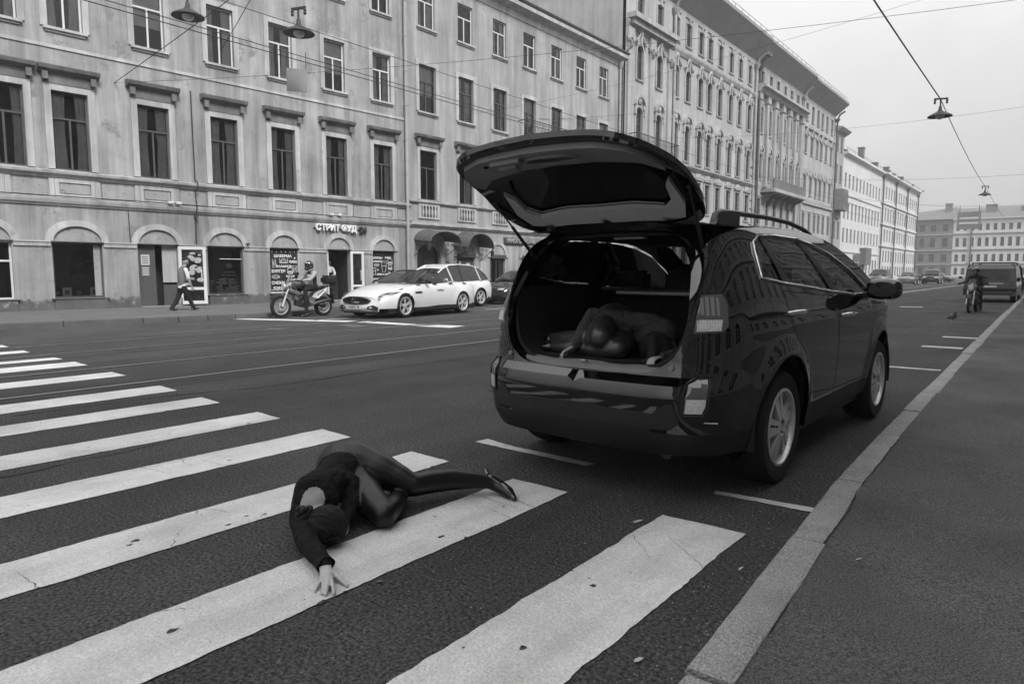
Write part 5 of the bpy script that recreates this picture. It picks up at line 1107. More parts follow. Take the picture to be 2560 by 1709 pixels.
def figure(name, chains, parent, vox=.011, it=6, hands=(), patches=()):
    """chains: (material, pts, flat). One continuous skin; faces take the material of the nearest limb. hands: finer meshes joined on."""
    b = MB(); segs = []; mats = []
    for c in chains:
        m, pts = c[0], c[1]; fl = c[2] if len(c) > 2 else None; capsule(b, pts, fl)
        if m not in mats: mats.append(m)
        for p, q in zip(pts, pts[1:]): segs.append((p, q, mats.index(m)))
    me = remesh(b, vox, it)
    n = len(me.polygons); C = np.empty(n*3); me.polygons.foreach_get('center', C); C = C.reshape(-1, 3); best = np.full(n, 1e9); idx = np.zeros(n, int)
    for p, q, k in segs:
        a = np.array(p[:3]); d = np.array(q[:3]) - a; L = max(d @ d, 1e-9); t = np.clip(((C - a) @ d) / L, 0, 1); r = p[3] + (q[3]-p[3]) * t; dist = np.linalg.norm(C - a - t[:, None]*d, axis=1) - r
        w = dist < best; best[w] = dist[w]; idx[w] = k
    for ctr, rad, m in patches:
        if m not in mats: mats.append(m)
        w = np.linalg.norm((C - np.array(ctr)) / np.array(rad), axis=1) < 1; idx[w] = mats.index(m)
    for m in mats: me.materials.append(M[m])
    me.polygons.foreach_set('material_index', idx.astype(np.int32))
    if hands:
        bm = bmesh.new(); bm.from_mesh(me)
        for hm, hc, hv in hands:
            hb = MB()
            for c in hc: capsule(hb, c[0], c[1] if len(c) > 1 else None, 10)
            h = remesh(hb, hv, 3); 
            if hm not in mats: mats.append(hm); me.materials.append(M[hm])
            k0 = len(bm.faces); bm.from_mesh(h); bm.faces.ensure_lookup_table(); mi = mats.index(hm)
            for f in bm.faces[k0:]: f.material_index = mi
            bpy.data.meshes.remove(h)
        bm.to_mesh(me); bm.free()
    me.shade_smooth(); return link(name, me, parent)
def blob(name, chains, m, parent, vox=.006, it=4):
    b = MB()
    for c in chains: capsule(b, c[0], c[1] if len(c) > 1 else None)
    me = remesh(b, vox, it); me.materials.append(M[m]); me.shade_smooth(); return link(name, me, parent)
def combed(name, c, pole, rx, m, parent, ridges=52, amp=.0022, face=None):
    """hair cap: an ovoid combed towards its pole (where the bun sits)"""
    pole = Vector(pole).normalized(); a = Vector((0,0,1)) if abs(pole.z) < .9 else Vector((1,0,0)); u = pole.cross(a).normalized(); w = pole.cross(u); b = MB(); rows = []; rr = random.Random(8); ph = [rr.uniform(0, 6) for _ in range(5)]
    for i in range(41):
        t = math.pi * i / 40; row = []
        for k in range(161):
            f = 2*math.pi*k/160; g = 1 + (amp/rx[0]) * math.sin(t) * (math.sin(ridges*f + ph[0] + 2*t) + .6*math.sin(ridges*1.7*f + ph[1]) + .8*math.sin(11*f + ph[2] + t)); row.append(tuple(Vector(c) + (pole * math.cos(t) * rx[2] + u * math.sin(t)*math.cos(f) * rx[0] + w * math.sin(t)*math.sin(f) * rx[1]) * g))
        rows.append(row)
    b.grid(rows, flip=True); return b.build(name, m, parent, smooth=80)
# ---------------------------------------------------------------- woman lying on the crosswalk
WO = thing('person', 'person in a black long-sleeved top and black tights lying curled on the crosswalk', 'person')
Z3 = (0, 0, 1)
K, T = 'cloth_black', 'tights'
pel = (-3.17, 2.43, .225); kU = (-2.835, 2.63, .125); aU = (-2.64, 3.05, .082); kL = (-2.70, 2.30, .075); aL = (-2.93, 2.63, .052)
chains = [
 (T, [(-3.19,2.43,.207,.168), (-3.14,2.48,.20,.158)], None),
 (K, [(-3.14,2.37,.195,.145), (-3.06,2.22,.19,.122), (-2.98,2.10,.185,.135), (-2.91,2.02,.18,.13)], ((.55,.6,-.3), .86)),
 (K, [(-2.90,1.99,.25,.078), (-2.88,1.95,.11,.085)], None),
 (T, [(-3.15,2.48,.235,.135), (-3.02,2.54,.20,.110), (-2.90,2.60,.155,.082), (*kU,.066)], None),
 (T, [(*kU,.066), (-2.815,2.76,.118,.068), (-2.775,2.88,.11,.064), (-2.69,2.99,.094,.049), (*aU,.040)], None),
 (T, [(*aU,.036), (-2.585,3.085,.06,.036), (-2.51,3.08,.04,.03), (-2.455,3.065,.028,.022)], None),
 (T, [(-3.14,2.40,.17,.14), (-2.97,2.38,.12,.108), (-2.82,2.33,.10,.086), (*kL,.068)], None),
 (T, [(*kL,.066), (-2.76,2.41,.075,.062), (-2.85,2.53,.066,.055), (*aL,.038)], None),
 (T, [(*aL,.037), (-3.02,2.68,.042,.034), (-3.09,2.70,.034,.024)], None),
 (K, [(-2.90,2.00,.25,.072), (-2.95,2.16,.245,.062), (-2.965,2.29,.205,.052)], None),
 (K, [(-2.965,2.29,.205,.050), (-2.86,2.21,.12,.045), (-2.80,2.12,.06,.036)], None),
 (K, [(-2.875,1.94,.11,.075), (-2.77,1.87,.085,.058), (-2.685,1.825,.072,.052)], None),
 (K, [(-2.685,1.825,.072,.051), (-2.57,1.79,.064,.046), (-2.475,1.765,.052,.036)], None),
 ('skin', [(-2.89,1.985,.185,.068), (-2.80,1.97,.14,.052)], None),
 ('skin', [(-2.775,1.985,.115,.074), (-2.735,1.985,.10,.078)], None),
 ('skin', [(-2.733,2.006,.10,.075), (-2.725,2.008,.09,.07)], None),
]
fing = [[[(-2.47,1.762,.05,.027), (-2.44,1.745,.042,.028), (-2.40,1.722,.034,.030)], ((0,0,1), .62)], [[(-2.40,1.732,.030,.024), (-2.362,1.705,.026,.017)], (Z3, .8)], [[(-2.41,1.715,.03,.024), (-2.395,1.697,.024,.015)], (Z3, .8)],
 [[(-2.385,1.722,.032,.012), (-2.352,1.708,.030,.0105), (-2.312,1.686,.026,.0088), (-2.281,1.667,.010,.0078)]], [[(-2.385,1.712,.034,.012), (-2.352,1.690,.032,.0108), (-2.322,1.662,.026,.009), (-2.301,1.640,.010,.0078)]],
 [[(-2.395,1.705,.030,.0115), (-2.370,1.682,.029,.0100), (-2.340,1.656,.022,.0085), (-2.322,1.638,.010,.0076)]], [[(-2.41,1.703,.026,.010), (-2.402,1.688,.024,.0088), (-2.380,1.655,.018,.0075), (-2.364,1.633,.008,.007)]],
 [[(-2.425,1.752,.036,.016), (-2.388,1.757,.030,.0135), (-2.342,1.753,.021,.0105), (-2.298,1.748,.010,.0085)]]]
wb = figure('body', chains, WO, .0075, 9, hands=[('skin', fing, .0032)], patches=[((-2.822,1.95,.215), (.043,.07,.072), 'skin')])
b = MB(); ax = Vector((-2.475,1.765,.052)) - Vector((-2.57,1.79,.064)); ax.normalize(); u = ax.cross(Vector((0,0,1))).normalized(); w = u.cross(ax); rows = []
for d, r in ((-.03,.040),(0,.041),(.014,.0425),(.012,.038),(-.01,.034)):
    rows.append([tuple(Vector((-2.475,1.765,.053)) + ax*(d + .006*math.sin(3*t)) + (u*math.cos(t) + w*math.sin(t)*.9)*r) for t in [k*math.pi/14 for k in range(29)]])
b.grid(rows); b.build('sleeve_cuff', 'cloth_black', WO, smooth=60)
hair = combed('hair', (-2.738, 1.972, .108), (-.82, -.50, .25), (.090, .094, .103), 'hair', WO)
def strands(c, pole, rx, parent, n=260):
    pole = Vector(pole).normalized(); a = Vector((0,0,1)) if abs(pole.z) < .9 else Vector((1,0,0)); u = pole.cross(a).normalized(); w = pole.cross(u); b = MB(); rr = random.Random(12)
    for _ in range(n):
        f0 = rr.uniform(0, 6.283); t0 = rr.uniform(.06, .5); t1 = min(.97, t0 + rr.uniform(.25, .5)); k0 = rr.uniform(1.0, 1.022); tw = rr.uniform(-.12, .12); P_ = []
        for i in range(9):
            t = math.pi*(t0 + (t1 - t0)*i/8); f = f0 + tw*math.sin(i*.7); P_.append(tuple(Vector(c) + (pole*math.cos(t)*rx[2] + u*math.sin(t)*math.cos(f)*rx[0] + w*math.sin(t)*math.sin(f)*rx[1])*k0))
        b.tube(P_, [.0006] + [.0013]*7 + [.0006], 4, cap=False)
    tag(b.build('hair_strands', 'hair', parent, smooth=60), kind='stuff')
strands((-2.738, 1.972, .108), (-.82, -.50, .25), (.090, .094, .103), hair)
b = MB(); bc = Vector((-2.826, 1.905, .165)); 
for k, (r1, r2, t0) in enumerate(((.026,.018,0), (.020,.017,1.3), (.010,.018,2.4))):
    ring = []
    for j in range(20): t = j*2*math.pi/20; ring.append(tuple(bc + Vector((r1*math.cos(t)*.8 - .004*k, r1*math.sin(t) - .006*k, r1*math.sin(t+t0)*.75 + .010*k))))
    b.tube(ring, [r2*(1 + .18*math.sin(5*j + k)) for j in range(20)], 8, closed=True)
b.build('hair_bun', 'hair', hair, smooth=60)
def pump(pts, heel_at, parent, sole):
    o = blob('shoe', pts, 'shoe_black', parent, .006, 3); b = MB(); b.tube([heel_at[0], heel_at[1]], [.016, .012], 8); b.build('heel', 'shoe_black', o, smooth=40); return o
pump([([(-2.63,3.085,.085,.036), (-2.56,3.10,.055,.037), (-2.49,3.088,.036,.034), (-2.428,3.062,.020,.018)],)], ((-2.665,3.10,.105), (-2.705,3.125,.125)), WO, 0)
pump([([(-2.96,2.655,.052,.036), (-3.03,2.69,.038,.036), (-3.11,2.71,.03,.022)],)], ((-2.94,2.665,.05), (-2.93,2.70,.03)), WO, 0)
# ---------------------------------------------------------------- person in the boot (car coordinates, placed in the world)
def inst_world(o):
    o.location = SUV.location; o.rotation_euler = SUV.rotation_euler; return o
BP = inst_world(thing('person', 'person in dark clothes lying curled on the boot floor of the black car', 'person'))
G2 = 'cloth_dark'
chains = [
 (T, [(-.20,-.18,.965,.165), (-.13,-.20,.96,.155)], None),
 (G2, [(-.10,-.21,.955,.14), (.05,-.25,.945,.118), (.18,-.29,.94,.125), (.25,-.31,.93,.12)], None),
 (T, [(-.20,-.22,1.00,.12), (-.10,-.45,.985,.098), (.00,-.64,.945,.082), (.015,-.67,.935,.078)], None),
 (T, [(.015,-.665,.93,.070), (-.15,-.60,.90,.062), (-.32,-.55,.895,.056), (-.50,-.52,.885,.036)], None),
 (T, [(-.12,-.22,.90,.12), (.02,-.45,.875,.095), (.12,-.64,.862,.072)], None),
 (T, [(.12,-.645,.86,.066), (-.06,-.64,.845,.054), (-.25,-.62,.84,.050), (-.44,-.59,.832,.034)], None),
 (T, [(-.50,-.52,.885,.034), (-.55,-.53,.85,.033), (-.59,-.545,.82,.022)], None), (T, [(-.44,-.59,.83,.032), (-.51,-.60,.822,.03), (-.57,-.61,.812,.02)], None),
 (G2, [(.20,-.33,1.00,.075), (.02,-.42,1.03,.062), (-.155,-.52,1.06,.052)], None),
 (G2, [(-.155,-.52,1.06,.050), (-.165,-.62,.96,.045), (-.165,-.71,.865,.033)], None),
 (G2, [(.27,-.33,.88,.07), (.38,-.44,.85,.055), (.45,-.56,.84,.045)], None), (G2, [(.45,-.56,.84,.043), (.44,-.67,.835,.03)], None),
 ('skin', [(.28,-.38,.90,.055), (.31,-.46,.885,.052)], None), ('skin', [(.345,-.55,.875,.066), (.34,-.58,.868,.062)], None)]
def hand(w, d, side, up, L=.17, curl=.35):
    """five-fingered relaxed hand: wrist w, pointing d, thumb side, back of hand up"""
    w, d, side, up = (Vector(q) for q in (w, d, side, up)); d.normalize(); side = (side - d*side.dot(d)).normalized(); up = d.cross(side) * (1 if d.cross(side).dot(up) > 0 else -1); s = L/.18; out = []
    P = lambda a, c, e: w + d*a*s + side*c*s + up*e*s; t = lambda v, r: (v.x, v.y, v.z, r*s)
    out.append([[t(P(0,0,0),.026), t(P(.04,0,.004),.031), t(P(.085,0,.002),.034)], (tuple(up), .55)])
    for c, l, an in ((.030,.074,.10), (.010,.084,.02), (-.011,.077,-.05), (-.030,.060,-.13)):
        out.append([[t(P(.08,c,.004),.0105), t(P(.08+l*.45, c + an*l*.45, .006-curl*.01),.0095), t(P(.08+l*.78, c+an*l*.8, -curl*.035),.0083), t(P(.08+l*.95, c+an*l, -curl*.075),.0068)]])
    out.append([[t(P(.02,.022,0),.015), t(P(.05,.048,-.006),.012), t(P(.082,.062,-.016),.0098), t(P(.105,.066,-.026),.0078)]]); return out
chains = [({'cloth_dark': 'cloth_charcoal', 'tights': 'tights_sheen'}.get(c[0], c[0]), *c[1:]) for c in chains]
figure('body', chains, BP, .011, 7, hands=[('skin', hand((-.168,-.715,.86), (-.35,-.5,-.35), (-.5,.4,-.3), (0,-.3,1), .15, .5), .0045), ('skin', hand((.44,-.68,.835), (-.35,-1,-.12), (-1,0,0), (0,0,1), .12, 1.3), .0045)])
h2 = combed('hair', (.345, -.57, .883), (.8, -.1, .5), (.092, .096, .104), 'hair', BP)
strands((.345, -.57, .883), (.8, -.1, .5), (.092, .096, .104), h2)
blob('loose_hair', [([(.40,-.56,.87,.06), (.42,-.66,.825,.04), (.36,-.73,.805,.02)],), ([(.36,-.62,.93,.04), (.40,-.70,.85,.035)],)], 'hair', BP, .008, 3)
for a in ([([(-.50,-.525,.875,.037), (-.55,-.535,.845,.036), (-.60,-.55,.81,.02)],)], [([(-.45,-.595,.83,.036), (-.52,-.605,.82,.033), (-.58,-.61,.808,.018)],)]): blob('shoe', a, 'shoe_black', BP, .006, 3)
b = MB(); b.grid([[(-.55 + .09*k, -.80 + .02*math.sin(k*1.3), .803 + .004*math.sin(k*2.1)) for k in range(12)], [(-.55 + .09*k, -.74 + .02*math.sin(k), .800) for k in range(12)], [(-.55 + .09*k, -.3, .796) for k in range(12)]], flip=True); o = b.build('boot_mat', 'carpet', None, smooth=40); inst_world(o); tag(o, 'thin dark mat spread on the boot floor under the curled person', 'mat')
# ---------------------------------------------------------------- walking man on the far pavement
MN = thing('person', 'man in dark cap, grey vest and white shirt walking past the open shop door', 'person', (-21.6, 10.4, .148), R(86))
D, Gv = 'cloth_dark', 'cloth_grey'
z = lambda a: a - .15
chains = [
 (Gv, [(-.02,0,z(.98),.135), (-.02,0,z(1.18),.145), (.0,0,z(1.36),.150), (.03,0,z(1.46),.11)], ((1,0,0), .78)), (Gv, [(.03,-.13,z(1.45),.07), (.03,.13,z(1.45),.07)], None),
 ('cloth_white', [(-.01,0,z(.90),.135), (-.01,0,z(.97),.138)], ((1,0,0), .85)),
 ('cloth_white', [(.04,-.19,z(1.44),.065), (.07,-.225,z(1.30),.062), (.085,-.24,z(1.20),.060)], None), ('cloth_white', [(.04,.19,z(1.44),.065), (.10,.225,z(1.28),.060)], None),
 ('skin_dark', [(.085,-.24,z(1.19),.045), (.13,-.25,z(1.03),.040), (.175,-.255,z(.91),.030)], None), ('skin_dark', [(.10,.225,z(1.26),.045), (.20,.21,z(1.12),.038), (.30,.17,z(1.14),.030)], None),
 (D, [(-.02,0,z(.90),.125), (-.02,0,z(.82),.12)], None), (D, [(.0,-.09,z(.86),.095), (.13,-.09,z(.62),.075), (.20,-.09,z(.42),.065), (.28,-.09,z(.24),.062)], None), (D, [(-.02,.09,z(.86),.095), (-.10,.09,z(.60),.075), (-.21,.09,z(.40),.065), (-.32,.09,z(.26),.060)], None),
 ('skin_dark', [(.06,0,z(1.50),.055), (.09,0,z(1.58),.055)], None), ('skin_dark', [(.115,0,z(1.68),.088), (.125,0,z(1.73),.092)], ((0,1,0), .86)), ('skin_dark', [(.16,0,z(1.63),.05), (.175,0,z(1.60),.04)], None), ('skin_dark', [(.205,0,z(1.675),.018), (.222,0,z(1.66),.012)], None),
 ('skin_dark', [(.105,-.082,z(1.68),.02), (.10,-.085,z(1.66),.015)], None)]
figure('body', chains, MN, .013, 5, hands=[('skin_dark', hand((.175,-.255,z(.91)), (.2,0,-1), (1,0,0), (0,-1,0), .18, .5), .006), ('skin_dark', hand((.30,.17,z(1.14)), (.9,-.2,.1), (0,0,1), (0,1,0), .17, .8), .006)])
blob('cap', [([(.10,0,z(1.775),.088), (.125,0,z(1.785),.085)], ((0,0,1), .7)), ([(.19,0,z(1.76),.05), (.24,0,z(1.745),.045)], ((0,0,1), .22))], 'cloth_dark', MN, .008, 2)
blob('beard', [([(.17,-.03,z(1.605),.035), (.19,0,z(1.595),.035), (.17,.03,z(1.605),.035)],)], 'hair', MN, .008, 2)
for x0, yy, zz, tz in ((.27,-.09,z(.21),.03), (-.33,.09,z(.22),-.0)): blob('shoe', [([(x0-.03,yy,zz-.0,.05), (x0+.05,yy,zz-.015,.048), (x0+.15,yy,zz-.02+tz,.036)], ((0,0,1), .75))], 'shoe_black', MN, .008, 2)
# ---------------------------------------------------------------- man in the shop doorway
DM = thing('person', 'man in a pale shirt and dark apron standing in the dark shop doorway', 'person', (-25.0 + math.sin(R(4))*4.72 - .66, 14 + math.cos(R(4))*4.72, .16), R(-4))
chains = [('cloth_white', [(0,0,.95,.13), (0,0,1.15,.14), (0,0,1.36,.15), (0,0,1.43,.10)], ((1,0,0), .72)), ('cloth_white', [(0,-.14,1.40,.07), (0,.14,1.40,.07)], None), ('cloth_white', [(0,.20,1.38,.062), (.06,.25,1.20,.058), (.10,.23,1.10,.052)], None), ('cloth_white', [(0,-.20,1.38,.062), (.02,-.25,1.18,.056)], None),
 ('skin', [(.10,.23,1.10,.042), (.22,.10,1.04,.034)], None), ('skin', [(.02,-.25,1.17,.042), (.12,-.24,.98,.034)], None), ('skin', [(0,0,1.44,.055), (.01,0,1.52,.055)], None), ('skin', [(.02,0,1.61,.085), (.02,0,1.67,.09)], ((0,1,0), .85)), ('skin', [(.10,0,1.62,.018), (.115,0,1.605,.012)], None),
 (D, [(0,0,.92,.13), (0,0,.85,.125)], None), (D, [(0,-.09,.86,.09), (0,-.09,.46,.07), (0,-.09,.10,.055)], None), (D, [(0,.09,.86,.09), (.02,.09,.46,.07), (.02,.09,.10,.055)], None)]
figure('body', chains, DM, .014, 5, hands=[('skin', hand((.22,.10,1.04), (.4,-1,0), (0,0,1), (1,0,0), .17, .7), .007), ('skin', hand((.12,-.24,.98), (.3,0,-1), (1,0,0), (0,-1,0), .17, .5), .007)])
blob('hair', [([(-.01,0,1.70,.088), (.02,0,1.725,.075)], ((0,1,0), .88))], 'hair', DM, .01, 2)
b = MB(); rows = [[(.125 + .02*math.cos(t*1.2) - .03*abs(t), .15*t, zz) for t in [k/5 - 1 for k in range(11)]] for zz in (.45, .7, .95, 1.2)]; b.grid(rows); b.build('apron', 'cloth_black', DM, smooth=50)
for q in (-.09, .09): blob('shoe', [([(0,q,.04,.045), (.12,q,.035,.036)], ((0,0,1), .8))], 'shoe_black', DM, .01, 2)
# ================================================================== other vehicles
WC = wheel_meshes(.34, .25, .22, 5, 'double', 'road'); WV = wheel_meshes(.35, .21, .22, 5, 'single', 'van')
def car(name, label, loc, rotz, sp, paint, group=None, detail=True):
    """sp: deck = [(y, z centre, z edge, half width)], sill z, axles, wheel radius/arch, house = [(y, z roof, hw roof, z belt, hw belt)], glass spans"""
    root = thing(name, label, sp.get('cat', 'car'), loc, rotz, group); dk = sp['deck']; zs = sp['sill']; ar = sp['arch']; wr = sp['wr']
    tz = [(d[0], d[2]) for d in dk]; th = [(d[0], d[3]) for d in dk]; tcn = [(d[0], d[1]) for d in dk]; y0, y1 = dk[0][0], dk[-1][0]
    def sx(y, z): ze_ = smooth_interp(tz, y); t = min(1, max(0, (z - zs) / (ze_ - zs))); x = smooth_interp(th, y) * interp([(0,.92),(.15,.97),(.4,1.0),(.65,.995),(.85,.965),(1,.90)], t); return x + sum(.03 * math.exp(-((math.hypot(y - a, z - wr) - ar) / .1) ** 2) for a in sp['ax']) * (1 if z < ze_ - .1 else .4)
    out = [(y0, zs + .1)]
    for a in sp['ax']: out += [(a + ar*math.cos(R(t)), max(zs, wr + ar*math.sin(R(t)))) for t in range(190, -11, -20) if wr + ar*math.sin(R(t)) >= zs - .02]
    out += [(y1, zs + .1)] + [(y1 + (y0 - y1)*k/24, smooth_interp(tz, y1 + (y0 - y1)*k/24)) for k in range(25)]
    v, f = fill(dense(out, .12), (), .10 if detail else .3)
    body = MB()
    for q in (1, -1): body.add([(q*sx(y, z), y, z) for y, z in v], [t if q > 0 else t[::-1] for t in f])
    ys = [y0 + (y1 - y0)*k/30 for k in range(31)]
    body.grid([[(t*sx(y, smooth_interp(tz, y)), y, smooth_interp(tz, y) + (smooth_interp(tcn, y) - smooth_interp(tz, y))*(1 - t*t)) for t in [k/5 - 1 for k in range(11)]] for y in ys], flip=True)
    for ye, bul in ((y0, -sp.get('bulge', .12)), (y1, sp.get('bulge', .12))):
        ze_ = smooth_interp(tz, ye); rows = []
        for k in range(7): z = zs + .1*(1 - k/6)*0 + (ze_ - zs)*k/6; rows.append([(t*sx(ye, z), ye + bul*(1 - t*t)*(.6 + .4*math.sin(math.pi*min(1, k/5))), z + ((smooth_interp(tcn, ye) - ze_)*(1 - t*t) if k == 6 else 0)) for t in [j/6 - 1 for j in range(13)]])
        body.grid(rows, flip=bul < 0)
    bo = body.build('body', paint, root, smooth=38)
    b = MB(); b.box(-sp['deck'][len(dk)//2][3] + .08, sp['deck'][len(dk)//2][3] - .08, y0 + .25, y1 - .25, zs - .06, zs + .12); b.build('underbody', 'plastic_black', root)
    for a in sp['ax']:
        hw = smooth_interp(th, a)
        for q in (1, -1):
            b = MB(); b.grid([[(q*(hw - .28), a + ar*.98*math.cos(R(t)), wr + ar*.98*math.sin(R(t))), (q*(hw*.985), a + ar*.98*math.cos(R(t)), wr + ar*.98*math.sin(R(t)))] for t in range(-10, 191, 20)]); b.grid([[(q*(hw - .27), a + ar*math.cos(R(t)), wr + ar*math.sin(R(t))), (q*(hw - .27), a, wr)] for t in range(-10, 191, 20)]); b.build('wheel_arch', 'plastic_black', root)
            add_wheel(root, sp.get('wheels', WC), (q*(hw - .10), a, wr), q, .3*a)
            if 'wscale' in sp: pass
    if 'house' in sp:
        hs = sp['house']; g0, g1 = sp['glass']; ri = MB(); gi = MB(); gr_ = MB(); si = {1: MB(), -1: MB()}
        for (ya, za, ra, ba, wa), (yb, zb, rb, bb, wb_) in zip(hs, hs[1:]):
            ra_, rb_ = [[(t*r, y, z + .04*(1 - t*t)) for t in [k/4 - 1 for k in range(9)]] for y, z, r in ((ya, za, ra), (yb, zb, rb))]
            (gi if ya >= g1 else gr_ if yb <= g0 else ri).grid([ra_, rb_], flip=True)
            for q in (1, -1): si[q].add([(q*wa, ya, ba), (q*wb_, yb, bb), (q*rb, yb, zb), (q*ra, ya, za)], [(0,1,2,3)])
        ri.build('roof', paint, root, smooth=40); gi.build('windscreen', sp.get('gm', 'car_glass'), root, smooth=40)
        if gr_.v: gr_.build('rear_glass', 'car_glass', root, smooth=40)
        for q in (1, -1): si[q].build('side_glass', sp.get('gm', 'car_glass'), root)
        if detail:
            for q in (1, -1):
                p = MB(); p.tube([(q*r_, y, z_) for y, z_, r_, *_ in hs], .03, 6); p.build('roof_edge', paint, root, smooth=60)
                for yp in sp['pillars']:
                    z_, r_, be, wb2 = [interp([(h[0], h[i]) for h in hs], yp) for i in (1, 2, 3, 4)]; p = MB(); p.tube([(q*wb2, yp - .12, be), (q*r_, yp, z_)], .032, 6); p.build('pillar', paint if yp in sp.get('bright', ()) else 'plastic_black', root, smooth=60)
        # cabin: dark seats so that one does not look straight through
        for yy in sp.get('seats', ()):
            for x in (-.36, .36): p = MB(); p.box(x - .22, x + .22, yy - .07, yy + .07, .5, 1.12); p.box(x - .12, x + .12, yy - .05, yy + .05, 1.14, 1.32); p.build('seat', 'cloth_dark', root, bevel=.03)
    for q in (1, -1):
        for nm, pts, m, off in sp.get('lamps', ()):
            P3 = [(q*x, y, z) for x, y, z in pts]; p = MB(); n = len(P3); p.add(P3, [tuple(range(n))]); c = Vector((0, (off > 0) - (off < 0), 0)); p.add([tuple(Vector(a) - c*.04) for a in P3], []); p.f += [(i, (i+1) % n, n + (i+1) % n, n + i) for i in range(n)]; p.mi += [0]*n; p.build(nm, m, root)
        if 'mirror' in sp:
            x, y, z = sp['mirror']; p = MB(); p.ball((q*(x + .1), y, z), (.12, .07, .075), 10); p.build('mirror', sp.get('mirror_mat', paint), root, smooth=60)
    return root
SLsp = dict(deck=[(-2.34,.70,.66,.66),(-2.22,.92,.84,.80),(-1.9,1.0,.93,.90),(-1.33,1.01,.98,.945),(-.6,.98,.965,.945),(.2,.965,.95,.94),(.75,.97,.94,.94),(1.2,.96,.88,.945),(1.6,.90,.80,.93),(2.0,.78,.67,.90),(2.2,.69,.60,.84),(2.3,.62,.55,.76)], sill=.19, ax=(-1.36,1.42), wr=.345, arch=.372, bulge=.22, mirror=(.86,.42,1.03), mirror_mat='plastic_black')
SL = car('white_roadster', 'white open sports car with multi-spoke wheels waiting at the stop line', (-16.40, 15.35, 0), R(187), SLsp, 'paint_white')
SL.scale = (1.05, 1.05, 1.05)
# windscreen, cockpit, grille, lamps, plate of the roadster
b = MB(); rows = []
for k in range(7): t = k/6; rows.append([(a*(.80 - .20*t), .92 - .86*t + .16*(1 - a*a)*(1 - .5*t), .98 + .34*t + .035*(1 - a*a)) for a in [j/6 - 1 for j in range(13)]])
b.grid(rows); ws = b.build('windscreen', 'pane_dark', SL, smooth=50)
b = MB(); b.tube([rows[k][0] for k in range(7)] + rows[6][1:-1] + [rows[6-k][12] for k in range(7)], .024, 6); b.build('screen_frame', 'paint_dark', ws, smooth=60)
b = MB(); b.add([(-.72,.5,.985),(.72,.5,.985),(.72,-1.0,1.02),(-.72,-1.0,1.02)], [(0,1,2,3)]); b.build('cockpit', 'plastic_black', SL)
for x in (-.38, .38): b = MB(); b.box(x - .25, x + .25, -.75, -.58, .7, 1.12); b.box(x - .14, x + .14, -.74, -.62, 1.14, 1.28); b.build('seat', 'cloth_dark', SL, bevel=.04, seg=2)
for q in (1, -1):
    b = MB(); b.add([(q*.835,.55,.96),(q*.855,-.70,1.0),(q*.73,-.62,1.24),(q*.66,.12,1.27)], [(0,1,2,3)]); b.build('side_glass', 'car_glass', SL)
    b = MB(); b.tube([(q*.955,-.35,.76),(q*.957,-.2,.775),(q*.955,-.05,.775)], .012, 6); b.build('handle', 'paint_dark', SL)
    b = MB(); b.prism([(.95,.70),(1.0,.735),(.80,.745),(.68,.735),(.70,.705)], lambda a, c, d: (d, a, c), q*.94, q*.962); b.build('vent', 'plastic_black', SL)
    b = MB(); b.prism([(-1.0,.20),(1.0,.20),(.95,.255),(-.2,.31),(-1.0,.30)], lambda a, c, d: (d, a, c), q*.90, q*.965); b.build('side_skirt', 'plastic_black', SL)
    b = MB(); pts = [(.66,2.245,.60),(.76,2.10,.615),(.885,1.80,.705),(.90,1.62,.745),(.80,1.95,.725),(.70,2.12,.68)]; b.add([(q*x, y + .05, z) for x, y, z in pts], [(0,1,2,3,4,5)]); b.add([(q*x, y - .08, z) for x, y, z in pts], []); b.f += [(i, (i+1)%6, 6+(i+1)%6, 6+i) for i in range(6)]; b.mi += [0]*6; hl = b.build('headlamp', 'pane_dark', SL)
    b = MB(); b.tube([(q*.70,2.20,.645),(q*.80,2.06,.66),(q*.885,1.82,.715)], .014, 6); b.ball((q*.75,2.12,.645), .03, 8); b.ball((q*.83,2.0,.665), .026, 8); b.build('lamp_unit', 'headlamp', hl)
    b = MB(); b.prism([(.40,.29),(.70,.235),(.72,.33),(.60,.385),(.46,.36)], lambda a, c, d: (q*a, 2.30 + .20*(1 - (a/.76)**2) + d, c), -.06, .012); b.build('air_intake', 'plastic_black', SL)
b = MB(); gr = [(.50*math.cos(t)*(1 - .12*math.sin(t)), .515 + .105*math.sin(t)) for t in [k*math.pi/14 for k in range(28)]]; YS = lambda a: 2.30 + .215*(1 - (a/.76)**2)
b.prism(gr, lambda a, c, d: (a, YS(a) + d, c), -.06, .012); g = b.build('grille', 'plastic_black', SL)
b = MB()
for k in range(15): x = -.42 + k*.06; h = .095*math.sqrt(max(0, 1 - (x/.49)**2)); b.tube([(x, YS(x) + .014, .515 - h), (x, YS(x) + .014, .515 + h)], .006, 5)
b.tube([(a, YS(a) + .012, c) for a, c in gr], .010, 6, closed=True); b.build('grille_bars', 'rim_dark', g)
b = MB(); b.lathe([(.07,0),(.07,.02),(.058,.02),(.058,0)], 16, (0, 2.515, .515), 'y'); b.build('badge', 'chrome', g)
b = MB(); b.grid([[(a, YS(a) + d, z_) for a in [k/8*1.44 - .72 for k in range(9)]] for d, z_ in ((.0,.225),(.03,.215),(.03,.195),(-.1,.19))]); b.build('splitter', 'paint_dark', SL)
b = MB(); b.box(-.26, .26, 2.515, 2.53, .275, .385); pl = b.build('number_plate', 'frame_white', SL); text('plate_lettering', 'А700АУ 78', .105, 'letter_dark', pl, (0, 2.533, .327), (R(90), 0, R(180)), .001, .002, .85)
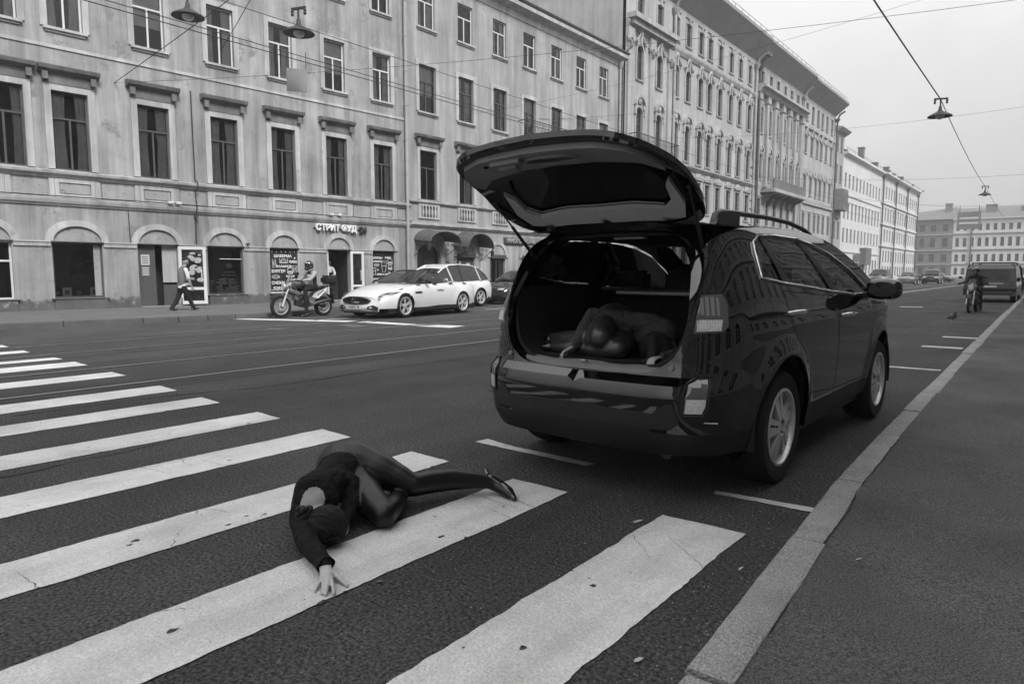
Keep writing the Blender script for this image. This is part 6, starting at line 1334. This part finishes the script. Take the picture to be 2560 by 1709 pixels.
XOsp = dict(deck=[(-2.3,.95,.88,.74),(-2.15,1.08,1.0,.85),(-1.3,1.08,1.03,.93),(0,1.03,1.0,.935),(1.0,1.02,.96,.93),(1.5,.98,.88,.92),(2.0,.88,.76,.86),(2.25,.76,.66,.72)], sill=.26, ax=(-1.4,1.42), wr=.37, arch=.40, mirror=(.88,.72,1.07),
  house=[(-2.16,1.12,.55,1.08,.70),(-1.95,1.36,.60,1.07,.78),(-1.62,1.52,.62,1.05,.82),(-1.1,1.62,.63,1.03,.86),(-.4,1.66,.64,1.01,.86),(.2,1.62,.63,1.0,.86),(.55,1.48,.64,1.0,.85),(1.1,1.16,.70,.99,.82),(1.3,1.01,.74,.98,.80)], gm='pane_dark', glass=(-1.7,.25), pillars=(-1.35,-.3,.3), bright=(.3,-1.35), seats=(-.2,-1.1), lamps=[('tail_lamp',[(.45,-2.40,.93),(.72,-2.32,.95),(.72,-2.32,1.02),(.45,-2.40,1.02)],'lens_red',-1),('headlamp',[(.50,2.34,.66),(.70,2.27,.68),(.74,2.2,.77),(.55,2.32,.74)],'headlamp',1)])
XO = car('white_crossover', 'white crossover parked at the kerb behind the open sports car', (-19.0, 19.25, 0), R(181), XOsp, 'paint_white')
SEDsp = dict(deck=[(-2.3,.95,.9,.74),(-2.1,1.02,.95,.85),(-1.3,1.02,.98,.90),(0,.98,.96,.91),(1.0,.98,.93,.905),(1.6,.92,.82,.89),(2.1,.78,.68,.80),(2.25,.68,.6,.70)], sill=.22, ax=(-1.35,1.4), wr=.32, arch=.35, mirror=(.86,.7,1.0),
  house=[(-1.75,1.03,.60,1.0,.80),(-1.2,1.34,.58,.99,.83),(-.7,1.44,.58,.98,.84),(0,1.45,.58,.97,.84),(.4,1.38,.58,.97,.84),(1.15,1.0,.68,.96,.80)], gm='pane_dark', glass=(-1.0,.15), pillars=(-1.1,-.25,.35), seats=(-.2,), lamps=[('headlamp',[(.45,2.36,.62),(.68,2.28,.63),(.72,2.2,.70),(.5,2.34,.70)],'headlamp',1),('tail_lamp',[(.4,-2.41,.8),(.70,-2.33,.82),(.70,-2.33,.92),(.4,-2.41,.92)],'lens_red',-1)])
car('dark_saloon', 'dark saloon parked behind the white crossover, mostly hidden by the black car', (-19.0, 24.6, 0), R(180), SEDsp, 'paint_dark')
# parked and moving cars far down the street
SUVsp = dict(deck=[(-2.2,1.0,.95,.76),(-2.05,1.08,1.02,.86),(-1.3,1.08,1.04,.92),(0,1.06,1.03,.92),(1.0,1.05,1.0,.92),(1.6,1.0,.9,.90),(2.1,.9,.78,.82)], sill=.28, ax=(-1.35,1.38), wr=.36, arch=.39, mirror=(.9,.7,1.15),
  house=[(-2.1,1.2,.66,1.08,.78),(-1.95,1.62,.66,1.07,.82),(-1.2,1.72,.66,1.06,.85),(0,1.74,.66,1.05,.85),(.35,1.68,.66,1.04,.85),(.95,1.12,.74,1.03,.82)], gm='pane_dark', glass=(-1.9,.3), pillars=(-1.3,-.3,.3), seats=(-.2,), lamps=[('headlamp',[(.45,2.25,.72),(.74,2.18,.74),(.76,2.12,.86),(.5,2.22,.84)],'headlamp',1),('tail_lamp',[(.62,-2.28,.8),(.78,-2.22,.8),(.78,-2.22,1.1),(.62,-2.28,1.1)],'lens_red',-1)])
far = [(-17.9, 74, 180, SUVsp, 'paint_dark', 'dark off-roader just left of the black car mirror, far down the street'), (-17.9, 80.5, 180, SEDsp, 'paint_silver', 'silver saloon in the far kerbside row, half hidden by the mirror'), (-15.4, 84, 182, SUVsp, 'paint_silver', 'silver estate heading the far row of oncoming cars'),
       (-13.9, 92, 182, SEDsp, 'paint_grey', 'grey saloon between the silver estate and the small dark off-roader'), (-12.2, 98, 181, SUVsp, 'paint_dark', 'small dark off-roader with bright headlamps alone in the far lane'), (-14.2, 118, 250, SEDsp, 'paint_dark', 'dark car turning side-on before the pale end building'), (-18.0, 96, 180, SEDsp, 'paint_white', 'white saloon furthest in the far kerbside row'), (-9.5, 150, 200, SEDsp, 'paint_silver', 'tiny pale car at the far crossing')]
for x, y, rz, sp, pm, lab in far: car('parked_car' if x < -16 else 'oncoming_car', lab, (x, y, 0), R(rz), sp, pm, 'cars far down the street', False)
# boxy dark van at the near kerb far ahead
VN = thing('dark_van', 'dark boxy van with a roof rack parked at the near kerb far ahead', 'van', (-2.42, 40.5, 0), R(-1)); VN.scale = (1, 1, .80)
b = MB(); prof = [(-2.5,.45),(-2.55,.8),(-2.5,1.9),(-2.35,2.12),(1.2,2.12),(1.6,1.95),(2.0,1.25),(2.5,1.1),(2.6,.6),(2.5,.4)]
b.prism(prof, lambda a, c, d: (d*(1 - .10*max(0, (c - 1.1)/1.0)), a, c), -.95, .95); b.build('body', 'paint_dark', VN, bevel=.05, seg=2)
b = MB(); b.add([(-.72,-2.56,1.25),(.72,-2.56,1.25),(.66,-2.52,1.85),(-.66,-2.52,1.85)], [(0,1,2,3)]); b.build('rear_glass', 'pane_dark', VN)
for q in (1, -1):
    for y0_, y1_ in ((-2.2,-.9), (-.75,.45), (.6,1.5)): b = MB(); b.add([(q*.945,y0_,1.25),(q*.945,y1_,1.25),(q*.885,y1_ - (.1 if y1_ > 1 else 0),1.85),(q*.885,y0_,1.85)], [(0,1,2,3)]); b.build('side_glass', 'pane_dark', VN)
    b = MB(); b.box(q*.78 - .1, q*.78 + .1, -2.59, -2.53, .95, 1.2); b.build('tail_lamp', 'lens_red', VN); add_wheel(VN, WV, (q*.84, -1.5, .35), q); add_wheel(VN, WV, (q*.84, 1.7, .35), q)
    b = MB(); b.tube([(q*.75,-2.1,2.12),(q*.75,-2.0,2.26),(q*.75,1.0,2.26),(q*.75,1.1,2.12)], .03, 6); b.build('roof_rack', 'iron', VN)
    b = MB(); b.ball((q*1.08, 1.75, 1.3), (.1, .07, .16), 8); b.build('mirror', 'plastic_black', VN)
for y in (-1.6, -.6, .4): b = MB(); b.tube([(-.75,y,2.26),(.75,y,2.26)], .025, 6); b.build('roof_rack', 'iron', VN)
b = MB(); b.box(-.92, .92, -2.66, -2.53, .42, .62); b.build('rear_bumper', 'rim_dark', VN, bevel=.02); b = MB(); b.box(-.26, .26, -2.575, -2.56, .85, .97); b.build('number_plate', 'frame_white', VN); b = MB(); b.box(-.5, .5, -2.575, -2.556, 1.05, 1.10); b.build('trim_strip', 'chrome', VN)
# ------------------------------------------------------------------ motorcycles with riders
def spoked(r, w, key):
    def f():
        b = MB(); b.lathe([(r - .10, -w*.35),(r - .06,-w/2),(r - .015,-w*.42),(r,-w*.2),(r,w*.2),(r - .015,w*.42),(r - .06,w/2),(r - .10,w*.35)], 32, axis='y', mi=0)
        b.lathe([(r-.10,-w*.36),(r-.125,-w*.2),(r-.125,w*.2),(r-.10,w*.36),(r-.09,w*.3),(r-.09,-w*.3),(r-.10,-w*.36)], 32, axis='y', mi=1); b.lathe([(0,-.06),(.06,-.06),(.06,.06),(0,.06)], 14, axis='y', mi=2)
        for k in range(18): a = k*math.pi/9; a2 = a + (.35 if k % 2 else -.35); s = .05 if k % 2 else -.05; b.tube([(.055*math.sin(a2), s, .055*math.cos(a2)), ((r-.12)*math.sin(a), 0, (r-.12)*math.cos(a))], .004, 4, mi=1)
        b.lathe([(.11,-.075),(.11,-.07),(.05,-.07),(.05,-.075),(.11,-.075)], 18, axis='y', mi=1)
        return b.mesh('wheel', ['rubber', 'zinc', 'iron'], smooth=45)
    return cached(('mw', key), f)
def motorcycle(label, loc, rotz, grp=None):
    """local x runs front (-) to back (+)"""
    r = thing('motorcycle', label, 'motorcycle', loc, rotz, grp)
    link('wheel', spoked(.335, .10, 'f'), r, (-.66, 0, .335)); link('wheel', spoked(.31, .13, 'r'), r, (.78, 0, .31))
    b = MB()
    for q in (-.10, .10): b.tube([(-.66,q,.335),(-.55,q,.62)], .032, 8); b.tube([(-.55,q,.62),(-.36,q,1.06)], .024, 8)
    b.build('fork', 'rim', r, smooth=50)
    b = MB(); b.grid([[(-.66 + .385*math.cos(R(t)), y, .335 + .385*math.sin(R(t)) + (.03 if abs(y) < .03 else 0)) for y in (-.075,-.03,.03,.075)] for t in range(50, 150, 12)]); b.build('front_mudguard', 'plastic_black', r, smooth=60)
    blob('fairing', [([(-.44,0,.90,.13), (-.30,0,1.00,.13), (-.18,0,.98,.12)],), ([(-.36,-.10,.80,.07), (-.14,-.14,.70,.08)],), ([(-.36,.10,.80,.07), (-.14,.14,.70,.08)],), ([(-.50,0,.86,.05), (-.55,0,.80,.03)],)], 'paint_grey', r, .014, 3)
    b = MB(); b.grid([[(-.40 + .10*k/4, y, 1.06 + .20*k/4 - .5*y*y) for y in (-.12,-.06,0,.06,.12)] for k in range(5)]); b.build('screen', 'car_glass', r, smooth=60)
    b = MB(); b.lathe([(0,-.06),(.085,-.05),(.09,0),(.07,.06)], 18, (-.52,0,.93), 'x'); b.build('headlamp', 'headlamp', r, smooth=50)
    blob('fuel_tank', [([(-.14,0,.93,.13), (.04,0,.97,.135), (.20,0,.90,.09)],)], 'paint_dark', r, .014, 3); blob('seat', [([(.18,0,.86,.085), (.45,0,.84,.10), (.78,0,.90,.085)], (Z3, .6))], 'plastic_black', r, .014, 3)
    for q in (1, -1): b = MB(); b.prism([(.36,.60),(.52,.56),(.80,.80),(.84,.88),(.60,.80),(.42,.72)], lambda a, c, d: (a, d, c), q*.10, q*.15); b.build('side_panel', 'frame_white', r, bevel=.012)
    b = MB(); b.box(-.16, .22, -.15, .15, .34, .62); b.lathe([(.11,-.22),(.13,-.20),(.13,.20),(.11,.22)], 16, (.08,0,.42), 'y'); b.box(-.22, -.02, -.12, .12, .5, .78); b.build('engine', 'rim_dark', r, bevel=.03, seg=2)
    for k in range(6): b = MB(); b.box(-.24, .0, -.135, .135, .54 + .035*k, .55 + .035*k); b.build('cooling_fin', 'rim', r)
    b = MB()
    for q in (1, -1): b.tube([(.18,q*.14,.40),(.50,q*.12,.36),(.78,q*.10,.31)], .03, 8); b.tube([(-.34,q*.04,1.02),(-.14,q*.16,.75),(.20,q*.15,.50)], .022, 8); b.tube([(.20,q*.13,.78),(.60,q*.12,.80),(.92,q*.10,.92)], .018, 6)
    b.build('frame', 'iron', r, smooth=50)
    b = MB(); b.tube([(-.14,-.1,.55),(-.2,-.14,.40),(0,-.16,.30),(.3,-.18,.36)], .024, 8); b.tube([(.3,-.18,.36),(.42,-.2,.42),(.90,-.22,.52)], [.03,.055,.05], 10); b.build('exhaust', 'rim_dark', r, smooth=50)
    b = MB(); b.tube([(-.20,-.40,1.10),(-.26,-.28,1.12),(-.36,-.08,1.08),(-.36,.08,1.08),(-.26,.28,1.12),(-.20,.40,1.10)], .014, 8)
    for q in (1, -1): b.tube([(-.17,q*.44,1.095),(-.24,q*.30,1.115)], .02, 8)
    b.build('handlebar', 'iron', r, smooth=50)
    for q in (1, -1): b = MB(); b.tube([(-.28,q*.26,1.12),(-.30,q*.36,1.30)], .008, 5); b.ball((-.29,q*.40,1.32), (.02,.07,.045), 10); b.build('mirror', 'plastic_black', r, smooth=60)
    b = MB(); b.box(.82, 1.22, -.24, .24, .98, 1.26); b.build('top_box', 'plastic_black', r, bevel=.07, seg=3); b = MB(); b.tube([(.70,-.12,.92),(1.18,-.12,.96),(1.18,.12,.96),(.70,.12,.92)], .014, 6); b.build('rack', 'iron', r)
    b = MB(); b.box(1.06, 1.10, -.07, .07, .86, .93); b.build('tail_lamp', 'lens_red', r); b = MB(); b.grid([[(.78 + .37*math.cos(R(t)), y, .31 + .39*math.sin(R(t))) for y in (-.09,0,.09)] for t in range(10, 75, 12)]); b.box(1.10, 1.12, -.1, .1, .52, .70); b.build('rear_mudguard', 'plastic_black', r)
    return r
MA = R(86)
moto = motorcycle('trail motorcycle with spoked wheels and top box standing at the kerb', (-18.1, 12.3, 0), MA)
text('panel_lettering', 'HARMANN', .055, 'letter_dark', moto, (.60, -.153, .725), (R(90), R(-33), 0), .001, .002)
def rider(label, loc, rotz, jac):
    rd = thing('person', label, 'person', loc, rotz); W_, D_ = jac, 'cloth_dark'
    ch = [(D_, [(.42,0,.96,.14), (.44,0,1.12,.145), (.42,0,1.28,.15), (.40,0,1.36,.10)], ((1,0,0), .8)), (W_, [(.40,-.16,1.33,.08), (.40,.16,1.33,.08)], None),
      (W_, [(.40,-.20,1.32,.072), (.22,-.27,1.17,.058), (.18,-.28,1.13,.055)], None), (W_, [(.40,.20,1.32,.072), (.22,.27,1.17,.058), (.18,.28,1.13,.055)], None), (W_, [(.18,-.28,1.13,.052), (.0,-.32,1.12,.044), (-.12,-.36,1.11,.036)], None), (W_, [(.18,.28,1.13,.052), (.0,.32,1.12,.044), (-.12,.36,1.11,.036)], None),
      (W_, [(.33,-.03,1.02,.10), (.33,-.03,1.22,.10)], None), (D_, [(.44,0,.93,.15), (.40,0,.90,.14)], None),
      (D_, [(.38,-.10,.90,.10), (.20,-.19,.88,.09), (.04,-.22,.83,.075)], None), (D_, [(.04,-.22,.83,.072), (.06,-.23,.50,.062), (.05,-.24,.16,.055)], None), (D_, [(.38,.10,.90,.10), (.20,.19,.88,.09), (.02,.20,.82,.075)], None), (D_, [(.02,.20,.82,.072), (.14,.20,.60,.062), (.20,.19,.44,.055)], None),
      ('skin', [(.38,0,1.38,.06), (.35,0,1.45,.06)], None)]
    figure('body', ch, rd, .015, 5, hands=[(D_, hand((-.12,-.36,1.11), (-.6,-.5,-.1), (-.3,.6,-.6), (0,0,1), .17, 1.3), .008), (D_, hand((-.12,.36,1.11), (-.6,.5,-.1), (-.3,-.6,-.6), (0,0,1), .17, 1.3), .008)])
    h = blob('helmet', [([(.34,0,1.57,.135), (.33,0,1.585,.14)], ((0,1,0), .88)), ([(.26,0,1.50,.08), (.24,0,1.48,.07)],)], 'paint_dark', rd, .01, 3)
    b = MB(); b.grid([[(.335 - .142*math.cos(R(a))*1.02, .128*math.sin(R(a)), z_) for a in range(-65, 66, 13)] for z_ in (1.53, 1.57, 1.61)]); b.build('visor', 'pane_dark', h, smooth=60); b = MB(); b.tube([(.335 - .146*math.cos(R(a)), .13*math.sin(R(a)), 1.66 - .0004*abs(a)) for a in range(-60, 61, 15)], .012, 6); b.build('helmet_stripe', 'frame_white', h)
    for px_, py_, pz_ in ((.05,-.24,.06), (.22,.19,.38)): blob('boot', [([(px_+.04,py_,pz_+.04,.055), (px_-.04,py_,pz_,.05), (px_-.16,py_,pz_-.015,.038)], (Z3, .8))], 'shoe_black', rd, .012, 2)
    return rd
rider('rider in pale jacket and dark helmet sitting on the motorcycle by the kerb', (-18.1, 12.3, 0), MA, 'cloth_pale')
for o_ in (motorcycle('dark motorcycle facing the camera in the lane beside the dark van', (-2.25, 27.9, 0), R(86)), rider('dark-clad rider astride the motorcycle beside the dark van', (-2.25, 27.9, 0), R(86), 'cloth_dark')): o_.scale = (.9, .9, .9)
# ================================================================== overhead wires, hanging lamps, pigeon
def sag(a, b, s, n=14):
    a, b = Vector(a), Vector(b); return [tuple(a.lerp(b, k/n) - Vector((0, 0, s*4*(k/n)*(1 - k/n)))) for k in range(n + 1)]
def wire(label, a, b, s, r=.012, name='overhead_wire'): tag(MB().tube(sag(a, b, s), r, 5).build(name, 'iron'), label, 'wire', 'overhead tram and lamp wires')
def hang_lamp(label, x, y, z, k=1):
    t = thing('street_lamp', label, 'street lamp', (x, y, z), R(20), 'street lamps hung over the road'); t.scale = (k, k, k)
    b = MB(); b.lathe([(.05,.34),(.07,.20),(.12,.14),(.20,.10),(.42,-.02),(.44,-.06),(.40,-.06),(.2,.0),(0,.0)], 24); b.build('shade', 'iron', t, smooth=50)
    b = MB(); b.lathe([(.17,-.02),(.15,-.10),(.08,-.15),(0,-.17)], 16); b.build('lens', 'lens_clear', t, smooth=50); b = MB(); b.tube([(0,0,.32),(0,0,.62)], .03, 6); b.box(-.22, .22, -.03, .03, .60, .66); b.build('hanger', 'iron', t)
    for q in (-.2, .22): b = MB(); b.lathe([(.03,.02),(.05,.06),(.03,.10),(.05,.14),(.03,.18),(.04,.24)], 8, (q, 0, .42)); b.build('insulator', 'iron', t)
hang_lamp('dark bell-shaped lamp hung above the road before the shop sign', -17.32, 11.99, 8.15); hang_lamp('faint bell-shaped lamp at the top left before the second-floor windows', -19.61, 9.96, 8.55)
hang_lamp('bell-shaped lamp on the long wire against the sky at right', -4.11, 32.32, 7.55); hang_lamp('smallest hanging lamp far off above the end building', -5.06, 66.54, 7.55)
wire('tram contact wire over the nearer track', (-11.7,-14,5.45), (-11.7,90,5.7), .15, .009); wire('tram contact wire over the further track', (-13.4,-14,6.15), (-13.2,90,6.3), .15, .009); wire('carrier wire above the further tram track', (-13.4,-14,6.9), (-13.2,90,7.0), .3, .008)
wire('span wire holding the lamp in front of the shop sign', (-25.0,13.9,9.6), (6.1,2.6,11.6), .6, .012); wire('span wire rising from the house wall at the upper left', (-25.28,10.2,7.7), (6.1,9.0,11.0), .2, .012); wire('span wire from the house wall crossing the second-floor windows', (-25.28,10.2,7.7), (6.1,24,8.3), .5, .006)
wire('thick carrier wire running to the lamp against the sky', (-4.3,-6,8.95), (-4.11,32.32,8.15), .12, .022); wire('carrier wire beyond the lamp against the sky', (-4.11,32.32,8.15), (-5.06,66.54,8.15), .25, .016); wire('far end of the carrier wire over the road', (-5.06,66.54,8.15), (-6,120,8.2), .3, .014)
wire('span wire crossing the sky behind the lamp', (-24.4,45,11.0), (6.1,38,9.0), .8, .006); wire('span wire crossing low in the sky at right', (-24.4,70,11.0), (6.1,62,8.6), .8, .009); wire('thin span wire from the plain house across the street', (-24.4,26,9.2), (6.1,21,9.6), .7, .004); wire('thin service wire along the plain house front', (-25.0,15,7.9), (-24.2,44,12.5), .5, .010)
wire('span wire over the nearer crossing at left', (-26.2,2,8.6), (6.1,-6,9.8), .4, .010)
SGN = thing('hanging_sign', 'small square traffic sign hung from the wires, seen edge-lit from behind', 'sign', (-18.6, 12.75, 6.85), R(62))
MB().box(-.3, .3, -.012, .012, 0, .68).build('plate', 'sign_back', SGN)
b = MB(); b.tube([(-.28,0,.66),(-.28,0,1.2)], .012, 5); b.tube([(.28,0,.66),(.28,0,1.2)], .012, 5); b.build('hanger', 'iron', SGN)
SG4 = thing('hanging_sign', 'square dark sign hung over the road before the pale end building', 'sign', (-8.3, 92, 6.2), R(5)); MB().box(-1.1, 1.1, -.05, .05, 0, 1.9).build('plate', 'sign_back', SG4); b = MB(); b.box(-.9, .9, -.07, -.051, .55, .75); b.box(-.9, .9, -.07, -.051, 1.1, 1.3); b.build('bars', 'frame_white', SG4); b = MB(); b.tube([(-.9,0,1.9),(-.9,0,2.6)], .03, 5); b.tube([(.9,0,1.9),(.9,0,2.6)], .03, 5); b.build('hanger', 'iron', SG4); wire('span wire carrying the square sign far ahead', (-24.4,92,11.5), (6.1,92,9.2), 1.6, .014)
for x, y, lab in ((-20.2, 70, 'pair of small signs on a post before the tall tenements'), (-20.4, 96, 'small blue-style sign on a post before the pale tenement')):
    t = thing('road_sign', lab, 'sign', (x, y, .15), R(0), 'road signs on the far pavement'); MB().tube([(0,0,0),(0,0,3.6)], .04, 8).build('post', 'zinc', t); MB().box(-.45, .45, -.06, -.045, 2.6, 3.5).build('plate', 'sign_back', t); MB().box(-.45, .45, -.06, -.045, 2.1, 2.5).build('plate', 'sign_back', t)
PG = thing('pigeon', 'grey pigeon standing on the road right of the black car', 'bird', (-2.15, 21.3, 0), R(-60)); PG.scale = (1.25, 1.25, 1.25)
blob('body', [([(-.10,0,.135,.03), (-.02,0,.15,.062), (.06,0,.17,.06), (.10,0,.22,.035), (.115,0,.265,.03), (.14,0,.27,.022)],), ([(.155,0,.268,.010), (.175,0,.262,.004)],), ([(-.10,0,.13,.026), (-.22,0,.10,.018)], (Z3, .5))], 'bird', PG, .006, 3)
for q in (-.025, .025): b = MB(); b.tube([(.02,q,.11),(.02,q,.01),(.05,q,.006)], .006, 5); b.build('leg', 'skin', PG)
for q in (-1, 1): blob('wing', [([(.06,q*.055,.17,.03), (-.05,q*.055,.155,.034), (-.17,q*.03,.12,.012)], ((0,1,0), .4))], 'bird', PG, .006, 2)

# ------------------------------------------------------------------ the air over the long street
hz = bpy.data.materials.new('haze'); hz.use_nodes = True; N_ = hz.node_tree.nodes; N_.clear(); vo = N_.new('ShaderNodeVolumePrincipled'); vo.inputs['Color'].default_value = (.9, .9, .9, 1); vo.inputs['Density'].default_value = .0012; vo.inputs['Anisotropy'].default_value = .2
ho = N_.new('ShaderNodeOutputMaterial'); hz.node_tree.links.new(vo.outputs[0], ho.inputs['Volume'])
o = MB().box(-420, 320, -80, 1520, -1, 40).build('haze', hz); tag(o, kind='stuff', label='thin grey city haze filling the street')
